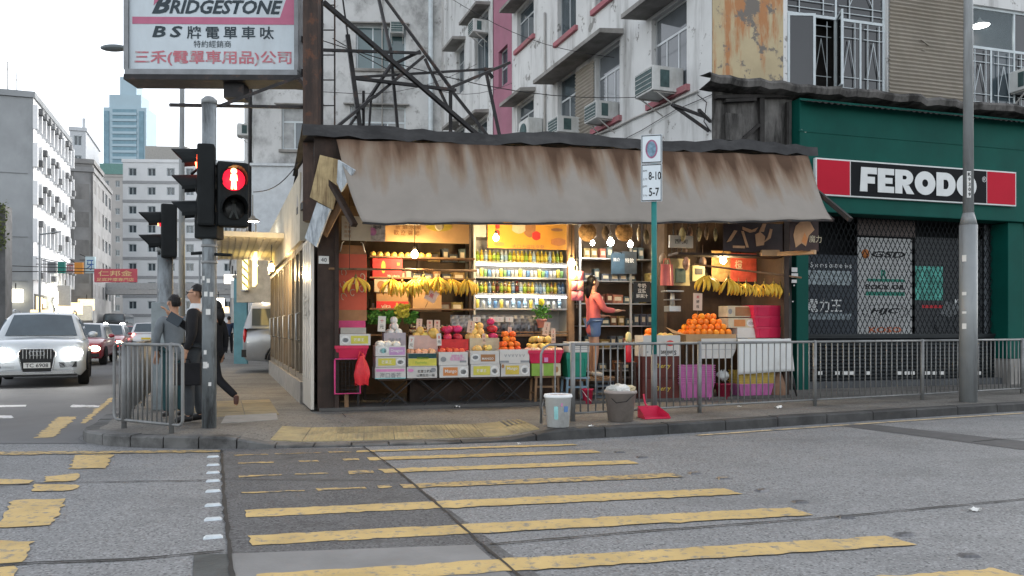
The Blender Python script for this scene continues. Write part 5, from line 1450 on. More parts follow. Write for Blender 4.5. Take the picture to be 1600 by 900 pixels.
# second row
zz = lambda px,py: S.lp(px,py,0)[1]
b1 = zz(610,574) + .004; b2 = zz(610,557.5) + .008
carton('carton with lime mango panel, middle of the leftmost column',587,634,557.5,574,0.005,decor=dyr,base=b1)
carton('carton with mauve panel, topmost of the leftmost column',587,634,540,557.5,0.0,open_=True,decor=[(.25,.55,.38,.8,'wh','o'),(.24,.52,.24,.5,'te','o'),(.45,.97,.12,.85,'pu'),('Dragon',.7,.5,.4,'wh')],base=b2)
carton('open carton with dark green band in the second column',638,682,552,573,0,open_=True,decor=[(0,1,.62,.98,'dg'),(0,1,.05,.60,'yg'),(.3,.72,.55,.72,'gr'),('Pomelo',.45,.3,.4,'gr')],base=zz(660,573) + .004)
carton('open white carton with pink lettering in the third column',686,731,550,571,0,open_=True,decor=[('桃駿水果',.62,.7,.4,'pk'),('香甜脆口',.62,.48,.5,'pk'),(.15,.45,.2,.4,'gy','o'),(.72,.95,.2,.35,'gy')],base=zz(708,571) + .004)
carton('open carton with brown mango panel in the fourth column',735,780,548,569,0,open_=True,decor=[(.17,.5,.3,.55,'wh','o'),(.17,.5,.2,.3,'gy','o'),(.36,.86,.18,.72,'br'),('MANGO',.6,.4,.4,'wh')],base=zz(757,569) + .004)
carton('open pale carton with scattered ticks in the fifth column',781,827,546,568,0,open_=True,decor=[('V V V V V V',.5,.55,.7,'gy'),(0,.3,.05,.2,'gy'),(.7,1,.05,.2,'gy')],base=zz(804,568) + .004)
M_redp = mat('red_plastic',(.52,.025,.075),.35,var=.1,vs_=4,coat=.2)
M_pinkp = mat('pink_plastic',(.40,.12,.29),.4,var=.12,vs_=5,orand=.06)
M_yelp = mat('yellow_plastic',(.42,.30,.07),.4,var=.12,vs_=5)
M_grnp = mat('green_plastic',(.02,.20,.14),.45,var=.15,vs_=5)
M_blup = mat('blue_grey_plastic',(.16,.24,.30),.45,var=.15,vs_=5)
M_whp2 = mat('white_plastic',(.6,.6,.58),.4,var=.08,vs_=6)
def tub(label,x0,x1,z0,z1,yl,dep,m,name='plastic_crate',cat='crate',k=.86,ribs=2,fill=.75,group=None,panels=True):
    """a tapering plastic crate with rim and ribs"""
    w,h = x1 - x0,z1 - z0
    t = T(name,label,cat,S.w((x0 + x1) / 2,yl,z0),S.a,group)
    g = MB(); g.taper(-w / 2 + .012,w / 2 - .012,.012,dep - .012,0,h * fill,k); g.build('body',m,t,bev=.006)
    g = MB(); r_ = .018
    g.box(-w / 2,w / 2,0,r_,h * fill + .0005,h); g.box(-w / 2,w / 2,dep - r_,dep,h * fill + .0005,h); g.box(-w / 2,-w / 2 + r_,r_,dep - r_,h * fill + .0005,h); g.box(w / 2 - r_,w / 2,r_,dep - r_,h * fill + .0005,h); g.build('rim',m,t,bev=.004)
    for i in range(ribs):
        x = -w * .35 + i * (w * .7 / max(1,ribs - 1)); kk = .0
        g = MB(); g.add([(x - .012,.012 + dep * (1 - k) / 2 - .008,.01),(x + .012,.012 + dep * (1 - k) / 2 - .008,.01),(x + .012,.0,h * fill),(x - .012,.0,h * fill),(x - .012,.06,.01),(x + .012,.06,.01),(x + .012,.06,h * fill),(x - .012,.06,h * fill)],
                    [(0,1,2,3),(4,7,6,5),(0,3,7,4),(1,5,6,2),(3,2,6,7),(0,4,5,1)]); g.build('rib',m,t)
    return t
q = S.rect(825,880,547,568,0)
tc_ = tub('red plastic crate of mangoes at the end of the front table',q[0],q[1],zz(850,568) + .004,q[3],-.02,.36,M_redp)
g = MB(); g.box(-.03,.03,-.006,.02,.02,.09); g.build('price_sticker',K['pk'],tc_)
# small stall on the left: red crate on a pink-framed stand
r_ = S.rect(523,576,540,560,-.05)
sd_ = T('pink_stand','pink tube framed wire stand at the left end of the stall','stand',S.w((r_[0] + r_[1]) / 2 - .06,-.05,0),S.a)
ww_ = (r_[1] - r_[0]) * .75; zs_ = r_[2]; zb0 = S.lp(543,615,-.05)[1]
M_pkt = mat('pink_tube',(.55,.05,.18),.4,var=.1)
g = MB(); g.tube([(-ww_ / 2,0,zs_ - .01),(-ww_ / 2,0,zb0),(ww_ / 2,0,zb0),(ww_ / 2,0,zs_ - .01),(-ww_ / 2,0,zs_ - .01)],.014,6); g.build('frame',M_pkt,sd_)
g = MB()
for k in range(9): g.bar((-ww_ / 2,.01,zb0 + (zs_ - zb0) * k / 9),(ww_ / 2,.01,zb0 + (zs_ - zb0) * k / 9),.006)
for k in range(7): g.bar((-ww_ / 2 + ww_ * k / 7,.012,zb0),(-ww_ / 2 + ww_ * k / 7,.012,zs_),.006)
g.build('wire_panel',M_iron,sd_)
g = MB(); g.box(-ww_ / 2 - .02,ww_ / 2 + .08,-.01,.32,zs_ - .025,zs_ - .008); g.build('top',M_dwood,sd_)
for x,y in ((-ww_ / 2,.3),(ww_ / 2,.3)):
    g = MB(); g.bar((x,y,0),(x,y,zs_ - .03),.03); g.build('leg',M_iron,sd_)
g = MB(); g.box(-.04,.02,.06,.12,0,zb0 + .0); g.build('prop_post',M_wood,sd_)
tub('red plastic crate on the pink stand at the left end',r_[0],r_[1],zs_,r_[3],-.05,.34,M_redp)
carton('mango carton with lime panel lying on the left red crate',531,579,522,539,-.04,.28,decor=dy,base=r_[3] + .003)
carton('bare grey carton lid on the mango carton at the left end',532,572,512,521,-.01,.22,m=mat('lid_grey',(.35,.32,.28),.8),base=S.lp(553,521.5,0)[1])
carton('pink gift box behind the grey lid at the left end',524,571,501,522,.24,.2,m=mat('gift_pink',(.52,.06,.17),.5,var=.15),base=S.lp(553,539,.1)[1])
t,w,h,_q = carton('tall red gift carton printed with gold dragon scrolls at the left end',529,573,397,500,.26,.22,m=mat('gift_red',(.50,.09,.045),.5,var=.12,vs_=3),decor=[(0,1,0,.16,'br') ],base=S.lp(553,501,.25)[1])
for k in range(7):
    g = MB(); a0 = k * .9
    g.tube([((-.14 + .28 * (k % 3) / 2) + .05 * math.cos(a0 + j * .7) * (1 - j * .08),-.004,h * (.36 + .06 * k) + .05 * math.sin(a0 + j * .7)) for j in range(8)],.006,5); g.build('gold_scroll',K['cr'],t)
for sx in (-1,1):
    g = MB(); g.tube([(sx * w * .46,.02,h),(sx * w * .36,.02,h + .17),(sx * w * .30,.05,h + .19)],.007,5); g.build('handle_cord',M_whp2,t)
g = MB(); g.add([(-w / 2,.0,h),(w / 2,0,h),(w * .4,.07,h + .14),(-w * .4,.07,h + .14)],[(0,1,2,3)]); g.build('flap',K['br'],t)
# red plastic bag hanging from the stand
bg_ = T('plastic_bag','knotted bright red plastic bag hanging from the left stand','bag',gloc(565,556,-.12),S.a)
g = MB(); g.grid(14,12,lambda u,v: ((.035 + .065 * math.sin(v * 2.2)) * math.cos(u * 6.283) * (1 + .25 * math.sin(u * 31 + v * 4)),(.02 + .035 * math.sin(v * 2.4)) * math.sin(u * 6.283),-.42 * v + .02 * math.sin(u * 25) * v))
g.build('bag',mat('red_film',(.60,.03,.04),.35,var=.2,vs_=10,bump=.4,bs=20),bg_)
g = MB(); g.tube([(-.05,0,-.05),(-.02,.01,.06),(.03,0,.0),(.05,0,-.06)],[.012,.02,.018,.006],6); g.build('knot',mat('red_film2',(.60,.04,.05),.35),bg_)

# folding tables with crossed legs, and stools
def folding_table(label,px0,px1,yl=.03,dep=.48):
    x0,x1 = S.x(px0,yl),S.x(px1,yl); w = x1 - x0
    t = T('folding_table',label,'table',S.w((x0 + x1) / 2,yl,0),S.a,'folding tables under the fruit boxes')
    g = MB(); g.box(-w / 2,w / 2,-.02,dep,zT - .03,zT - .004); g.build('table_top',M_dwood,t,bev=.005)
    for y in (.04,dep - .06):
        for sx in (-1,1):
            l = MB(); yy = y + (.012 if sx > 0 else -.012); l.bar((sx * w * .42,yy,.0),(-sx * w * .42,yy,zT - .03),.026,.016); l.build('leg',M_iron,t)
            f_ = MB(); f_.box(sx * w * .42 - .02,sx * w * .42 + .02,yy - .014,yy + .014,0,.022); f_.build('foot_cap',M_whp2,t)
    g = MB(); g.bar((-w * .3,dep - .04,.12),(w * .3,dep - .04,.12),.02); g.build('cross_bar',M_iron,t)
for k,(a,b) in enumerate(((590,650),(652,715),(717,775),(777,830))):
    folding_table(['folding table under the leftmost carton column','folding table under the dark green and third columns','folding table in the middle under the mango cartons','folding table next to the wooden stool'][k],a,b)
def stool(label,px0,px1,yl,h,m,name='stool',dep=.3,base=0.0):
    x0,x1 = S.x(px0,yl),S.x(px1,yl); w = x1 - x0
    t = T(name,label,'stool',S.w((x0 + x1) / 2,yl,base),S.a)
    g = MB(); g.box(-w / 2,w / 2,0,dep,h - .03,h); g.build('seat',m,t,bev=.006)
    for sx in (-1,1):
        for y in (.03,dep - .03):
            l = MB(); l.bar((sx * (w / 2 - .02),y,0),(sx * (w / 2 - .04),y,h - .03),.034); l.build('leg',m,t)
        r2 = MB(); r2.bar((sx * (w / 2 - .03),.03,h * .4),(sx * (w / 2 - .03),dep - .03,h * .4),.022); r2.build('stretcher',m,t)
    r2 = MB(); r2.bar((-w / 2 + .03,.03,h * .62),(w / 2 - .03,.03,h * .62),.03); r2.build('stretcher',m,t)
stool('brown wooden stool carrying the green carton',835,876,.02,zT - .003,M_wood)
stool('blue grey plastic stool behind the railing post',884,922,.1,.42,M_blup)
r_ = S.rect(885,920,551,575,.08)
tub('dark green plastic crate on the blue grey stool',r_[0],r_[1],.424,r_[3] if r_[3] > .5 else .62,.08,.3,M_grnp)
carton('white carton with grey lines on the green crate',889,921,534,551,.09,.28,decor=[(.1,.9,.45,.5,'gy'),(.1,.9,.25,.3,'gy')],base=max(.624,r_[3] + .004))
# ---- fruit
def fmesh(name,col,r,sx=1.0,sz=1.0,hr=.02,rough=.4,cap=True,net=False,**k):
    m = mat(name + '_skin',col,rough,var=k.get('var',.18),vs_=18,bump=.12,bs=140,orand=.12,hrand=hr,coat=.1)
    g = MB(); prof = [(.001,-r * .93 * sz),(r * .35,-r * .96 * sz),(r * .75,-r * .68 * sz),(r * .98,-r * .15 * sz),(r * .96,r * .3 * sz),(r * .68,r * .75 * sz),(r * .3,r * .95 * sz),(r * .08,r * .88 * sz)]
    g.lathe(prof,12,mi=0,sx=sx)
    if cap: g.lathe([(r * .09,r * .86 * sz),(r * .07,r * .98 * sz)],6,mi=1)
    if net:
        for j in range(3): pass
    return g.mesh(name,[m,M_wood])
FM = dict(orange=fmesh('orange',(.80,.22,.018),.060,hr=.012),persimmon=fmesh('persimmon',(.75,.16,.03),.052,sz=.85),dragon=fmesh('dragon_fruit',(.52,.04,.11),.062,sx=1.3,sz=.9),pear=fmesh('pear',(.66,.46,.14),.06,sz=1.1),
          mango=fmesh('mango',(.68,.48,.16),.052,sx=1.5,sz=.9,cap=False),foam=fmesh('foam_wrapped_pear',(.66,.66,.63),.06,hr=0,rough=.7,cap=False,var=.1),melon=fmesh('melon',(.55,.42,.10),.088,cap=True),apple=fmesh('apple',(.58,.06,.045),.05),
          peach=fmesh('peach',(.70,.40,.22),.052),lemon=fmesh('wrapped_orange',(.75,.50,.12),.05,hr=.01),pale=fmesh('longan_net',(.62,.42,.34),.045))
def one(kind,p,label,group,cat):
    o = obj(kind if False else FM[kind].name.split('.')[0],FM[kind],None,p)
    o.rotation_euler = (rnd.uniform(-.7,.7),rnd.uniform(-.7,.7),rnd.uniform(0,6))
    return tag(o,label,cat,group)
def heap(kind,px0,px1,pyb,yl,dep,layers,label,cat,r=None,base=None,rows=2):
    """fruit stacked in layers in a tray: front edge at yl"""
    r = r or max(v.co.x for v in FM[kind].vertices)
    x0,x1 = S.x(px0,yl),S.x(px1,yl); z = S.lp((px0 + px1) / 2,pyb,yl)[1] if base is None else base
    for L_ in range(layers):
        nx = max(1,int((x1 - x0 - L_ * r * 1.0) / (2 * r))); ny = max(1,rows - L_ // 2)
        for j in range(ny):
            for i in range(nx):
                x = (x0 + x1) / 2 + (i - (nx - 1) / 2) * 2 * r * 1.01 + rnd.uniform(-.2,.2) * r
                y = yl + r + j * r * 1.8 + L_ * r * .75 + rnd.uniform(-.1,.1) * r
                one(kind,S.w(x,y,z + r + L_ * r * 1.55 + rnd.uniform(-.1,.1) * r),label,label.split(',')[0],cat)
def tray_top(px,py,yl,o=.0): return S.lp(px,py,yl)[1] + o
FT = {}
heap('foam',588,628,541,.02,.3,1,'round fruit in white foam net, front tray of the leftmost column','wrapped fruit',base=zz(610,545),rows=3)
t,w,h,_q = carton('grey lilac open carton behind the front tray of the leftmost column',600,634,520,540,.26,.2,m=mat('lilac_card',(.36,.33,.36),.8),open_=True,decor=[('高級水果',.5,.5,.6,'gy')],base=zz(610,545) + .03)
heap('foam',602,632,522,.27,.2,3,'round fruit in white foam net, heaped in the raised back carton','wrapped fruit',base=_q[2] + h * .74,rows=2)
heap('peach',638,682,551,.02,.3,1,'pale peach lying in the open dark green banded carton','peach',base=zz(660,556),rows=3)
t,w,h,_q = carton('pink open carton behind the dark green banded one',641,684,524,545,.27,.2,m=mat('pink_card',(.50,.36,.32),.8),open_=True,base=zz(660,556) + .03)
heap('pear',646,672,530,.28,.2,2,'yellow brown pear heaped in the pink back carton','pear',base=_q[2] + h * .74,rows=2)
one('melon',gloc(677,521,.3),'single round golden melon on the pink back carton',None,'melon')
heap('apple',688,728,549,.02,.3,1,'red apple in the open white carton with pink lettering','apple',base=zz(708,554),rows=3)
t,w,h,_q = carton('red open carton behind the apples',688,732,530,546,.27,.2,m=K['rd'],open_=True,base=zz(708,554) + .03)
heap('dragon',690,730,532,.28,.2,2,'bright pink dragon fruit heaped in the red back carton','dragon fruit',base=_q[2] + h * .74,rows=2)
heap('mango',740,776,548,.02,.3,1,'yellow orange mango in the open brown panelled carton','mango',base=zz(757,553),rows=3)
t,w,h,_q = carton('cream open carton behind the mangoes',734,780,528,546,.27,.2,m=K['cr'],open_=True,base=zz(757,553) + .03)
heap('pear',730,766,530,.28,.2,3,'pale yellow pear heaped in the cream back carton','pear',base=_q[2] + h * .74,rows=2)
heap('dragon',762,784,526,.30,.2,3,'deep pink dragon fruit piled beside the pale pears','dragon fruit',base=_q[2] + h * .7,rows=2)
heap('persimmon',783,818,546,.03,.3,4,'glossy orange persimmon heaped in the ticked pale carton','persimmon',base=zz(804,551),rows=3)
heap('pale',822,880,545,.0,.3,1,'small pale pink longan bag along the rim of the red crate','fruit',base=zz(850,552),rows=2)
heap('mango',829,876,540,.08,.3,2,'greenish yellow mango heaped in the red plastic crate','mango',base=zz(850,550),rows=3)
# price cards on sticks
M_cardp = mat('price_card',(.60,.42,.32),.7,var=.08); M_cardw = mat('price_card_white',(.58,.55,.50),.7,var=.08)
def card(px0,px1,py0,py1,yl,lab,txt,m=None,tilt=0.0):
    x0,x1,z0,z1 = S.rect(px0,px1,py0,py1,yl)
    w,h = x1 - x0,z1 - z0
    t = T('price_card',lab,'price card',S.w((x0 + x1) / 2,yl,z0),S.a); t.rotation_euler = (0,tilt,S.a)
    g = MB(); g.box(-w / 2,w / 2,0,.004,0,h); g.build('card',m or M_cardp,t)
    for k,ch in enumerate(txt):
        hh_ = h / (len(txt) + .6)
        text(ch,0,-.002,h - hh_ * (k + .8),t,M_ink if k else M_inkr,h=hh_ * .66,bold=.01)
    g = MB(); g.tube([(0,.008,-.12),(0,.008,h * .6)],.004,4); g.build('stick',M_wood,t)
card(590,602,494,518,.22,'pale price card standing among the foam wrapped fruit','十元',M_cardw,.05)
card(650,659,498,516,.40,'leftmost tall price card behind the yellow brown pears','大20元',None,.06)
card(667,676,500,524,.42,'price card left of the one over the golden melon','甜20元')
card(678,687,500,524,.42,'price card right behind the golden melon','靚20元',None,.03)
card(729,740,501,520,.34,'tilted price card above the pale yellow pears','20元',None,.15)
card(638,646,526,545,.0,'small pale price card at the edge of the second column','7元',M_cardw,.08)
card(683,690,521,540,.1,'small pale price card between second and third column','8元',M_cardw,-.05)
card(754,759,521,537,.1,'slim price card in front of the pale pears','9元',None,-.05)
card(793,799,511,527,.36,'slim price card standing behind the persimmons','12',None,.05)
card(847,857,503,524,.30,'tilted price card above the red crate of mangoes','15元',None,.2)
card(861,868,513,536,.26,'upright price card at the end of the red mango crate','10元',None,.0)
card(1083,1097,458,485,.1,'large peach price card above the orange pile','美國橙',None,.02)
# ---- interior left: posters, shelf of wrapped oranges, cartons, bananas
def poster(name,label,px0,px1,py0,py1,yl,m,txts=(),cat='poster',th=.01):
    x0,x1,z0,z1 = S.rect(px0,px1,py0,py1,yl); w,h = x1 - x0,z1 - z0
    t = T(name,label,cat,S.w((x0 + x1) / 2,yl,z0),S.a)
    g = MB(); g.box(-w / 2,w / 2,0,th,0,h); g.build('sheet',m,t)
    for s_,u,v,tw,ik in txts: text(s_,-w / 2 + u * w,-.003,v * h,t,K[ik],w=tw * w,bold=.01)
    return t,w,h
t,w,h = poster('paper_notice','cream notice with faint vertical writing under the awning corner',534,579,338,376,.12,mat('cream_paper',(.46,.42,.33),.7,var=.12,vs_=4))
for k in range(2): 
    for j in range(4): text('水果鮮甜'[j],-w / 2 + w * (.14 + .12 * k),-.003,h * (.72 - .18 * j),t,K['br'],h=.045)
t,w,h = poster('coffee_poster','black and white printed poster with pink disc under the awning',577,602,340,377,.14,mat('bw_poster',(.40,.37,.34),.6,var=.5,vs_=14),[('咖啡',.5,.6,.5,'bk')])
g = MB(); g.lathe([(.001,0),(.06,0),(.06,.004),(.001,.004)],14,M=Matrix.Translation((-w * .3,-.002,h * .4)) @ Matrix.Rotation(R(90),4,'X')); g.build('disc',K['pk'],t)
t,w,h = poster('fruit_banner','long peach coloured fruit banner over the left shelves',600,733,344,379,.55,mat('peach_banner',(.58,.36,.17),.6,var=.15,vs_=2),[('新 鮮 水 果',.28,.66,.3,'br'),('歡 迎 選 購',.26,.4,.3,'br')])
g = MB(); n = 16; g.prism([(w * .14 + math.cos(a * 2 * math.pi / n) * w * .16,h * .74 + math.sin(a * 2 * math.pi / n) * h * .22) for a in range(n)],-.005,-.001); g.build('printed_oval',K['ye'],t)
g = MB(); g.lathe([(.05,0),(.07,0),(.07,.004),(.05,.004)],14,M=Matrix.Translation((w * .14,-.006,h * .74)) @ Matrix.Rotation(R(90),4,'X')); g.build('emblem',K['cr'],t)
t,w,h = poster('drink_banner','bright orange yellow banner with dragon mask art above the drinks fridge',762,887,347,389,1.5,mat('amber_banner',(.62,.30,.05),.6,var=.12,vs_=2),[('大口大滋味享受',.5,.08,.4,'br')])
for px,pz,rw,rh,ik in ((-.12,.8,.16,.5,'cr'),(.02,.72,.14,.6,'br'),(.1,.5,.1,.35,'rd'),(-.38,.55,.05,.25,'rd'),(-.38,.8,.05,.2,'rd'),(.36,.75,.14,.12,'br'),(.38,.3,.18,.3,'or_'),(-.36,.15,.12,.15,'or_')):
    g = MB(); n = 12; g.prism([(px * w + math.cos(a * 2 * math.pi / n) * w * rw / 2 * (1 + .2 * (a % 2)),pz * h + math.sin(a * 2 * math.pi / n) * h * rh / 2) for a in range(n)],-.006 - abs(px) * .002,-.001); g.build('printed_shape',K[ik],t)
# back shelving on the left
xs_ = [S.x(575,.95),S.x(738,.95)]
shf = T('wooden_shelving','wooden shelving along the left inside of the stall','shelf',S.w(xs_[0],.75,.05),S.a)
wS = xs_[1] - xs_[0]
zsh = [S.lp(640,402,.9)[1],S.lp(640,434,.9)[1],S.lp(640,482,.9)[1],S.lp(640,522,.9)[1]]
for z in zsh:
    g = MB(); g.box(0,wS,0,.5,z - .075,z - .05); g.build('board',M_wood,shf)
for x in (-.02,wS * .5,wS + .02):
    g = MB(); g.box(x - .02,x + .02,.42,.5,0,zR0 - .75); g.build('upright',M_dwood,shf)
for i in range(9): one('lemon',S.w(xs_[0] + .06 + i * .112,.82,zsh[0] + .025),'orange in yellow wrap on the top left shelf','wrapped oranges on the top shelf','orange')
carton('red fruit carton with gold print on the left shelf',582,629,404,432,.80,.3,m=K['rd'],decor=[('甜',.86,.75,.1,'ye'),('Mandarin',.7,.2,.4,'cr'),(.36,.6,.14,.6,'ye','o')],base=zsh[1] - .048)
carton('small cream carton with brown heart below the red one',585,606,434,450,.78,.2,m=K['cr'],decor=[(.5,.5,.6,.6,'br','o')],base=zsh[2] - .048 + .30)
carton('brown carton with red foot band behind the hanging bananas',588,638,452,481,.80,.3,m=M_cardb,decor=[(0,1,0,.45,'rd'),('vita',.3,.22,.3,'cr'),('vita',.72,.22,.3,'cr')],base=zsh[2] - .048)
carton('brown card box on the middle of the left shelves',645,690,452,480,.82,.3,m=M_cardb,base=zsh[2] - .048)
# leafy greens
M_leaf = mat('leafy_green',(.07,.20,.035),.6,var=.5,vs_=12)
def greens(label,px,py,yl,w,h,n,name='leafy_vegetable',m=None):
    t = T(name,label,'vegetables',gloc(px,py,yl),S.a); g = MB()
    for k in range(n):
        a = Vector((rnd.uniform(-w,w),rnd.uniform(-.08,.08),rnd.uniform(0,h))); d = Vector((rnd.uniform(-1,1),rnd.uniform(-1,.2),rnd.uniform(-.2,1))).normalized() * .05; e = d.cross(Vector((0,1,.3))).normalized() * .022
        g.add([a,a + d * .5 + e,a + d,a + d * .5 - e],[(0,1,2,3)],0)
    g.build('leaves',m or M_leaf,t,fix=False)
    return t
greens('bunch of leafy greens at the left end of the lower shelf',585,506,.78,.10,.20,170)
greens('bunch of leafy greens beside the brown carton',612,506,.78,.12,.20,190)
greens('bunch of leafy greens next to the sauce jars',642,506,.78,.10,.18,150)
greens('yellow green melon flowers between the greens',628,496,.70,.10,.2,150,m=mat('yellow_green',(.42,.38,.05),.6,var=.3,vs_=10))
# bananas
M_ban = mat('banana_skin',(.70,.44,.055),.5,var=.15,vs_=8,orand=.12,grime=(.30,.16,.03),gs=(14,14,14),glo=.6,ghi=.75)
M_bst = mat('banana_stalk',(.16,.12,.04),.8,var=.3)
def banana_mesh(k):
    g = MB(); L = .19; pts = []
    for i in range(7):
        f_ = i / 6; a = -1.25 + f_ * 1.0
        pts.append((.0,-.10 * math.sin(f_ * 2.2) - .0,-L * f_))
    g.tube(pts,[.007,.011,.018,.0205,.0195,.013,.005],6,sm=True)
    return g.mesh('banana',M_ban)
bnm = banana_mesh(0)
def bananas(label,px,py,yl,n=7,s=1.0,spread=1.0,cord=None):
    t = T('banana_bunch',label,'bananas',gloc(px,py,yl),S.a + rnd.uniform(-.3,.3),'banana bunches hung in the stall'); 
    for k in range(n):
        f_ = (k - (n - 1) / 2) / max(1,(n - 1) / 2)
        b = obj('banana',bnm,t,(f_ * .03 * s,rnd.uniform(-.02,.02),0))
        b.rotation_euler = (rnd.uniform(-.15,.1),-f_ * .42 * spread,f_ * .9 + rnd.uniform(-.2,.2)); b.scale = (s * 1.3,s * 1.3,s * 1.3 * rnd.uniform(.9,1.08))
    g = MB(); g.tube([(0,0,-.02),(0,.0,.05)],[.028 * s,.014],7); g.tube([(0,0,.04),(0,0,cord or .14)],.004,4); g.build('stalk',M_bst,t)
    return t
for lab,px,py,yl,n,s in (('scrawny banana bunch hung before the red dragon carton',556,434,.05,5,1.0),('banana bunch at the left end of the left rail',612,437,.45,7,1.0),('banana bunch second along the left rail',628,441,.42,7,1.0),
        ('large golden banana bunch with tag over the jars',648,437,.4,9,1.1),('golden banana bunch right of the tagged one',662,433,.42,7,1.0),('banana bunch tilted before a dark bottle',684,434,.42,7,1.0),('banana bunch near the fridge',706,437,.5,8,1.05),('banana bunch at the fridge corner, last on the left rail',730,437,.5,8,1.05),
        ('wide banana bunch nearest the bright bulb on the right rail',1104,431,.15,10,1.15),('banana bunch second on the right rail',1138,436,.15,8,1.1),('sparse banana bunch third on the right rail',1154,443,.15,5,.9),('banana bunch fourth on the right rail',1166,443,.15,7,.9),('small banana bunch fifth on the right rail',1180,444,.15,4,.85),('banana bunch sixth on the right rail',1194,444,.15,6,.9),('banana bunch seventh on the right rail',1209,443,.15,7,1.0),('last banana bunch by the green pillar',1219,446,.15,5,.9)):
    bananas(lab,px,py,yl,n,s,1.0,.1)
t = T('hanging_rail','brown pole across the left half of the stall carrying bananas','rail',S.w(0,0,0),S.a)
a,b = S.lp(514,420,.0),S.lp(745,423,.5); g = MB(); g.tube([(a[0],.0,a[1]),(b[0],.5,b[1])],.018,7); g.build('pole',M_wood,t)
g = MB(); g.tube([(b[0] - .1,.48,b[1]),(b[0] - .1,.48,zR0 - .6)],.005,4); g.tube([(a[0] + .3,.05,a[1]),(a[0] + .3,.05,zR0 - .6)],.005,4); g.build('cord',M_iron,t)
t = T('hanging_rail','thin pole slanting across the right bananas to the green pillar','rail',S.w(0,0,0),S.a)
a,b = S.lp(1085,413,.15),S.lp(1252,434,.0); g = MB(); g.tube([(a[0],.15,a[1]),(b[0],.0,b[1])],.017,7); g.build('pole',M_wood,t)
g = MB(); g.tube([(a[0] + .05,.15,a[1]),(a[0] + .05,.15,zR0 - .6)],.005,4); g.build('cord',M_iron,t)
card(661,679,452,470,.36,'brown tilted price tag hung under the golden bananas','蕉',None,.5)
# ---- drinks fridge
yFr = 1.62
fx0,fx1 = S.x(740,yFr),S.x(893,yFr)
FRG = T('drinks_fridge','open lit drinks fridge with steel shelves at the back of the stall','fridge',S.w(fx0,yFr,.05),S.a)
wf = fx1 - fx0
zt_f = S.lp(815,346,yFr)[1] - .05
M_frin = mat('fridge_inside',(.45,.45,.44),.5,var=.1)
g = MB(); g.box(0,wf,.55,.6,0,zt_f); g.box(0,.04,0,.549,0,zt_f); g.box(wf - .04,wf,0,.549,0,zt_f); g.box(.041,wf - .041,0,.549,zt_f - .3,zt_f); g.build('cabinet',M_frin,FRG)
M_led = mat('led_strip',(1,1,1),emis=(.95,.97,1),es=7,var=0)
zshf = [S.lp(815,y_,yFr)[1] - .05 for y_ in (409,432.5,458,481)]
for i,z in enumerate(zshf):
    g = MB(); g.box(.045,wf - .045,.02,.54,z - .035,z - .006); g.build('shelf',M_steel,FRG)
    if i in (0,2,3):
        pass
    if i in (0,2):
        g = MB(); g.box(.06,wf - .06,.03,.055,z - .075,z - .05); g.build('led_strip',M_led,FRG)
g = MB(); g.box(.045,wf - .045,.02,.54,0.0,.5); g.build('base',M_frin,FRG)
def bottle_mesh(nm,r,h,col,lab,cap,clear=False):
    mb = mat(nm + '_body',col,.12,var=.1,spec=.7,coat=.3); ml = mat(nm + '_label',lab,.4,var=.35,vs_=30); mc = mat(nm + '_cap',cap,.4,var=0)
    g = MB(); g.lathe([(r * .85,0),(r,h * .04),(r,h * .2)],10,mi=0); g.lathe([(r * 1.01,h * .2),(r * 1.01,h * .58)],10,mi=1); g.lathe([(r,h * .58),(r * .98,h * .66),(r * .45,h * .86),(r * .4,h * .9)],10,mi=0); g.lathe([(r * .46,h * .9),(r * .46,h),(r * .1,h)],10,mi=2)
    return g.mesh(nm,[mb,ml,mc])
def can_mesh(nm,r,h,lab):
    m1 = mat(nm + '_print',lab,.35,var=.4,vs_=25,metal=.3); g = MB(); g.lathe([(r * .8,0),(r,h * .06),(r,h * .92),(r * .85,h)],10,mi=0); g.lathe([(r * .84,h),(r * .84,h * 1.02)],10,mi=1)
    return g.mesh(nm,[m1,M_steel])
BT = {'green tea bottle': bottle_mesh('tea_bottle',.034,.21,(.18,.22,.03),(.25,.40,.06),(.5,.5,.45)),'lemon tea bottle': bottle_mesh('lemon_bottle',.034,.21,(.35,.26,.03),(.55,.48,.08),(.6,.5,.1)),
      'water bottle': bottle_mesh('water_bottle',.032,.21,(.35,.42,.46),(.25,.40,.55),(.6,.6,.6)),'cola bottle': bottle_mesh('cola_bottle',.034,.22,(.03,.015,.01),(.12,.03,.03),(.4,.03,.03)),
      'blue sports drink bottle': bottle_mesh('sports_bottle',.034,.22,(.05,.12,.25),(.20,.30,.45),(.5,.55,.6)),'brown herbal tea bottle': bottle_mesh('herbal_bottle',.034,.22,(.14,.06,.02),(.25,.28,.08),(.35,.30,.1))}
CN = {'white soda can': can_mesh('soda_can',.031,.125,(.5,.52,.5)),'green drink can': can_mesh('green_can',.031,.125,(.20,.38,.15)),'yellow drink carton': can_mesh('yellow_can',.033,.15,(.6,.5,.1)),'blue drink can': can_mesh('blue_can',.031,.125,(.12,.25,.45))}
def shelf_row(kinds,store,zi,y,step,rowname):
    x = fx0 + .1; i = 0
    while x < fx1 - .09:
        k = kinds[i % len(kinds)] if rnd.random() < .75 else rnd.choice(kinds)
        o = obj(store[k].name.split('.')[0],store[k],None,S.w(x,yFr + y,.05 + zi - .005),rnd.uniform(0,6))
        tag(o,k + ' standing on the ' + rowname + ' fridge shelf','can' if 'can' in k else 'bottle',k + 's on the ' + rowname + ' shelf'); x += step; i += 1
shelf_row(['green tea bottle','lemon tea bottle','water bottle','lemon tea bottle'],BT,zshf[0],.12,.075,'top')
shelf_row(['white soda can','yellow drink carton','green drink can','blue drink can','white soda can'],CN,zshf[1],.12,.072,'second')
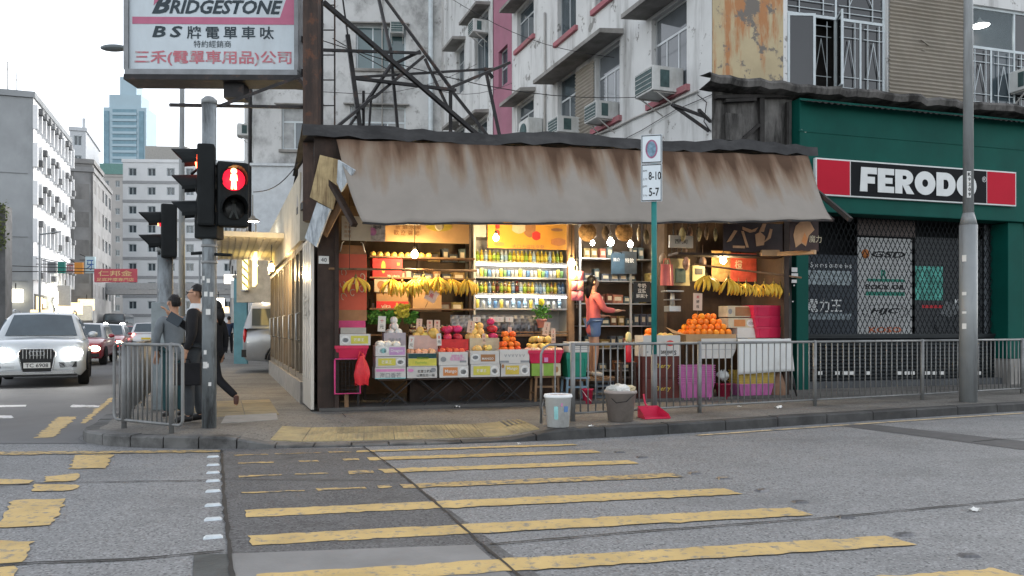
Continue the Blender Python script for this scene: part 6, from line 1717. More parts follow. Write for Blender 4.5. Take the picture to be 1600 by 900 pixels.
shelf_row(['green tea bottle','brown herbal tea bottle','lemon tea bottle','blue sports drink bottle','cola bottle','water bottle'],BT,zshf[2],.12,.073,'third')
shelf_row(['yellow drink carton','white soda can','water bottle','blue drink can'],{**CN,**BT},zshf[3],.12,.11,'lowest')
# dark jars and packets on the counter before the fridge
ct = T('counter','low wooden counter before the fridge loaded with jars','counter',S.w(S.x(640,.62),.55,.05),S.a)
wc = S.x(895,.62) - S.x(640,.62); zc_ = S.lp(760,522,.62)[1] - .05
g = MB(); g.box(0,wc,0,.3,zc_ - .04,zc_); g.build('top',M_wood,ct)
g = MB(); g.box(0,wc,.05,.3,0,zc_ - .041); g.build('front_panel',M_dwood,ct)
g = MB(); g.tube([(0,-.03,zc_ + .03),(wc,-.03,zc_ + .03)],.01,6); g.build('rail',M_wood,ct)
def jar_mesh(nm,r,h,col,cap):
    g = MB(); g.lathe([(r * .9,0),(r,h * .08),(r,h * .72),(r * .75,h * .8)],10,mi=0); g.lathe([(r * .85,h * .8),(r * .85,h),(r * .2,h)],10,mi=1); g.lathe([(r * 1.01,h * .2),(r * 1.01,h * .55)],10,mi=2)
    return g.mesh(nm,[mat(nm + '_glass',col,.15,var=.2,coat=.3),mat(nm + '_lid',cap,.35,metal=.4,var=.1),mat(nm + '_label',(.45,.38,.25),.6,var=.4,vs_=30)])
JM = [jar_mesh('sauce_jar',.035,.13,(.10,.03,.015),(.35,.30,.2)),jar_mesh('honey_jar',.038,.12,(.28,.11,.02),(.5,.48,.45)),jar_mesh('dark_jar',.034,.15,(.02,.015,.012),(.1,.1,.1))]
JN = ['sauce jar','honey jar','dark jar']
x = S.x(640,.62) + .06
while x < S.x(705,.62):
    for j in range(3):
        k = rnd.randrange(3); o = obj(JM[k].name.split('.')[0],JM[k],None,S.w(x + rnd.uniform(-.01,.01),.6 + j * .085,.05 + zc_),rnd.uniform(0,6)); tag(o,JN[k] + ' crowded on the counter beside the green vegetables','jar',JN[k] + 's on the counter')
    x += .083
M_pkd = mat('foil_packet',(.13,.13,.135),.35,metal=.3,var=.9,vs_=16,orand=.4)
pk = MB(); pk.grid(5,6,lambda u,v: ((u - .5) * .13 * (1 - .1 * abs(v - .5)),-.03 * math.sin(v * math.pi) * math.sin(u * math.pi),v * .19)); pk.grid(5,6,lambda u,v: ((.5 - u) * .13 * (1 - .1 * abs(v - .5)),.03 * math.sin(v * math.pi) * math.sin(u * math.pi),v * .19)); pkm = pk.mesh('snack_packet',M_pkd)
x = S.x(707,.62) + .07
while x < S.x(850,.62):
    for j in range(3):
        o = obj('snack_packet',pkm,None,S.w(x + rnd.uniform(-.02,.02),.62 + j * .09,.05 + zc_ + j * .06),S.a + rnd.uniform(-.3,.3)); tag(o,'dark foil packet stacked on the counter below the fridge','packet','foil packets on the counter')
        if j: 
            pass
    x += .115
blk = T('packet_step','stepped wooden riser under the foil packets','riser',S.w(S.x(707,.62),.66,.05 + zc_),S.a)
g = MB(); wr_ = S.x(850,.62) - S.x(707,.62); g.box(0,wr_,.0,.08,0,.055); g.build('step',M_wood,blk); g = MB(); g.box(0,wr_,.081,.18,0,.115); g.build('step',M_wood,blk)
for k,(px,tx) in enumerate(((770,'20'),(781,'15'),(796,'18'),(745,'25'))): card(px - 6,px + 6,495,503,.56,'small white price slip ' + ['beside the left','in front of the second','in front of the third','at the left end'][k] + ' of the foil packets',tx[:1],M_cardw)
pn = T('potted_plant','small leafy plant with yellow top in a pink pot above the mangoes','plant',gloc(846,512,.5),S.a)
g = MB(); g.lathe([(.06,0),(.085,.12),(.09,.12),(.09,.14),(.02,.13)],14); g.build('pot',mat('pink_pot',(.55,.25,.22),.6),pn)
g = MB()
for k in range(160):
    a = Vector((rnd.gauss(0,.06),rnd.gauss(0,.05),.14 + rnd.random() * .22)); d = Vector((rnd.uniform(-1,1),rnd.uniform(-1,1),rnd.uniform(0,1))).normalized() * .05; e = d.cross(Vector((0,1,.3))).normalized() * .018; g.add([a,a + d * .5 + e,a + d,a + d * .5 - e],[(0,1,2,3)])
g.build('leaves',M_leaf,pn,fix=False); g = MB(); g.sphere((0,0,.42),(.05,.05,.07),8,6); g.build('flower',mat('yellow_flower',(.65,.55,.05),.6),pn)
# pink snack bags hung by the post
hb = T('snack_rack','hanging strip of pink and orange snack bags by the wooden post','snack rack',gloc(902,430,.45),S.a)
for k in range(6):
    g = MB(); c = rnd.choice([(.60,.26,.20),(.62,.36,.16),(.55,.15,.18)]); x = (-.10 + .1 * (k % 2)) ; z = -.20 - .17 * (k // 2) + .12
    g.grid(4,4,lambda u,v: (x + u * .11,-.035 * math.sin(u * math.pi) * math.sin(v * math.pi),z + v * .15)); g.grid(4,4,lambda u,v: (x + .11 - u * .11,.01,z + v * .15)); g.build('snack_bag',mat('snack_bag%d' % k,c,.35,var=.4,vs_=14),hb,fix=False)
g = MB(); g.tube([(0,.02,-.55),(0,.02,.5)],.006,4); g.build('hook_strip',M_steel,hb)
# bulbs of the stall
bulb(gloc(893,412,.35),'bright warm bulb beside the wooden post of the stall',M_warm,27,WARM,.06,cord=.9,group='stall bulbs')
bulb(gloc(648,398,.35),'warm bulb above the golden bananas',M_warm,24,WARM,.055,cord=.5,group='stall bulbs')
bulb(gloc(1130,407,.5),'warm glowing bulb above the right bananas',M_warm,14,WARM,.06,cord=.6,group='stall bulbs')
bulb(gloc(926,380,1.3),'small white bulb, leftmost of the three over the keeper',M_cool,2.5,(1,.93,.82),.04,cord=.35,group='white bulbs over the keeper')
bulb(gloc(954,379,1.2),'large white bulb in the middle over the keeper',M_cool,5,(1,.93,.82),.06,cord=.3,group='white bulbs over the keeper')
bulb(gloc(985,382,1.2),'white bulb, rightmost of the three over the keeper',M_cool,3.5,(1,.93,.82),.05,cord=.3,group='white bulbs over the keeper')
bulb(gloc(775,372,.9),'warm bulb hidden under the awning before the fridge',M_warm,19,WARM,.05,cord=.3,group='stall bulbs')
# ================================================================ right half of the stall
# dark upper banners
def shape(par,pts,m,y=-.006): 
    g = MB(); g.prism(pts,y,-.001); g.build('printed_shape',m,par)
K['tan'] = pmat('print_tan',(.42,.24,.13)); K['dk'] = pmat('print_maroon',(.06,.03,.025))
t,w,h = poster('game_banner','dark maroon banner with pale limbs art above the right bananas',1130,1228,348,394,.02,mat('maroon_banner',(.035,.022,.022),.5,var=.4,vs_=3))
for P in ([(-.45,.3),(-.38,.35),(-.28,.7),(-.33,.72)],[(-.2,.85),(-.05,.75),(.05,.85),(0,.7),(-.08,.65),(-.2,.75)],[(.02,.2),(.14,.25),(.16,.55),(.08,.7),(.0,.6)],[(.06,.7),(.12,.98),(.18,.98),(.14,.7)],[(.12,.3),(.25,.5),(.28,.8),(.24,.82),(.2,.52)],[(-.22,.7),(-.14,.15),(-.1,.15),(-.18,.7)],[(-.35,.12),(-.16,.12),(-.16,.2),(-.35,.2)]):
    shape(t,[(a * w,b * h) for a,b in P],K['tan'])
t,w,h = poster('game_banner','orange monster printed banner at the right end of the awning',1234,1279,344,392,-.62,mat('maroon_banner2',(.04,.02,.018),.5,var=.4,vs_=4))
shape(t,[(a * w,b * h) for a,b in ((-.3,.1),(-.1,.25),(.05,.15),(.15,.5),(.35,.7),(.2,.95),(-.1,.98),(-.3,.8),(-.38,.5))],K['tan']); shape(t,[(a * w,b * h) for a,b in ((-.1,.3),(.0,.6),(.1,.4),(.05,.2))],K['or_'],-.009)
text('魔力',.38 * w,-.006,.4 * h,t,K['cr'],h=.12)
t.rotation_euler = (0,0,S.a)
q0,q1 = S.lp(1216,397,-.1),S.lp(1280,393,-.75)
g = MB(); tb_ = T('shelf_board','bare pale wooden shelf board under the monster banner','board',S.w(q0[0],-.1,q0[1]),S.a)
g.bar((0,0,0),(q1[0] - q0[0],-.55,q1[1] - q0[1]),.09,.07); g.bar((-.28,.1,.02),(.02,.02,.02),.10,.10); g.build('board',mat('pale_wood',(.40,.26,.15),.7,var=.2,vs_=4),tb_)
# plank ceiling edge above the oranges
q = S.rect(1060,1235,392,400,.05); g = MB(); g.box(0,q[1] - q[0],0,.35,0,.04); tag(g.build('shelf_plank',M_dwood,None,0,S.w(q[0],.05,q[2]),S.a),'dark plank under the maroon banner','plank')
# orange and red cartons hung behind bulb
poster('fruit_poster','red and tan fruit poster on the wall right of the glowing bulb',1142,1182,396,440,.9,mat('red_poster',(.42,.07,.045),.6,var=.4,vs_=5),[('橙',.3,.6,.3,'cr')])
poster('brown_poster','brown patterned poster behind the glowing bulb',1112,1142,392,440,.92,mat('brown_poster',(.25,.15,.06),.6,var=.5,vs_=9))
# white sign with rounded logo
t,w,h = poster('hanging_sign','white hanging sign with rounded black characters in the middle of the stall',1046,1083,368,387,.5,mat('white_board',(.55,.55,.53),.5,var=.06),[('西門町',.5,.5,.55,'bk')],cat='sign',th=.03)
for sx in (-.3,.3): g = MB(); g.bar((w * sx,.015,h),(w * sx,.015,h + .35),.01); g.build('hanger',M_iron,t)
# red bag, meters, scale
rb = T('shopping_bag','salmon red shopping bag hung beside the green sign pole','bag',gloc(1042,446,.55),S.a)
g = MB(); g.grid(8,8,lambda u,v: ((u - .5) * .26 * (1 - .12 * v),-.04 * math.sin(u * math.pi) * (1 - v) - .02 * math.sin(u * 12),v * .37)); g.grid(8,8,lambda u,v: ((.5 - u) * .26 * (1 - .12 * v),.03 * math.sin(u * math.pi) * (1 - v),v * .37)); g.build('bag',mat('salmon_film',(.60,.15,.13),.4,var=.15),rb,fix=False)
g = MB(); g.tube([(-.07,0,.36),(-.05,0,.46),(.05,0,.46),(.07,0,.36)],.008,5); g.build('handle',mat('salmon_film2',(.60,.15,.13),.4),rb)
mt = T('meter_board','old yellowish meter board with cables in the middle of the stall','meter board',gloc(1061,446,.9),S.a)
g = MB(); g.box(-.22,.22,0,.04,0,.48); g.build('board',mat('old_yellow',(.34,.30,.17),.6,var=.25,vs_=6),mt); g = MB(); g.box(-.08,.1,-.06,-.001,.05,.3); g.build('meter',M_acg,mt)
g = MB(); g.box(.25,.5,-.04,.04,.08,.36); g.build('fuse_box',mat('fuse_cream',(.34,.32,.16),.5),mt); g = MB(); g.box(.30,.45,-.05,-.041,.2,.31); g.build('window',M_ink,mt)
g = MB()
for k in range(4): g.tube([(-.15 + .1 * k,.01,.48),(-.14 + .1 * k,.0,.7),(-.1 + .08 * k,.02,1.0)],.012,5)
g.build('cable',M_iron,mt)
sc_ = T('weighing_scale','grey metal weighing scale with flat pan behind the oranges','scale',gloc(1055,487,.35),S.a)
g = MB(); g.box(-.11,.11,0,.2,0,.10); g.build('base',M_steel,sc_,bev=.01); g = MB(); g.tube([(0,.1,.1),(0,.1,.34)],[.05,.03],8); g.build('column',M_steel,sc_); g = MB(); g.box(-.16,.16,-.02,.22,.34,.365); g.box(-.12,.12,.0,.2,.20,.215); g.build('pan',M_steel,sc_,bev=.008)
# back shelving of packets (middle)
xa,xb = S.x(905,1.9),S.x(1060,1.9)
sh2 = T('back_shelving','dim steel shelving with packets behind the stall keeper','shelf',S.w(xa,1.85,.05),S.a)
for k in range(6):
    z = .35 + k * .42; g = MB(); g.box(0,xb - xa,0,.4,z,z + .02); g.build('board',M_steel,sh2)
for x in (0,(xb - xa) / 2,xb - xa):
    g = MB(); g.box(x - .02,x + .02,.0,.04,0,3.2); g.build('upright',M_steel,sh2)
M_pkc = mat('boxed_goods',(.20,.11,.05),.6,var=.5,vs_=12,orand=.5,hrand=.05)
M_pkc2 = mat('boxed_goods_blue',(.07,.085,.10),.6,var=.6,vs_=14,orand=.5,hrand=.06)
bxs = []
for (w_,h_,m_) in ((.12,.18,M_pkc),(.16,.13,M_pkc2),(.10,.22,M_pkc2),(.2,.16,M_pkc)):
    g = MB(); g.box(-w_ / 2,w_ / 2,-.08,.08,0,h_); g.box(-w_ * .35,w_ * .35,-.083,-.0801,h_ * .3,h_ * .75,1); bxs.append((g.mesh('goods_box',[m_,K['cr']],.004),w_))
for k in range(6):
    x = xa + .1
    while x < xb - .1:
        b,w_ = rnd.choice(bxs)
        if rnd.random() < .88: tag(obj('goods_box',b,None,S.w(x + w_ / 2,1.98,.05 + .372 + k * .42),S.a + rnd.uniform(-.1,.1)),'small packaged goods box on the shelving behind the keeper','box','packaged goods on the back shelving')
        x += w_ + rnd.uniform(.01,.05)
poster('chalk_board','dark menu board with white lines left of the green sign pole',990,1016,440,472,.9,mat('chalk',(.02,.025,.03),.5),[('牛奶',.5,.8,.5,'wh'),('豆漿',.5,.55,.5,'wh'),('鮮果汁',.5,.3,.7,'wh')])
poster('blue_poster','blue green price poster above the keeper',955,976,396,428,1.80,mat('blue_poster',(.04,.075,.11),.5,var=.3),[('推介',.4,.7,.5,'wh')])
poster('slate_poster','slate coloured poster with pale curved words above the keeper',972,995,393,428,1.81,mat('slate_poster',(.04,.05,.06),.5,var=.3),[('特飲',.5,.6,.6,'wh')])
for lab,px in (('woven straw bag hung under the awning beside the wooden post',918),('woven straw hat bundle hung over the white bulbs',975)):
    t = T('straw_basket',lab,'basket',gloc(px,352,.7),S.a)
    g = MB(); g.sphere((0,0,-.12),(.17,.1,.16),12,8); g.build('weave',mat('straw_%d' % px,(.30,.19,.09),.8,var=.5,vs_=22,bump=.6,bs=50),t); g = MB(); g.tube([(-.1,0,.0),(0,0,.2),(.1,0,0)],.01,5); g.build('handle',M_wood,t)
# more packets crowding the left shelves, bundles hung over the middle
for zi,z in enumerate(zsh[:3]):
    x = xs_[0] + (.05 if zi == 2 else .5 if zi else 1.0)
    while x < xs_[1] - .12:
        b,w_ = rnd.choice(bxs); tag(obj('goods_box',b,None,S.w(x + w_ / 2,1.12,z - .048),S.a + rnd.uniform(-.15,.15)),'packaged goods box at the back of the ' + ['top','middle','lower'][zi] + ' left shelf','box','packaged goods on the left shelves'); x += w_ + rnd.uniform(.0,.04)
M_film = mat('hung_packet',(.14,.11,.08),.4,var=.6,vs_=14,orand=.6,hrand=.06)
hm = MB(); hm.grid(6,7,lambda u,v: (math.cos(u * 6.283) * .07 * math.sin(.35 + v * 2.5),math.sin(u * 6.283) * .04 * math.sin(.35 + v * 2.5),-.04 - .24 * v)); hm.tube([(0,0,.15),(0,0,-.05)],.004,4); hm = hm.mesh('hung_packet',M_film)
for k,(px,py,yl) in enumerate(((1066,352,.5),(1078,350,.6),(1092,352,.5),(1104,350,.7),(1118,352,.5),(1010,356,.9),(998,352,1.0),(946,350,.8),(1036,392,.9),(1072,398,.8),(1098,396,.9))):
    tag(obj('hung_packet',hm,None,gloc(px,py,yl),rnd.uniform(0,3)),'dim packet hung from the stall ceiling above the scale and keeper','packet','packets hung from the ceiling')
# carton of small fruit on the wine crates, near the green sign pole
zc1 = S.lp(1033,557,-.02)[1]
q = S.rect(1004,1062,557,632,.0)
hcr = (zc1 - .0) / 2
M_wine = mat('wine_red_crate',(.085,.022,.018),.6,var=.25,vs_=4)
for k,nm in enumerate(('lower','upper')):
    t = T('wooden_crate',nm + ' wine red crate with gold script by the green sign pole','crate',S.w((q[0] + q[1]) / 2,.0,.0 + k * (hcr + .002)),S.a,'stacked wine red crates')
    w = q[1] - q[0]
    g = MB(); g.box(-w / 2,w / 2,.0,.32,0,hcr); g.build('body',M_wine,t,bev=.008)
    text('ഗ്രു' if False else 'Cherry',.02,-.004,hcr * .55,t,K['ye'],w=w * .45,shear=.3)
    for z in (.02,hcr - .05):
        g = MB(); g.box(-w / 2 - .006,w / 2 + .006,-.008,-.0005,z,z + .035); g.build('slat',M_wine,t)
t,w,h,qq = carton('white fruit carton lettered upside down on the wine red crates',1005,1063,524,556,-.01,.32,open_=True,decor=[(.72,.62,.22,.28,'rd','o'),(.1,.2,.08,.1,'gy','o')],base=2 * (hcr + .002) + .002)
text('Sunkist',w * .18,-.004,h * .16,t,K['bk'],w=w * .42,rot=math.pi,bold=.02)
heap('orange',1010,1032,527,.03,.3,2,'orange in the upside down lettered carton','orange',base=qq[2] + h * .74,rows=2)
heap('mango',1036,1060,527,.03,.3,1,'tan mango lying in the upside down lettered carton','mango',base=qq[2] + h * .74,rows=3)
# the big pile of oranges
zo = S.lp(1110,526,.05)[1]
ot = T('trestle_table','low trestle table under the orange pile and white cover','table',S.w(S.x(1070,.05),.05,0),S.a)
wt = S.x(1232,.05) - S.x(1070,.05)
g = MB(); g.box(0,wt,0,.75,zo - .13,zo - .10); g.build('table_top',M_wood,ot)
for x in (.08,wt - .08):
    for y in (.08,.68):
        g = MB(); g.bar((x + (.05 if x > 1 else -.03),y,0),(x,y,zo - .13),.045); g.build('leg',M_dwood,ot)
q = S.rect(1066,1152,515,528,.03)
t,w,h,qq = carton('wide shallow brown carton holding the orange pile',1072,1150,522,530,.06,.5,m=M_cardb,open_=True,base=zo - .098)
g = MB(); g.add([(-w / 2,0,h * .9),(-w / 2,.35,h * 1.0),(-w / 2 - .22,.3,h + .12),(-w / 2 - .24,.02,h + .02)],[(0,1,2,3)]); g.build('flap',M_cardb,t); bx0,bx1,bz0,bz1 = qq
ro = .06
for L_ in range(4):
    nx = int((bx1 - bx0 - .06) / (2 * ro)) - L_; ny = 4 - L_
    for j in range(max(1,ny)):
        for i in range(nx):
            if j > 1 and i not in (0,nx - 1) and j < ny - 1 and L_ < 3: continue
            x = (bx0 + bx1) / 2 + (i - (nx - 1) / 2) * 2 * ro * 1.01 + rnd.uniform(-.15,.15) * ro; y = .12 + j * ro * 1.9 + L_ * ro * .95 + rnd.uniform(-.1,.1) * ro
            one('orange',S.w(x,y,bz0 + h * .74 + ro + L_ * ro * 1.5 + rnd.uniform(-.1,.1) * ro),'orange in the big pile under the right bananas','oranges in the big pile','orange')
# white covers over the table front
M_sheet = mat('white_sheet',(.58,.59,.58),.7,var=.06,vs_=2,grime=(.42,.42,.41),gs=(2,2,2),glo=.5,ghi=.75,gk=.7)
q = S.rect(1097,1152,529,560,-.02)
cv = T('white_card_panel','white cardboard panel hanging under the orange pile','board',S.w(q[0],-.0,q[3]),S.a)
g = MB(); w = q[1] - q[0]; h = q[3] - q[2]; g.prism([(0,0),(w,0),(w * .98,-h * .55),(w * .86,-h),(0,-h)],.0,.008); g.build('panel',M_card,cv); g = MB(); g.box(.0,w * .98,-.006,-.001,-h * .56,-h * .54); g.build('fold',K['gy'],cv)
q = S.rect(1151,1234,530,580,-.03)
cl = T('white_cloth','large white sheet draped over the front of the right table','cloth',S.w(q[0],-.06,q[2]),S.a)
w,h = q[1] - q[0],q[3] - q[2]
def cf(u,v):
    if v < .75:
        k = v / .75; return (u * w + (.05 * (1 - k) if u > .9 else 0),-.01 * math.sin(u * 9) * (1 - k) - .03 * (1 - k),h * k - .045 * (1 - k) * (1 - u))
    k = (v - .75) / .25; return (u * w,k * .45,h + .006 + .004 * math.sin(u * 20))
g = MB(); g.grid(16,12,cf); cl2 = g.build('sheet',M_sheet,cl,fix=False); md = cl2.modifiers.new('t','SOLIDIFY'); md.thickness = .004
zq = S.lp(1180,529,.1)[1]
carton('upper of two printed cartons beside the orange pile',1137,1176,478,496,.34,.3,m=K['cr'],decor=[(.3,.95,.1,.9,'br'),(.1,.5,.15,.5,'gy','o')],base=zq + .375)
carton('lower of two printed cartons beside the orange pile, with orange panel',1138,1182,497,511,.30,.3,m=K['cr'],decor=[(.2,.6,.15,.85,'or_'),(.8,.5,.3,.75,'wh','o'),(.8,.45,.2,.4,'br','o')],base=zq + .185)
carton('plain pale carton at the bottom of the stack beside the orange pile',1152,1184,512,529,.28,.3,base=zq + .008)
r_ = S.rect(1176,1231,478,527,.22)
for k in range(3):
    hh3 = (r_[3] - zq) / 3; kx = .03 * k
    tub(['lowest','middle','topmost'][k] + ' of three nested red crates on the white sheet',r_[0] + .06 - kx,r_[1] - .06 + kx,zq + .010 + k * hh3,zq + .008 + (k + 1) * hh3,.2,.42,M_redp,k=.9,ribs=3,fill=.85,group='nested red crates')
# stacks of plastic baskets under the table
def basket_stack(px0,px1,py0,py1,yl,mats_,n,lab,dep=.36):
    q = S.rect(px0,px1,py0,py1,yl); w = q[1] - q[0]; H = q[3]
    hb = H * .52; step = (H - hb) / max(1,n - 1)
    for k in range(n):
        m_ = mats_[min(k,len(mats_) - 1)]; t = T('plastic_basket',lab(k),'basket',S.w((q[0] + q[1]) / 2,yl,.004 + k * step),S.a + rnd.uniform(-.02,.02),'nested plastic baskets')
        g = MB()
        if k == 0: g.taper(-w / 2 + .014,w / 2 - .014,.014,dep - .014,0,hb - step * .5,.84)
        else: g.taper(-w / 2 + .014,w / 2 - .014,.014,dep - .014,hb - step * 1.1,hb - step * .5,.985)
        g.build('body',m_,t)
        g = MB(); g.box(-w / 2,w / 2,0,dep,hb - step * .45,hb - step * .02 if n > 1 else hb); g.build('rim',m_,t,bev=.003)
        if k == 0:
            for i in range(7):
                x = -w * .4 + i * w * .8 / 6; g = MB(); kk = .84 + .16
                g.add([(x * .86 - .006,dep * .08 - .004,.01),(x * .86 + .006,dep * .08 - .004,.01),(x + .006,.008,hb - step * .5),(x - .006,.008,hb - step * .5),(x * .86 - .006,dep * .08 + .03,.01),(x * .86 + .006,dep * .08 + .03,.01),(x + .006,.04,hb - step * .5),(x - .006,.04,hb - step * .5)],
                      [(0,1,2,3),(4,7,6,5),(0,3,7,4),(1,5,6,2)]); g.build('rib',m_,t)
PO = ['lowest','second','third','fourth','fifth','sixth','seventh','eighth','ninth','topmost']
basket_stack(1063,1118,571,626,-.08,[M_pinkp],9,lambda k: PO[k] + ' pink plastic basket counted up the tall pink stack')
basket_stack(1155,1211,579,621,.02,[M_pinkp,M_yelp],6,lambda k: ('pink plastic basket at the foot of the yellow stack' if k == 0 else PO[k] + ' basket up the stack, yellow, under the white sheet'))
rbk = T('red_bucket','dark red bucket between the basket stacks','bucket',gloc(1130,624,.05),0); rbk.location.z = ZP
g = MB(); g.lathe([(.10,0),(.13,.25),(.14,.25),(.14,.27),(.12,.26),(.09,.02)],16); g.build('body',mat('dull_red_plastic',(.28,.02,.05),.5,var=.15),rbk)
wb = T('plastic_sack','crumpled white plastic sack above the red bucket','bag',gloc(1130,588,.06),S.a)
g = MB(); g.grid(12,9,lambda u,v: (math.cos(u * 6.283) * (.12 * math.sin(v * 2.8 + .15)) * (1 + .2 * math.sin(u * 20 + v * 9)),math.sin(u * 6.283) * .07 * math.sin(v * 2.8 + .15),-.07 + v * .17 + .02 * math.sin(u * 17))); g.build('sack',mat('white_film',(.42,.44,.43),.35,var=.2,vs_=9),wb)
sk = T('burlap_sack','brown sack slumped at the right end under the table','sack',gloc(1215,618,.1),S.a); sk.location.z = ZP
g = MB(); g.lathe([(.13,0),(.16,.06),(.15,.2),(.11,.34),(.08,.42),(.03,.44)],14,sx=.9); g.build('sack',mat('burlap',(.20,.12,.08),.9,var=.2,vs_=8,bump=.4,bs=60),sk)
g = T('folded_umbrella','folded dark umbrella leaning against the right table','umbrella',gloc(1243,620,-.02),0); g.location.z = ZP
u_ = MB(); u_.tube([(.02,0,.02),(-.03,.05,.3),(-.09,.1,.6)],[.012,.03,.016],8); u_.build('canopy',M_iron,g); u_ = MB(); u_.tube([(-.09,.1,.6),(-.11,.12,.7)],.009,6); u_.build('handle',M_dwood,g)
fe = T('red_jug','tall red jug with pale yellow top behind the railing','jug',gloc(982,566,.1),S.a)
g = MB(); g.lathe([(.045,0),(.055,.02),(.055,.24),(.04,.30),(.03,.33)],14); g.build('body',mat('jug_red',(.50,.015,.03),.35,coat=.3),fe); g = MB(); g.lathe([(.035,.33),(.05,.38),(.045,.46),(.02,.5)],12); g.build('top',mat('jug_top',(.52,.47,.25),.5),fe)
jt = stool('dark wooden stand under the red jug',968,996,.08,S.lp(982,566.5,.1)[1],M_dwood,'side_stand',.24)
bc = T('milk_crate','grey plastic milk crate on the stall floor behind the railing','crate',gloc(946,628,.35),S.a); bc.location.z = ZP + .05
g = MB()
for z in (0,.09,.18,.26):
    for a in ((-.16,.16,0,.02),(-.16,.16,.28,.30),(-.16,-.14,.021,.279),(.14,.16,.021,.279)): g.box(*a,z,z + .03)
for x in (-.155,-.05,.05,.14): 
    g.box(x,x + .015,.002,.018,.031,.259)
g.build('lattice',mat('crate_grey',(.10,.12,.14),.5),bc)
rp = T('red_pail','small red pail beside the blue grey stool','pail',gloc(918,632,.0),0); rp.location.z = ZP
g = MB(); g.lathe([(.07,0),(.09,.22),(.1,.22),(.1,.24),(.08,.235),(.06,.02)],14); g.build('body',M_redp,rp); g = MB(); g.tube([(-.09,-.03,.22),(-.03,-.10,.13),(.05,-.10,.05)],.005,5); g.build('handle',M_whp2,rp)

# ================================================================ street furniture
M_galv = mat('galvanised_rail',(.20,.205,.205),.5,metal=.35,var=.2,vs_=4,rust=(.09,.07,.06),rs=5,rlo=.58,rhi=.72)
M_post = mat('lamp_post_grey',(.24,.255,.26),.5,metal=.2,var=.12,vs_=1.5,grime=(.14,.145,.15),gs=(5,5,.6),glo=.5,ghi=.7)
def railing(label,pts,h=1.0,gap=.11,end_loop=False,group='pedestrian guard railings',hs=None,pr=.032,bars=True,panel=False):
    t = T('guard_railing',label,'railing',pts[0],0,group); o = pts[0]
    P = [p - o for p in pts]
    for p in P:
        g = MB(); g.tube([p,p + Vector((0,0,h + .01))],pr,8); g.sphere(p + Vector((0,0,h + .01)),(pr,pr,.02),8,4); g.build('post',M_galv,t)
    for a,b in zip(P,P[1:]):
        d = b - a; L = d.length; u = d / L
        if panel:
            rr_ = .07; g = MB(); zb,zt = .10,h
            c0,c1 = a - u * .2,b + u * .2
            loop = []
            for cx,cz,a0 in ((c1 - u * rr_,zt - rr_,0),(c0 + u * rr_,zt - rr_,90),(c0 + u * rr_,zb + rr_,180),(c1 - u * rr_,zb + rr_,270)):
                for k in range(5):
                    an = R(a0 + k * 22.5); loop.append(cx + u * rr_ * math.cos(an) + Vector((0,0,cz + rr_ * math.sin(an))))
            loop.append(loop[0]); g.tube(loop,.019,7,cap=False); g.build('frame',M_galv,t)
        else:
            g = MB(); g.tube([a + Vector((0,0,h)),b + Vector((0,0,h))],.02,7); g.build('top_rail',M_galv,t)
            g = MB(); g.tube([a + Vector((0,0,.10)),b + Vector((0,0,.10))],.016,6); g.build('bottom_rail',M_galv,t)
        n = int(L / gap); bm_ = MB(); bm_.tube([(0,0,.1),(0,0,h)],.0095,6); me = bm_.mesh('bar',M_galv)
        
        for k in range(-1 if panel else 1,n + 2 if panel else n):
            if k not in (0,n): obj('bar',me,t,a + u * (L * k / n))
    return t
rp_ = []
for px,py in ((895,658),(1093,645),(1273,634.5),(1441,625),(1597,615)):
    p = gnd(px,py,ZP); p.z = ZP; rp_.append(p)
railing('long grey guard railing along the kerb before the stall and green shop',rp_ + [Vector((11.6,16.0,ZP))],1.0,.118)
a = rp_[0] + (rp_[0] - rp_[1]).normalized() * .06; dd = (rp_[0] - rp_[1]).normalized()
lo_ = T('rail_end_loop','bent tube loop closing the guard railing near the white bucket','railing',a,0)
g = MB(); L_ = .42
g.tube([(0,0,1.0),dd * (L_ - .12) + Vector((0,0,1.0)),dd * (L_ - .04) + Vector((0,0,.96)),dd * L_ + Vector((0,0,.88)),dd * L_ + Vector((0,0,.0))],.017,7); g.build('loop',M_galv,lo_)
g = MB(); g.tube([dd * (L_ * .5) + Vector((0,0,0)),dd * (L_ * .5) + Vector((0,0,.99))],.0095,6); g.build('bar',M_galv,lo_)
# left railings at the corner
c1_ = Vector((-3.98,9.5,ZP)); c2_ = Vector((-4.72,10.12,ZP)); 
pL = gnd(262,677,ZP); pR = gnd(193,671,ZP); pL.z = pR.z = ZP
railing('rounded grey guard panel at the street corner before the two men',[gnd(268,677,ZP),gnd(194,669,ZP)],1.02,.085,panel=True)
k0 = Vector((-5.05,10.55,ZP)); railing('guard railing receding along the side street kerb',[k0,k0 + e2 * 2.0,k0 + e2 * 4.0,k0 + e2 * 6.0],1.0,.1)
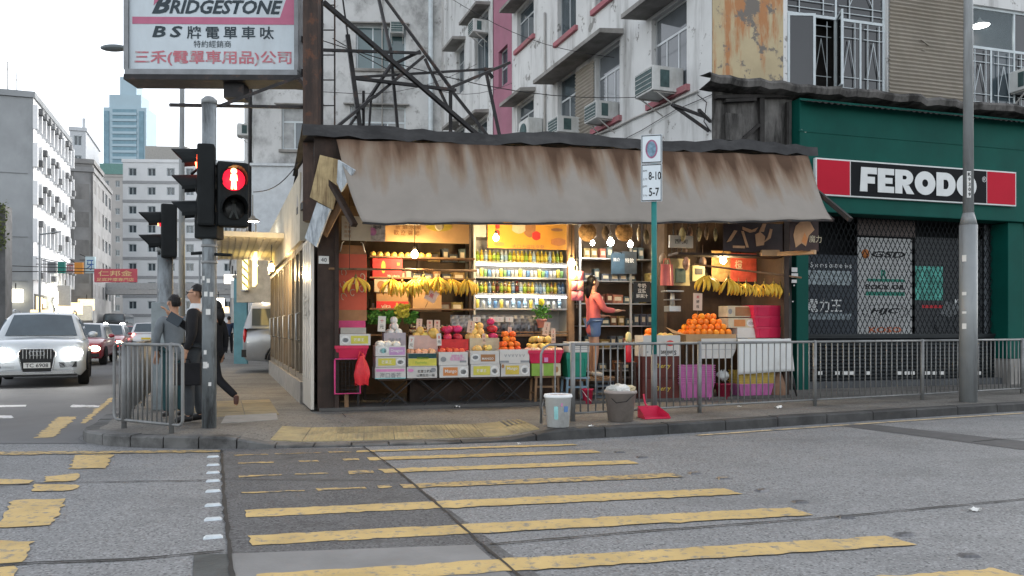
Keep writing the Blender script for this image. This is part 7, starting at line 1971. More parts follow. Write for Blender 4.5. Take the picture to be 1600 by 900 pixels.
# traffic light poles and heads
M_sigd = mat('signal_housing',(.012,.014,.015),.6,spec=.12,var=.2,vs_=3)
M_polg = mat('signal_pole',(.22,.245,.26),.55,metal=.2,var=.2,vs_=3,grime=(.05,.05,.05),gs=(6,6,1.2),glo=.45,ghi=.62,gk=.85,rust=(.30,.29,.27),rs=9,rlo=.64,rhi=.68)
M_redon = mat('signal_red_lit',(.8,.1,.05),emis=(1,.10,.035),es=7,var=0)
M_manon = mat('signal_man_lit',(1,.6,.3),emis=(1,.52,.18),es=3.2,var=0)
M_redglow = mat('signal_red_lens',(.35,.01,.02),.3,emis=(1,.02,.05),es=.5,var=.1)
M_off = mat('signal_lens_off',(.015,.016,.016),.25,var=.2)
def signal_pole(label,px,py,h,r=.085,z=ZP):
    p = gnd(px,py,z); t = T('signal_pole',label,'pole',(p.x,p.y,z))
    g = MB(); g.tube([(0,0,0),(0,0,h)],r,14); g.build('shaft',M_polg,t); g = MB(); g.lathe([(r * 1.12,h),(r * 1.12,h + .05),(r * .6,h + .09)],14); g.build('cap',M_post,t)
    return t,p
tp,pp = signal_pole('tall traffic signal pole plastered with stickers at the corner',327,668,3.95)
for z in (2.85,2.99,3.06,2.2,2.0):
    g = MB(); g.lathe([(.09,0),(.095,.005),(.095,.03),(.09,.035)],14,(0,0,z)); g.build('clamp',M_galv,tp)
g = MB(); g.box(-.14,.14,-.12,.12,2.30,2.62); g.build('junction_box',M_sigd,tp,bev=.02)
for k in range(9):
    z = rnd.uniform(.5,2.1); a = rnd.uniform(-2.2,-.9); s_ = rnd.uniform(.02,.05)
    g = MB(); g.grid(3,1,lambda u,v: ((.0865) * math.cos(a + (u - .5) * s_ * 14),.0865 * math.sin(a + (u - .5) * s_ * 14),z + v * s_ * 1.6)); g.build('sticker',M_labw,tp,fix=False)
def visor(g,z,y=-.01,r=.11,L=.30,cut=.35):
    n = 12
    for k in range(n):
        a0,a1 = math.pi * (-.12 + 1.24 * k / n),math.pi * (-.12 + 1.24 * (k + 1) / n)
        l0 = L * (.55 + .45 * max(0,math.sin(a0))); l1 = L * (.55 + .45 * max(0,math.sin(a1)))
        g.add([(r * math.cos(a0),y,z + r * math.sin(a0)),(r * math.cos(a1),y,z + r * math.sin(a1)),(r * math.cos(a1),y - l1,z + r * math.sin(a1) - .02),(r * math.cos(a0),y - l0,z + r * math.sin(a0) - .02)],[(0,1,2,3)])
        g.add([((r - .006) * math.cos(a0),y,z + (r - .006) * math.sin(a0)),((r - .006) * math.cos(a1),y,z + (r - .006) * math.sin(a1)),((r - .006) * math.cos(a1),y - l1,z + (r - .006) * math.sin(a1) - .02),((r - .006) * math.cos(a0),y - l0,z + (r - .006) * math.sin(a0) - .02)],[(3,2,1,0)])
def signal(name,label,loc,rz,n,lit,lens_z,w=.30,h=1.0,d=.2,lr=.105,man=False,arm=None,r=.115):
    t = T(name,label,'traffic light',loc,rz)
    g = MB(); g.box(-w / 2,w / 2,0,d,0,h); g.build('housing',M_sigd,t,bev=.03)
    for i,z in enumerate(lens_z):
        v = MB(); visor(v,z,-.0,r); v.build('visor',M_sigd,t,fix=False)
        l = MB(); l.lathe([(.001,.0),(lr * .7,.004),(lr,.018),(lr,.03)],18,M=Matrix.Translation((0,-.03,z)) @ Matrix.Rotation(R(-90),4,'X'))
        ln = l.build('lens',M_off if i != lit else (M_redglow if man else M_redon),t)
        if man:
            f_ = MB(); s_ = lr * 1.5; y_ = -.036
            f_.lathe([(.001,0),(.18 * s_,0),(.18 * s_,.004),(.001,.004)],10,M=Matrix.Translation((0,y_,z + .48 * s_)) @ Matrix.Rotation(R(90),4,'X'))
            f_.prism([(-.17 * s_,z + .28 * s_),(.17 * s_,z + .28 * s_),(.22 * s_,z - .08 * s_),(.13 * s_,z - .08 * s_),(.16 * s_,z - .6 * s_),(.04 * s_,z - .6 * s_),(0,z - .15 * s_),(-.04 * s_,z - .6 * s_),(-.16 * s_,z - .6 * s_),(-.13 * s_,z - .08 * s_),(-.22 * s_,z - .08 * s_)] if i == lit else
                     [(-.1 * s_,z + .28 * s_),(.12 * s_,z + .28 * s_),(.12 * s_,z - .1 * s_),(.28 * s_,z - .6 * s_),(.16 * s_,z - .6 * s_),(0,z - .2 * s_),(-.18 * s_,z - .6 * s_),(-.28 * s_,z - .55 * s_),(-.1 * s_,z - .1 * s_)],y_ - .004,y_)
            f_.build('walking_figure',M_manon if i == lit else mat('man_off',(.03,.035,.033),.4),ln)
    return t
zA = at(300,357,9.86).z; zB = at(300,232,9.86).z
sA = signal('vehicle_signal','three lamp vehicle signal with red lit turned to the side street',(pp.x - .10,pp.y - .10,zA),R(-74),3,0,((zB - zA) * .82,(zB - zA) * .5,(zB - zA) * .18),.30,zB - zA,.2,r=.135)
zA = at(380,354,9.7).z; zB = at(380,253,9.7).z
sB = signal('pedestrian_signal','pedestrian signal showing the glowing red man toward the crossing',(pp.x + .33,pp.y - .10,zA),R(26),2,0,((zB - zA) * .72,(zB - zA) * .27),.36,zB - zA,.2,.135,True,r=.15)
g = MB(); g.tube([(0,0,3.12),(-.12,-.05,3.15),(-.2,-.06,3.08)],.018,6); g.tube([(0,0,2.14),(-.2,-.06,2.12)],.02,6); g.tube([(0,0,2.86),(.3,-.08,2.84)],.02,6); g.tube([(0,0,2.12),(.3,-.08,2.10)],.02,6); g.build('bracket_arm',M_sigd,tp)
g = MB(); g.tube([(.09,-.03,3.2),(.17,-.1,3.0),(.19,-.05,2.7),(.1,-.09,2.5)],.006,5); g.tube([(-.1,-.05,2.95),(-.14,-.08,2.7),(-.1,-.08,2.5)],.006,5); g.tube([(.1,-.06,2.9),(.13,-.1,2.6),(.22,-.1,2.5)],.007,5); g.build('cable',M_iron,tp)
p2 = gnd(255,640,ZP)
tq,pq = signal_pole('shorter grey signal pole behind the railing by the road',258,640,2.35,.11)
g = MB(); g.box(-.16,.16,-.12,.12,0,1.6); g.build('control_box',mat('control_box',(.2,.23,.24),.5,var=.15,grime=(.1,.1,.1),gs=(3,3,2),glo=.5,ghi=.7),tq,bev=.02)
zA = at(243,402,pq.y - .2).z; zB = at(243,318,pq.y - .2).z
sC = signal('far_pedestrian_signal','dark pedestrian signal with small red man turned away on the shorter pole',(pq.x - .02,pq.y - .1,zA),R(-66),2,0,((zB - zA) * .70,(zB - zA) * .28),.34,zB - zA,.22,.09,True,r=.13)
g = MB(); g.tube([(0,0,2.3),(-.05,-.1,2.32)],.03,6); g.build('bracket_arm',M_sigd,tq)
# slim lamp column behind and the lantern over the street
p3 = at(284,512,17.5); ls = T('street_lamp','thin tall street lamp column rising behind the billboard','street lamp',(p3.x,p3.y,0))
zt3 = at(284,20,17.5).z
g = MB(); g.tube([(0,0,0),(0,0,5),(.02,0,zt3)],[.075,.06,.045],10); g.build('column',M_post,ls)
lan = at(178,75,17.5) - ls.location
g = MB(); g.tube([(.02,0,zt3),(-.3,0,zt3 + .2),(lan.x + .4,0,lan.z + .02),(lan.x + .1,0,lan.z)],[.045,.04,.03,.025],8); g.build('arm',M_post,ls)
g = MB(); g.sphere((lan.x - .0,0,lan.z),(.30,.13,.075),14,8); g.build('lantern',mat('lantern_grey',(.13,.15,.16),.4,metal=.3),ls)
for px,D_,zt_,lab in ((62,52,7.5,'slim grey lamp post in front of the white slab block'),(312,60,7,'slim post with bent arm before the banded house')):
    p_ = at(px,512,D_); t = T('street_post',lab,'post',(p_.x,p_.y,0)); g = MB(); g.tube([(0,0,0),(0,0,zt_)],.07,7); g.build('column',M_post,t); g = MB(); g.tube([(0,0,zt_ - .1),(1.4,0,zt_ + .1)],.05,6); g.build('arm',M_post,t)
# big lamp post on the right with number plate
p4 = gnd(1513,628,ZP); lp_ = T('lamp_post','large grey lamp post with number plate before the green shop','lamp post',(p4.x,p4.y,ZP))
zs4 = at(1513,352,p4.y).z - ZP; zs5 = at(1513,333,p4.y).z - ZP
g = MB(); g.tube([(0,0,0),(0,0,zs4)],.135,18); g.build('base_shaft',M_post,lp_); g = MB(); g.lathe([(.135,zs4),(.085,zs5)],18); g.build('shoulder',M_post,lp_)
g = MB(); g.tube([(0,0,zs5),(0,0,9.6)],[.082,.06],16); g.tube([(0,0,9.5),(.1,-.4,10.0),(.5,-1.6,10.3)],[.06,.05,.04],10); g.build('upper_shaft',M_post,lp_)
g = MB(); g.sphere((.6,-1.9,10.3),(.16,.4,.1),12,7); g.build('lantern',M_post,lp_)
g = MB(); g.box(-.17,.17,-.165,-.15,0,.0) if False else None
zk0,zk1 = at(1511,310,p4.y).z - ZP,at(1511,269,p4.y).z - ZP
g = MB(); g.grid(4,1,lambda u,v: (-.03 + .086 * math.sin((u - .5) * .9),-.0855 * math.cos((u - .5) * .9),zk0 + (zk1 - zk0) * v)); g.build('number_plate',M_whp2,lp_,fix=False)
for k,ch in enumerate('K9309'): text(ch,-.03,-.09,zk1 - (zk1 - zk0) * (.12 + .19 * k),lp_,M_ink,h=(zk1 - zk0) * .14,bold=.02)
for z,s_ in ((1.2,.05),(1.75,.03),(2.3,.06),(1.45,.02)):
    g = MB(); g.grid(3,1,lambda u,v: (-.137 * math.cos(.35 + u * .5),-.137 * math.sin(.35 + u * .5),z + v * s_ * 1.8)); g.build('sticker',M_labw,lp_,fix=False)
# parking sign on the green pole
p5 = gnd(1022,648,ZP); D5 = p5.y; sgn = T('no_stopping_sign','tall no stopping plate with hours on a green and grey pole','sign',(p5.x,D5,ZP))
z6 = at(1022,517,D5).z - ZP; z7 = at(1022,315,D5).z - ZP; z8 = at(1016,212,D5).z - ZP
g = MB(); g.tube([(0,0,0),(0,0,z6 * .72)],.045,10); g.build('lower_pole',M_galv,sgn)
g = MB(); g.tube([(0,0,z6 * .72),(0,0,z8 - .05)],.040,10); g.build('pole',mat('teal_pole',(.02,.18,.17),.45,var=.12,grime=(.25,.27,.26),gs=(4,4,2),glo=.62,ghi=.68),sgn)
wp = .145; z7b = at(1016,316,D5).z - ZP; z7m = at(1016,257,D5).z - ZP
M_plate = mat('sign_plate',(.60,.66,.70),.35,var=.04)
pl_ = obj('plate',None,sgn,(-.045,-.055,0),R(-14))
g = MB(); g.box(-wp,wp,-.01,.012,z7m + .004,z8); me = g.mesh('upper_plate',M_plate,.006); bpy.data.objects.remove(pl_)
up = obj('upper_plate',me,sgn,(-.045,-.055,0),R(-14)); g = MB(); g.box(-wp,wp,-.01,.012,z7b,z7m - .004); lp2 = obj('hours_plate',g.mesh('hours_plate',M_plate,.006),sgn,(-.045,-.055,0),R(-14))
for P_,za,zb in ((up,z7m + .004,z8),(lp2,z7b,z7m - .004)):
    g = MB(); k = .012
    for a in ((-wp + .008,wp - .008,za + .008,za + .02),(-wp + .008,wp - .008,zb - .02,zb - .008),(-wp + .008,-wp + .018,za + .02,zb - .02),(wp - .018,wp - .008,za + .02,zb - .02)): g.box(a[0],a[1],-.0125,-.0105,a[2],a[3])
    g.build('border',M_ink,P_)
zc = (z7m + z8) / 2
g = MB(); rdk = .105; n = 24
pr = [(math.cos(2 * math.pi * k / n),math.sin(2 * math.pi * k / n)) for k in range(n)]
g.prism([(a * rdk * .8,zc + b * rdk * 1.25) for a,b in pr],-.013,-.0105); g.build('disc_ring',mat('clearway_red',(.30,.12,.20),.5,var=.3,vs_=20),up)
g = MB(); g.prism([(a * rdk * .58,zc + b * rdk * 1.02) for a,b in pr],-.0145,-.012); g.build('disc_blue',mat('clearway_blue',(.16,.26,.34),.5,var=.3,vs_=20),up)
zz1,zz0 = z7m - .004,z7b; hh5 = zz1 - zz0
text('8-10',.045,-.0135,zz0 + hh5 * .68,lp2,M_ink,w=.17,h=hh5 * .22,bold=.015); text('5-7',.035,-.0135,zz0 + hh5 * .25,lp2,M_ink,w=.14,h=hh5 * .22,bold=.015)
text('am',-.09,-.0135,zz0 + hh5 * .82,lp2,M_ink,w=.055); text('上午',-.09,-.0135,zz0 + hh5 * .6,lp2,M_ink,w=.065); text('pm',-.09,-.0135,zz0 + hh5 * .40,lp2,M_ink,w=.055); text('下午',-.09,-.0135,zz0 + hh5 * .16,lp2,M_ink,w=.065)
# buckets and dustpan at the kerb
def bucket(name,label,px,py,r0,r1,h,m,lid=False):
    p = gnd(px,py,ZP); z = zpav(p.x,p.y) if p.x < 3 else ZP
    t = T(name,label,'bucket',(p.x,p.y + r0,z + .004))
    g = MB(); g.lathe([(r0,0),(r1,h * .9),(r1 + .012,h * .9),(r1 + .014,h * .94),(r1 + .006,h),(r1 - .008,h),(r0 - .01,.02),(.001,.02)],24); g.build('body',m,t)
    return t
bk1 = bucket('paint_bucket','white paint bucket with blue label standing at the railing end',873,668,.135,.165,.40,mat('dirty_white_bucket',(.70,.72,.72),.45,var=.1,vs_=5,grime=(.38,.38,.37),gs=(4,4,3),glo=.52,ghi=.7,gk=.7))
g = MB(); g.tube([(-.165,0,.36),(-.20,-.05,.25),(-.19,-.07,.16),(-.15,-.08,.14)],.006,5); g.build('handle',M_galv,bk1)
for a0,a1,z0_,z1_,ik in ((-1.95,-1.62,.10,.26,'te'),(-1.15,-.75,.19,.26,'bl'),(-1.40,-1.28,.26,.30,'pk')):
    g = MB(); g.grid(5,1,lambda u,v: ((.1355 + .033 * (z0_ + (z1_ - z0_) * v) / .4 + .003) * math.cos(a0 + (a1 - a0) * u),(.1355 + .033 * (z0_ + (z1_ - z0_) * v) / .4 + .003) * math.sin(a0 + (a1 - a0) * u),z0_ + (z1_ - z0_) * v)); g.build('label',K[ik],bk1,fix=False)
g = MB(); g.lathe([(.001,.385),(.15,.385),(.15,.39),(.001,.39)],20); g.build('water',mat('pink_water',(.40,.33,.34),.2),bk1)
bk2 = bucket('rubbish_bucket','brown grey bucket heaped with white rubbish beside the railing',972,660,.16,.205,.40,mat('taupe_bucket',(.27,.235,.215),.55,var=.12,vs_=5,grime=(.17,.15,.13),gs=(3,3,3),glo=.5,ghi=.7))
for k,(x,y,s_,c) in enumerate(((-.1,0,.085,(.40,.40,.37)),(.03,-.02,.09,(.62,.62,.6)),(.12,.02,.07,(.50,.42,.27)),(.0,.08,.09,(.4,.38,.33)))):
    g = MB(); r2 = random.Random(k); g.sphere((x,y,.40),(s_ * 1.2,s_,s_ * .8),9,6,sm=False); g.v = [(a + r2.uniform(-.015,.015),b + r2.uniform(-.015,.015),c_ + r2.uniform(-.015,.02)) for a,b,c_ in g.v]; g.build('rubbish',mat('rubbish%d' % k,c,.6,var=.2,vs_=20),bk2)
g = MB(); g.tube([(-.17,-.1,.34),(-.08,-.20,.25),(.05,-.215,.27),(.17,-.12,.36)],.005,5); g.build('handle',M_iron,bk2)
p = gnd(1029,655,ZP); dp = T('dustpan','red plastic dustpan lying at the railing foot','dustpan',(p.x,p.y,ZP + .004),R(17))
g = MB(); g.add([(-.20,0,0),(.18,0,0),(.13,.28,.0),(-.17,.28,0),(-.20,0,.012),(.18,0,.012),(.13,.28,.012),(-.17,.28,.012)],[(0,3,2,1),(4,5,6,7),(0,1,5,4),(1,2,6,5),(2,3,7,6),(3,0,4,7)])
g.add([(-.20,0,.012),(-.17,.28,.012),(-.17,.28,.15),(-.195,.05,.06)],[(0,1,2,3)]); g.add([(.18,0,.012),(.13,.28,.012),(.13,.28,.15),(.175,.05,.06)],[(3,2,1,0)]); g.add([(-.17,.28,.012),(.13,.28,.012),(.13,.28,.15),(-.17,.28,.15)],[(0,1,2,3)]); g.build('pan',M_redp,dp)
g = MB(); g.tube([(-.02,.28,.12),(-.02,.36,.18),(-.02,.40,.30)],.014,7); g.build('handle',M_redp,dp)
# ================================================================ vehicles
M_tyre = mat('tyre_rubber',(.018,.018,.018),.8,var=.2)
M_rim = mat('alloy_rim',(.35,.36,.37),.35,metal=.8,var=.1)
M_cglass = glassy('car_glass',(.05,.07,.085),.06)
M_trimb = mat('black_trim',(.02,.021,.022),.5,var=.2)
M_head = mat('headlight_lit',(1,1,1),emis=(1,.98,.93),es=30,var=0)
M_headw = mat('headlight_warm',(1,.9,.7),emis=(1,.85,.55),es=22,var=0)
M_tail = mat('tail_light_lit',(.8,.05,.05),emis=(1,.12,.10),es=5,var=0)
M_tailo = mat('tail_light',(.45,.015,.02),.25,var=.1,coat=.5)
M_chrome = mat('chrome',(.55,.56,.57),.15,metal=.9,var=.05)
def loft(g,secs,mi=0,close=True):
    n = len(secs[0]); b = len(g.v); vs_ = [p for s_ in secs for p in s_]; fs_ = []
    for i in range(len(secs) - 1):
        for k in range(n - 1): fs_.append((i * n + k,i * n + k + 1,(i + 1) * n + k + 1,(i + 1) * n + k))
    fs_.append(tuple(range(n))); fs_.append(tuple((len(secs) - 1) * n + k for k in range(n)))
    g.add(vs_,fs_,mi,True)
def car(name,label,loc,rz,paint,L=4.7,W=1.75,H=1.5,style='sedan',head=None,tail=None,plate=None,detail=False,roofm=None,cat='car',lit=True,group=None):
    """front at local y=0 facing -y, tail at y=L"""
    t = T(name,label,cat,loc,rz,group)
    hw = W / 2; zb = .28; belt = H * .64
    k = L / 5.0
    nose = {'suv': .97,'sedan': .74,'van': .95,'bus': 1.3}[style] * H / (1.74 if style != 'sedan' else 1.5)
    st = [(0,.74,zb + .14,nose * .80),(.05,.87,zb + .02,nose * .96),(.22,.95,zb - .03,nose * 1.06),(.9,.99,zb - .03,belt * .97),(1.5,1.0,zb,belt),(3.2,1.0,zb,belt + .02),(4.4,.985,zb + .02,belt + .01 if style != 'sedan' else belt * .97),(4.88,.92,zb + .05,belt * .95),(5.0,.82,zb + .15,belt * .84)]
    secs = []
    for y,kw,z0,z1 in st:
        w = hw * kw
        secs.append([(-w * .9,y * k,z0),(-w,y * k,z0 + .12),(-w,y * k,z1 - .28 * (z1 - z0)),(-w * .965,y * k,z1 - .1 * (z1 - z0)),(-w * .80,y * k,z1),(0,y * k,z1 + .025),(w * .80,y * k,z1),(w * .965,y * k,z1 - .1 * (z1 - z0)),(w,y * k,z1 - .28 * (z1 - z0)),(w,y * k,z0 + .12),(w * .9,y * k,z0)])
    g = MB(); loft(g,secs)
    for i in range(len(st) - 1): g.add([secs[i][0],secs[i][-1],secs[i + 1][-1],secs[i + 1][0]],[(0,1,2,3)])
    g.build('body',paint,t)
    # greenhouse
    gh = {'suv': [(1.40,.0),(2.12,.93),(2.6,1.0),(3.8,.985),(4.55,.92),(4.95,.0)],'sedan': [(1.45,.0),(2.15,.93),(2.5,1.0),(3.4,.99),(3.75,.93),(4.3,.0)],'van': [(.75,.0),(1.4,.93),(1.8,1.0),(4.2,1.0),(4.75,.96),(4.97,.0)],'bus': [(.05,.0),(.15,.95),(.3,1.0),(4.8,1.0),(4.95,.95),(5.0,.0)]}[style]
    secs = []; tb = .90
    for y,f_ in gh:
        zr_ = belt - .02 + (H - belt) * f_; wb,wr = hw * .93,hw * (.93 - (.21 if style != 'bus' else .05) * max(f_,.0))
        secs.append([(-wb,y * k,belt - .05),(-wb + (wb - wr) * .75,y * k,belt - .05 + (zr_ - belt + .05) * .8),(-wr * .9,y * k,zr_),(0,y * k,zr_ + .02 * f_),(wr * .9,y * k,zr_),(wb - (wb - wr) * .75,y * k,belt - .05 + (zr_ - belt + .05) * .8),(wb,y * k,belt - .05)])
    g = MB(); loft(g,secs); g.build('cabin',roofm or paint,t)
    def pane(nm,P,off,m=M_cglass):
        P = [Vector(p) for p in P]; n = (P[1] - P[0]).cross(P[2] - P[0]).normalized()
        if n.dot(off) < 0: n = -n
        g = MB(); q = [p + n * .012 for p in P]; g.add(q + [p - n * .02 for p in P],[(0,1,2,3),(7,6,5,4),(0,4,5,1),(1,5,6,2),(2,6,7,3),(3,7,4,0)]); return g.build(nm,m,t)
    def lerp(a,b,f_): return tuple(a[i] + (b[i] - a[i]) * f_ for i in range(3))
    f0,f1 = secs[0],secs[1]
    def gp(i,j,f_,fx):           # point on the sloping face between sections i,i+1
        a = lerp(secs[i][0],secs[i + 1][2],f_); b = lerp(secs[i][6],secs[i + 1][4],f_)
        return lerp(a,b,fx)
    def screen(nm,A,B,sg):
        g = MB(); c_ = [(A[2],B[2]),(A[3],B[3]),(A[4],B[4])]; P = []
        for f_ in (.08,.36,.65,.93):
            row = [Vector(lerp(a,b,f_)) for a,b in c_]; row = [row[0].lerp(row[1],.08),row[0].lerp(row[1],.5) + Vector((0,sg * .01,.006)),row[1] + Vector((0,sg * .012,.008)),row[2].lerp(row[1],.5) + Vector((0,sg * .01,.006)),row[2].lerp(row[1],.08)]; P += [q + Vector((0,sg * .016,.016)) for q in row]
        g.add(P,[(j * 5 + i,j * 5 + i + 1,(j + 1) * 5 + i + 1,(j + 1) * 5 + i) for j in range(3) for i in range(4)],0,True); g.build(nm,M_cglass,t,fix=False)
    screen('windscreen',secs[0],secs[1],-1)
    n_ = len(secs)
    def gq(f_,fx):
        a = lerp(secs[-1][0],secs[-2][2],f_); b = lerp(secs[-1][6],secs[-2][4],f_); return lerp(a,b,fx)
    screen('rear_window',secs[-1],secs[-2],1)
    for sx in (0,6):
        ii = 1 if sx == 0 else 5
        ys = [gh[1][0] * .92 + gh[0][0] * .08,(gh[1][0] + gh[-2][0]) / 2 - .04,(gh[1][0] + gh[-2][0]) / 2 + .04,gh[-2][0]]
        for a,b,sl in ((ys[0],ys[1],-.45 * (style != 'bus')),(ys[2],ys[3],0)):
            x0 = secs[2][sx][0]; x1 = secs[2][ii][0]
            P = [(x0,(a + sl) * k,belt + .03),(x0,b * k,belt + .03),(x0 + (x1 - x0) * .9,b * k,belt + .03 + (secs[2][ii][2] - belt) * .86),(x0 + (x1 - x0) * .9,a * k,belt + .03 + (secs[2][ii][2] - belt) * .86)]
            pane('side_window',P,Vector((-1 if sx == 0 else 1,0,.2)))
    # wheels
    wr = .36 if H > 1.6 else .31
    if style == 'bus': wr = .45
    for sx in (-1,1):
        for y in (.95 * k,3.95 * k):
            wh = obj('wheel',None,t,(sx * (hw - .09),y,wr)); m2 = Matrix.Rotation(R(90),4,'Y')
            g = MB(); g.lathe([(wr * .6,-.12),(wr * .92,-.115),(wr,-.08),(wr,.08),(wr * .92,.115),(wr * .6,.12)],20,M=m2); g.build('tyre',M_tyre,wh)
            g = MB(); g.lathe([(.02,-.10),(wr * .58,-.105),(wr * .6,.105),(.02,.10)],14,M=m2)
            g.build('rim',M_rim,wh)
            ar = MB(); pts = [(sx * (hw + .004),y + (wr + .05) * math.cos(a),wr + (wr + .05) * math.sin(a)) for a in [math.pi * q / 10 for q in range(11)]]
            ar.tube(pts,.03,5); ar.build('wheel_arch',M_trimb,t)
    # lamps
    zh = nose * .80
    for sx in (-1,1):
        g = MB(); g.sphere((sx * hw * .70,.045,zh),(hw * .21,.12,.115),14,8); g.build('headlight',head or mat('lamp_clear',(.5,.52,.53),.1,coat=1),t)
        g = MB(); g.sphere((sx * hw * .80,L - .06,belt * .80),(hw * .13,.06,.11 if style != 'van' else .22),10,8); g.build('tail_light',tail or M_tailo,t)
        g = MB(); g.sphere((sx * (hw + .10),gh[0][0] * k + .25,belt + .07),(.11,.08,.075),10,6); g.build('mirror',paint,t)
    # grille, plate, bumper openings
    g = MB(); gz0,gz1 = (.36 if style == 'suv' else .5) * nose,nose * .90
    if style == 'suv':
        g.prism([(-.30,gz1),(.30,gz1),(.35,gz1 - .1),(.27,gz0),(-.27,gz0),(-.35,gz1 - .1)],-.035,.02); gr = g.build('grille',M_trimb,t)
        for q in range(9):
            x = -.27 + q * .0675; b = MB(); b.bar((x,-.042,gz1 - .22),(x,-.042,gz1 - .015),.012); b.build('grille_bar',M_chrome,gr)
        fr = MB(); loop = [(-.30,gz1),(.30,gz1),(.36,gz1 - .1),(.28,gz0),(-.28,gz0),(-.36,gz1 - .1),(-.30,gz1)]
        fr.tube([(a,-.04,b) for a,b in loop],.013,6); fr.build('grille_frame',M_chrome,gr)
        em = MB()
        for q in range(4):
            cx = -.105 + q * .07; em.tube([(cx + .048 * math.cos(a),-.055,gz1 - .10 + .048 * math.sin(a)) for a in [2 * math.pi * j / 14 for j in range(15)]],.007,5)
        em.build('emblem',M_chrome,gr)
        for sx in (-1,1):
            b = MB(); b.prism([(sx * .42,.58 * nose),(sx * .78,.60 * nose),(sx * .78,.47 * nose),(sx * .45,.45 * nose)],.0,.12); b.build('fog_intake',M_trimb,t)
            rl = MB(); rl.tube([(sx * hw * .66,2.3 * k,H - .01),(sx * hw * .66,2.5 * k,H + .045),(sx * hw * .66,4.1 * k,H + .03),(sx * hw * .66,4.3 * k,H - .05)],.018,6); rl.build('roof_rail',M_chrome,t)
        b = MB(); b.box(-.72,.72,-.012,.1,zb + .02,zb + .10); b.build('skid_plate',M_chrome,t); b = MB(); b.box(-.78,.78,.02,.2,zb - .03,zb + .018); b.build('air_dam',M_trimb,t)
        zp = gz0 + .155
    else:
        g.box(-hw * .5,hw * .5,-.012,.05,nose * .66,nose * .86); g.build('grille',M_trimb,t); b = MB(); b.box(-hw * .86,hw * .86,-.03,.1,nose * .42,nose * .58); b.build('bumper',M_trimb if style == 'sedan' else paint,t); zp = nose * .5
    b = MB(); b.box(-.26,.26,-.06 if style == 'suv' else -.05,-.045 if style == 'suv' else -.03,zp - .06,zp + .06); pl = b.build('number_plate',mat('plate_white',(.6,.6,.58),.5,var=0),t)
    if plate: text(plate,0,-.063 if style == 'suv' else -.053,zp,pl,M_ink,w=.44,h=.085,bold=.01)
    b = MB(); b.box(-.26,.26,L - .02,L + .005,belt * .6,belt * .6 + .12); b.build('rear_plate',mat('plate_yellow',(.6,.45,.05),.5,var=0),t)
    b = MB(); b.box(-hw * .9,hw * .9,L - .1,L + .03,belt * .34,belt * .5); b.build('rear_bumper',M_trimb,t)
    return t
P_silv = mat('paint_silver_white',(.50,.54,.57),.3,metal=.15,var=.03,coat=.8)
P_red = mat('paint_taxi_red',(.32,.03,.04),.3,var=.04,coat=.7)
P_sroof = mat('paint_silver',(.45,.46,.47),.3,metal=.3,var=.03,coat=.5)
P_white = mat('paint_white',(.58,.59,.6),.3,var=.03,coat=.7)
P_grey = mat('paint_van_silver',(.30,.31,.32),.32,metal=.45,var=.05,coat=.6)
P_dark = mat('paint_dark',(.04,.045,.05),.3,var=.05,coat=.6)
p = at(58,512,17.9)
car('white_suv','white SUV with lit headlights and four ring grille coming down the side street',(p.x,p.y,.004),R(27),P_silv,5.0,1.98,1.74,'suv',M_head,None,'TC 6908')
def far_car(nm,lab,px,D,paint,kind,away,**kw):
    p = at(px,512,D); 
    if away: q = Vector((p.x,p.y,0)) + e2 * kw.get('L',4.7); car(nm,lab,(q.x,q.y,.004),R(200),paint,style=kind,group='cars queueing in the side street',**kw)
    else: car(nm,lab,(p.x,p.y,.004),R(20),paint,style=kind,group='cars queueing in the side street',**kw)
far_car('red_taxi','dark red taxi with silver roof directly behind the white SUV',118,28,P_red,'sedan',False,L=4.7,W=1.7,H=1.53,head=mat('lamp_dim',(.8,.75,.6),emis=(1,.85,.6),es=3,var=0),roofm=P_sroof)
far_car('red_taxi','red taxi with glaring amber headlights behind the first taxi',163,38,P_red,'sedan',False,L=4.7,W=1.7,H=1.53,head=M_headw,roofm=P_sroof)
far_car('red_car','red car with glowing tail lights in the middle of the street',197,66,P_red,'sedan',True,L=4.6,W=1.75,H=1.5,tail=M_tail)
far_car('white_car','white hatchback with glowing tail lights left of the grey signal pole',228,48,P_white,'van',True,L=4.4,W=1.75,H=1.65,tail=M_tail)
far_car('small_red_car','small red car far off above the white hatchback roof',236,84,P_red,'sedan',True,L=4.4,W=1.7,H=1.5,tail=M_tail)
far_car('dark_bus','long dark bus far down the side street under the footbridge',178,92,P_dark,'bus',False,L=10,W=2.5,H=3.0,head=M_head)
far_car('red_taxi','distant red taxi beside the dark bus',208,80,P_red,'sedan',False,L=4.7,W=1.7,H=1.53,head=M_headw,roofm=P_sroof)
# van reversed into the gap behind the stall: rear to the street, seen from its flank
p = at(383,512,22.4)
Lv = 4.8
q = Vector((p.x,p.y,ZP)) + Vector((math.cos(R(14)),math.sin(R(14)),0)) * Lv
car('silver_van','silver van with red tail lamp parked behind the stall flank',(q.x,q.y,ZP),R(14 + 90),P_grey,Lv,1.85,1.95,'van',None,M_tailo,cat='van')

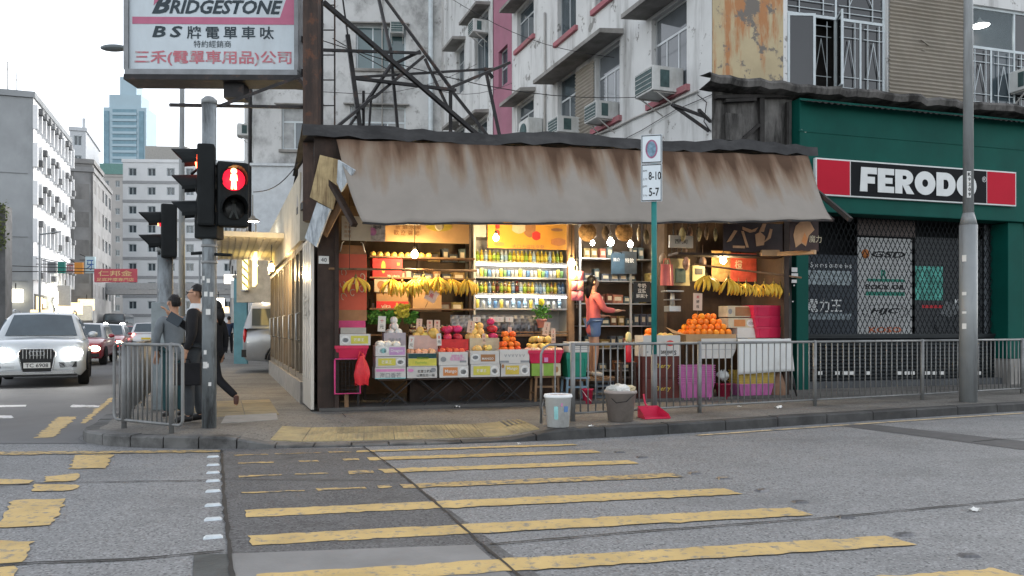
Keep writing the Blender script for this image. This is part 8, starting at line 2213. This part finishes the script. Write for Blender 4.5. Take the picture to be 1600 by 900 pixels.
# ================================================================ people
M_skin = mat('skin',(.42,.24,.16),.55,var=.06)
M_hair = mat('black_hair',(.012,.011,.011),.5,var=.3,vs_=40,bump=.3,bs=120)
M_shoe = mat('black_shoe',(.02,.019,.019),.4,var=.2)
def person(label,loc,rz,top,legs,arms,legpose,H=1.75,hair='short',shirt=None,sleeve=True,skin_legs=False,shoes=None,trous=None,head_yaw=0,head_pitch=0,glasses=False,hem=.79,twist=0):
    """faces local -y. arms: {'l': (elbow, wrist, hand_dir), 'r': ...}; legpose: {'l': (knee, ankle, toe), ...} at height 1.75"""
    k = H / 1.75
    t = T('person',label,'person',loc,rz)
    def V(p,r): return (p[0] * k,p[1] * k,p[2] * k,r * k)
    hipz = .93
    # body: one continuous skin surface
    vs_ = [V((0,.0,.97),.085),V((0,.0,1.12),.085),V((0,.0,1.29),.105),V((0,.012,1.45),.062),V((0,.0,1.53),.052),V((0,-.022,1.585),.066),V((0,-.004,1.645),.085),V((0,.008,1.70),.062),V((0,-.108,1.622),.013)]
    ed = [(0,1),(1,2),(2,3),(3,4),(4,5),(5,6),(6,7),(5,8)]
    for s_,sx in (('l',-1),('r',1)):
        el,wr,hd = arms[s_]
        b = len(vs_); sh = (sx * .175,.01,1.415)
        hd = Vector(hd).normalized(); wv = Vector(wr); side = hd.cross(Vector((0,0,1)) if abs(hd.z) < .9 else Vector((0,1,0))).normalized()
        palm = wv + hd * .06
        vs_ += [V(sh,.055),V(el,.04),V(wr,.027),V(palm,.034)]; ed += [(2,b),(b,b + 1),(b + 1,b + 2),(b + 2,b + 3)]
        for i,(off,ln) in enumerate(((-.03,.075),(-.01,.085),(.01,.08),(.03,.06))):
            f0 = palm + hd * .03 + side * off; f1 = f0 + hd * ln * .55; f2 = f1 + hd * ln * .35 + Vector((0,-.018,-.012)); q = len(vs_)
            vs_ += [V(f0,.0105),V(f1,.0095),V(f2,.008)]; ed += [(b + 3,q),(q,q + 1),(q + 1,q + 2)]
        q = len(vs_); th = wv + hd * .03 - side * .035; vs_ += [V(th,.012),V(th + hd * .045 - side * .012,.0095)]; ed += [(b + 2,q),(q,q + 1)]
        kn,an,to = legpose[s_]; b = len(vs_)
        vs_ += [V((sx * .09,0,hipz),.068),V(kn,.056),V(an,.036),V(to,.03)]; ed += [(0,b),(b,b + 1),(b + 1,b + 2),(b + 2,b + 3)]
    skinned('body',(vs_,ed),M_skin,t,2)
    # clothes
    vs_ = [V((0,.0,hem),.135),V((0,.0,1.08),.130),V((0,.0,1.27),.138),V((0,.012,1.43),.075)]; ed = [(0,1),(1,2),(2,3)]
    for s_,sx in (('l',-1),('r',1)):
        el,wr,hd = arms[s_]; b = len(vs_); wv = Vector(wr); ev = Vector(el); e3 = ev.lerp(wv,.88 if sleeve else .05)
        vs_ += [V((sx * .175,.01,1.41),.078),V(el,.058),V(e3,.045)]; ed += [(2,b),(b,b + 1),(b + 1,b + 2)]
    skinned('jacket' if sleeve else 'shirt',(vs_,ed),top,t,2)
    vs_ = [V((0,.0,1.02),.128)]; ed = []
    for s_,sx in (('l',-1),('r',1)):
        kn,an,to = legpose[s_]; b = len(vs_); kv,av = Vector(kn),Vector(an)
        vs_ += [V((sx * .09,0,hipz),.102)]; ed += [(0,b)]
        if skin_legs: vs_ += [V(Vector((sx * .09,0,hipz)).lerp(kv,.6),.09)]; ed += [(b,b + 1)]
        else: vs_ += [V(kn,.075),V(kv.lerp(av,.99),.060)]; ed += [(b,b + 1),(b + 1,b + 2)]
    skinned('trousers',(vs_,ed),trous or M_shoe,t,2)
    for s_ in 'lr':
        kn,an,to = legpose[s_]; a,b = Vector(an),Vector(to); d = (b - a).normalized()
        skinned('shoe',([V(a - d * .05 + Vector((0,0,-.02)),.046),V(a.lerp(b,.45),.047),V(b,.036)],[(0,1),(1,2)]),shoes or M_shoe,t,1)
    # head details
    hd_ = obj('hair',None,t)
    g = MB(); n1,n2 = 16,12; cx,cy_,cz = 0,.016,1.652
    for j in range(n2):
        for i in range(n1):
            def pt(i,j):
                th = 2 * math.pi * i / n1; ph = math.pi / 2 - (j / n2) * math.pi * .78
                r2 = random.Random(i % n1 * 31 + j); f_ = 1 + r2.uniform(-.03,.04)
                return ((cx + .092 * math.cos(ph) * math.cos(th) * f_) * k,(cy_ + (.103 if math.sin(th) > 0 else .084) * math.cos(ph) * math.sin(th) * f_) * k,(cz + .108 * math.sin(ph) * f_) * k)
            lim = rnd.choice((.30,.36)) if math.sin(2 * math.pi * (i + .5) / n1) < -.5 else (.56 if abs(math.cos(2 * math.pi * (i + .5) / n1)) > .6 else .86)
            if hair == 'long': lim = .42 if math.sin(2 * math.pi * (i + .5) / n1) < -.35 else 1.0
            if j / n2 < lim: g.add([pt(i,j),pt(i + 1,j),pt(i + 1,j + 1),pt(i,j + 1)],[(0,1,2,3)],0,True)
    if hair == 'long': g.tube([(0,.07 * k,1.62 * k),(0,.10 * k,1.5 * k),(0,.09 * k,1.36 * k)],[.07 * k,.07 * k,.03 * k],8)
    me = g.mesh('hair',M_hair,fix=False); bpy.data.objects.remove(hd_); obj('hair',me,t)
    for sx in (-1,1):
        g = MB(); g.sphere((sx * .033 * k,-.082 * k,1.645 * k),(.013 * k,.008 * k,.008 * k),8,5); g.build('eye',M_ink,t)
        g = MB(); g.sphere((sx * .088 * k,.01 * k,1.628 * k),(.012 * k,.02 * k,.032 * k),8,6); g.build('ear',M_skin,t)
    g = MB(); g.sphere((0,-.088 * k,1.578 * k),(.024 * k,.008 * k,.007 * k),8,5); g.build('mouth',mat('lip',(.30,.12,.10),.5,var=0),t)
    if glasses:
        g = MB()
        for sx in (-1,1):
            g.tube([(sx * .036 * k + .026 * k * math.cos(a),-.102 * k,1.645 * k + .019 * k * math.sin(a)) for a in [2 * math.pi * j / 12 for j in range(13)]],.0028,5); g.tube([(sx * .062 * k,-.10 * k,1.65 * k),(sx * .09 * k,.01 * k,1.65 * k)],.0028,5)
        g.tube([(-.01 * k,-.104 * k,1.65 * k),(.01 * k,-.104 * k,1.65 * k)],.003,5); g.build('glasses',M_ink,t)
    return t
stand = {'l': ((-.095,-.02,.50),(-.10,.02,.085),(-.11,-.15,.04)),'r': ((.095,-.02,.50),(.10,.02,.085),(.11,-.15,.04))}
M_jkt = mat('black_jacket',(.014,.014,.016),.8,var=.25,vs_=6)
M_trg = mat('charcoal_trousers',(.045,.05,.055),.8,var=.15,vs_=6)
M_gshirt = mat('grey_shirt',(.15,.17,.185),.85,var=.15,vs_=6)
M_teal = mat('dark_teal_trousers',(.02,.055,.06),.8,var=.15,vs_=6)
# man in black: faces left, raises a phone, carries a case
pb = gnd(306,661,ZP); pb.z = ZP
mb_ = person('young man in black jacket with white collar looking at a raised phone',pb,R(-84),M_jkt,M_trg,{'l': ((-.22,-.10,1.16),(-.13,-.34,1.36),(.25,-.6,.75)),'r': ((.25,.03,1.12),(.24,-.06,.90),(0,-.1,-1))},{'l': ((-.09,-.03,.50),(-.10,.04,.085),(-.11,-.13,.04)),'r': ((.09,-.06,.50),(.10,-.05,.085),(.11,-.23,.04))},1.77,glasses=True,trous=M_trg)
g = MB(); g.lathe([(.098,1.425),(.083,1.475),(.066,1.53),(.060,1.53),(.07,1.44)],16,sy=.92); g.build('collar',mat('white_collar',(.6,.61,.62),.8,var=.05),mb_)
ca = Matrix.Rotation(R(-84),4,'Z')
ph = T('phone','dark slab phone held up before the young man in black','phone',at(273,499,10.15)); ph.rotation_euler = (R(-12),R(28),R(-12))
g = MB(); g.box(-.10,.10,-.006,.006,-.065,.065); g.build('body',mat('phone_case',(.02,.03,.04),.35),ph,bev=.004); g = MB(); g.box(-.09,.09,.0062,.0085,-.055,.055); g.build('screen',M_glassd,ph)
bc_ = T('briefcase','black briefcase hanging from the hand of the young man','briefcase',pb + ca @ Vector((.24,-.06,.50)),R(-84))
g = MB(); g.box(-.045,.045,-.19,.19,0,.28); g.build('case',M_jkt,bc_,bev=.015); g = MB(); g.tube([(0,-.06,.28),(0,-.05,.325),(0,.05,.325),(0,.06,.28)],.009,6); g.build('handle',M_jkt,bc_)
# grey shirted man beside him, turned to the road
pa = gnd(272,653,ZP); pa.z = ZP
person('man in grey shirt and teal trousers waiting beside the young man',pa,R(-140),M_gshirt,M_teal,{'l': ((-.24,.02,1.14),(-.22,-.05,.90),(0,-.1,-1)),'r': ((.24,.0,1.14),(.20,-.12,.93),(0,-.2,-1))},stand,1.66,trous=M_teal)
# walker half hidden by the signal pole
pc = gnd(336,640,ZP); pc.z = ZP
person('woman in dark clothes striding off behind the signal pole',pc,R(-100),M_jkt,M_jkt,{'l': ((-.22,.06,1.14),(-.2,.02,.92),(0,-.1,-1)),'r': ((.22,-.05,1.14),(.2,-.14,.93),(0,-.2,-1))},{'l': ((-.09,-.14,.52),(-.09,-.20,.09),(-.1,-.37,.05)),'r': ((.09,.10,.50),(.09,.42,.22),(.10,.42,.08))},1.62,'long',trous=M_jkt,shoes=mat('brown_shoe',(.10,.05,.04),.6))
pd = gnd(358,553,ZP); pd.z = ZP
person('distant man in navy jacket walking away on the pavement',pd,R(190),mat('navy_jacket',(.02,.03,.055),.8),M_jkt,{'l': ((-.24,.02,1.14),(-.22,-.05,.90),(0,-.1,-1)),'r': ((.24,.0,1.14),(.22,.05,.93),(0,-.2,-1))},{'l': ((-.09,-.10,.50),(-.09,-.12,.09),(-.1,-.29,.05)),'r': ((.09,.04,.50),(.09,.2,.12),(.10,.08,.05))},1.75,trous=M_jkt)
pe = gnd(344,562,ZP); pe.z = ZP
person('distant pedestrian in black half behind the signal pole',pe,R(180),M_jkt,M_jkt,{'l': ((-.24,.02,1.14),(-.22,-.05,.90),(0,-.1,-1)),'r': ((.24,.0,1.14),(.22,.05,.93),(0,-.2,-1))},stand,1.7,trous=M_jkt)
# stall keeper on a low platform among the goods
kx = S.x(928,.55); kz = .38
pf = T('step_platform','low wooden platform under the stall keeper','platform',S.w(kx,.3,.05),S.a)
g = MB(); g.box(-.45,.45,.0,.6,kz - .09,kz - .05); g.build('top',M_wood,pf)
for sx in (-1,1):
    g = MB(); g.box(sx * .4 - .03,sx * .4 + .03,.03,.57,0,kz - .091); g.build('leg',M_dwood,pf)
M_coral = mat('coral_top',(.58,.13,.12),.8,var=.12,vs_=6)
person('stall keeper in coral pink top and blue shorts reaching to the goods',S.w(kx,.58,kz),R(105),M_coral,None,{'l': ((-.22,-.12,1.16),(-.15,-.36,1.14),(.1,-1,.1)),'r': ((.24,-.02,1.14),(.2,-.22,1.05),(0,-1,.1))},stand,1.72,'long',hem=.70,trous=mat('blue_shorts',(.10,.15,.26),.8),skin_legs=True,shoes=mat('pale_shoe',(.45,.43,.4),.6))
bpy.data.scenes.remove(TMP)
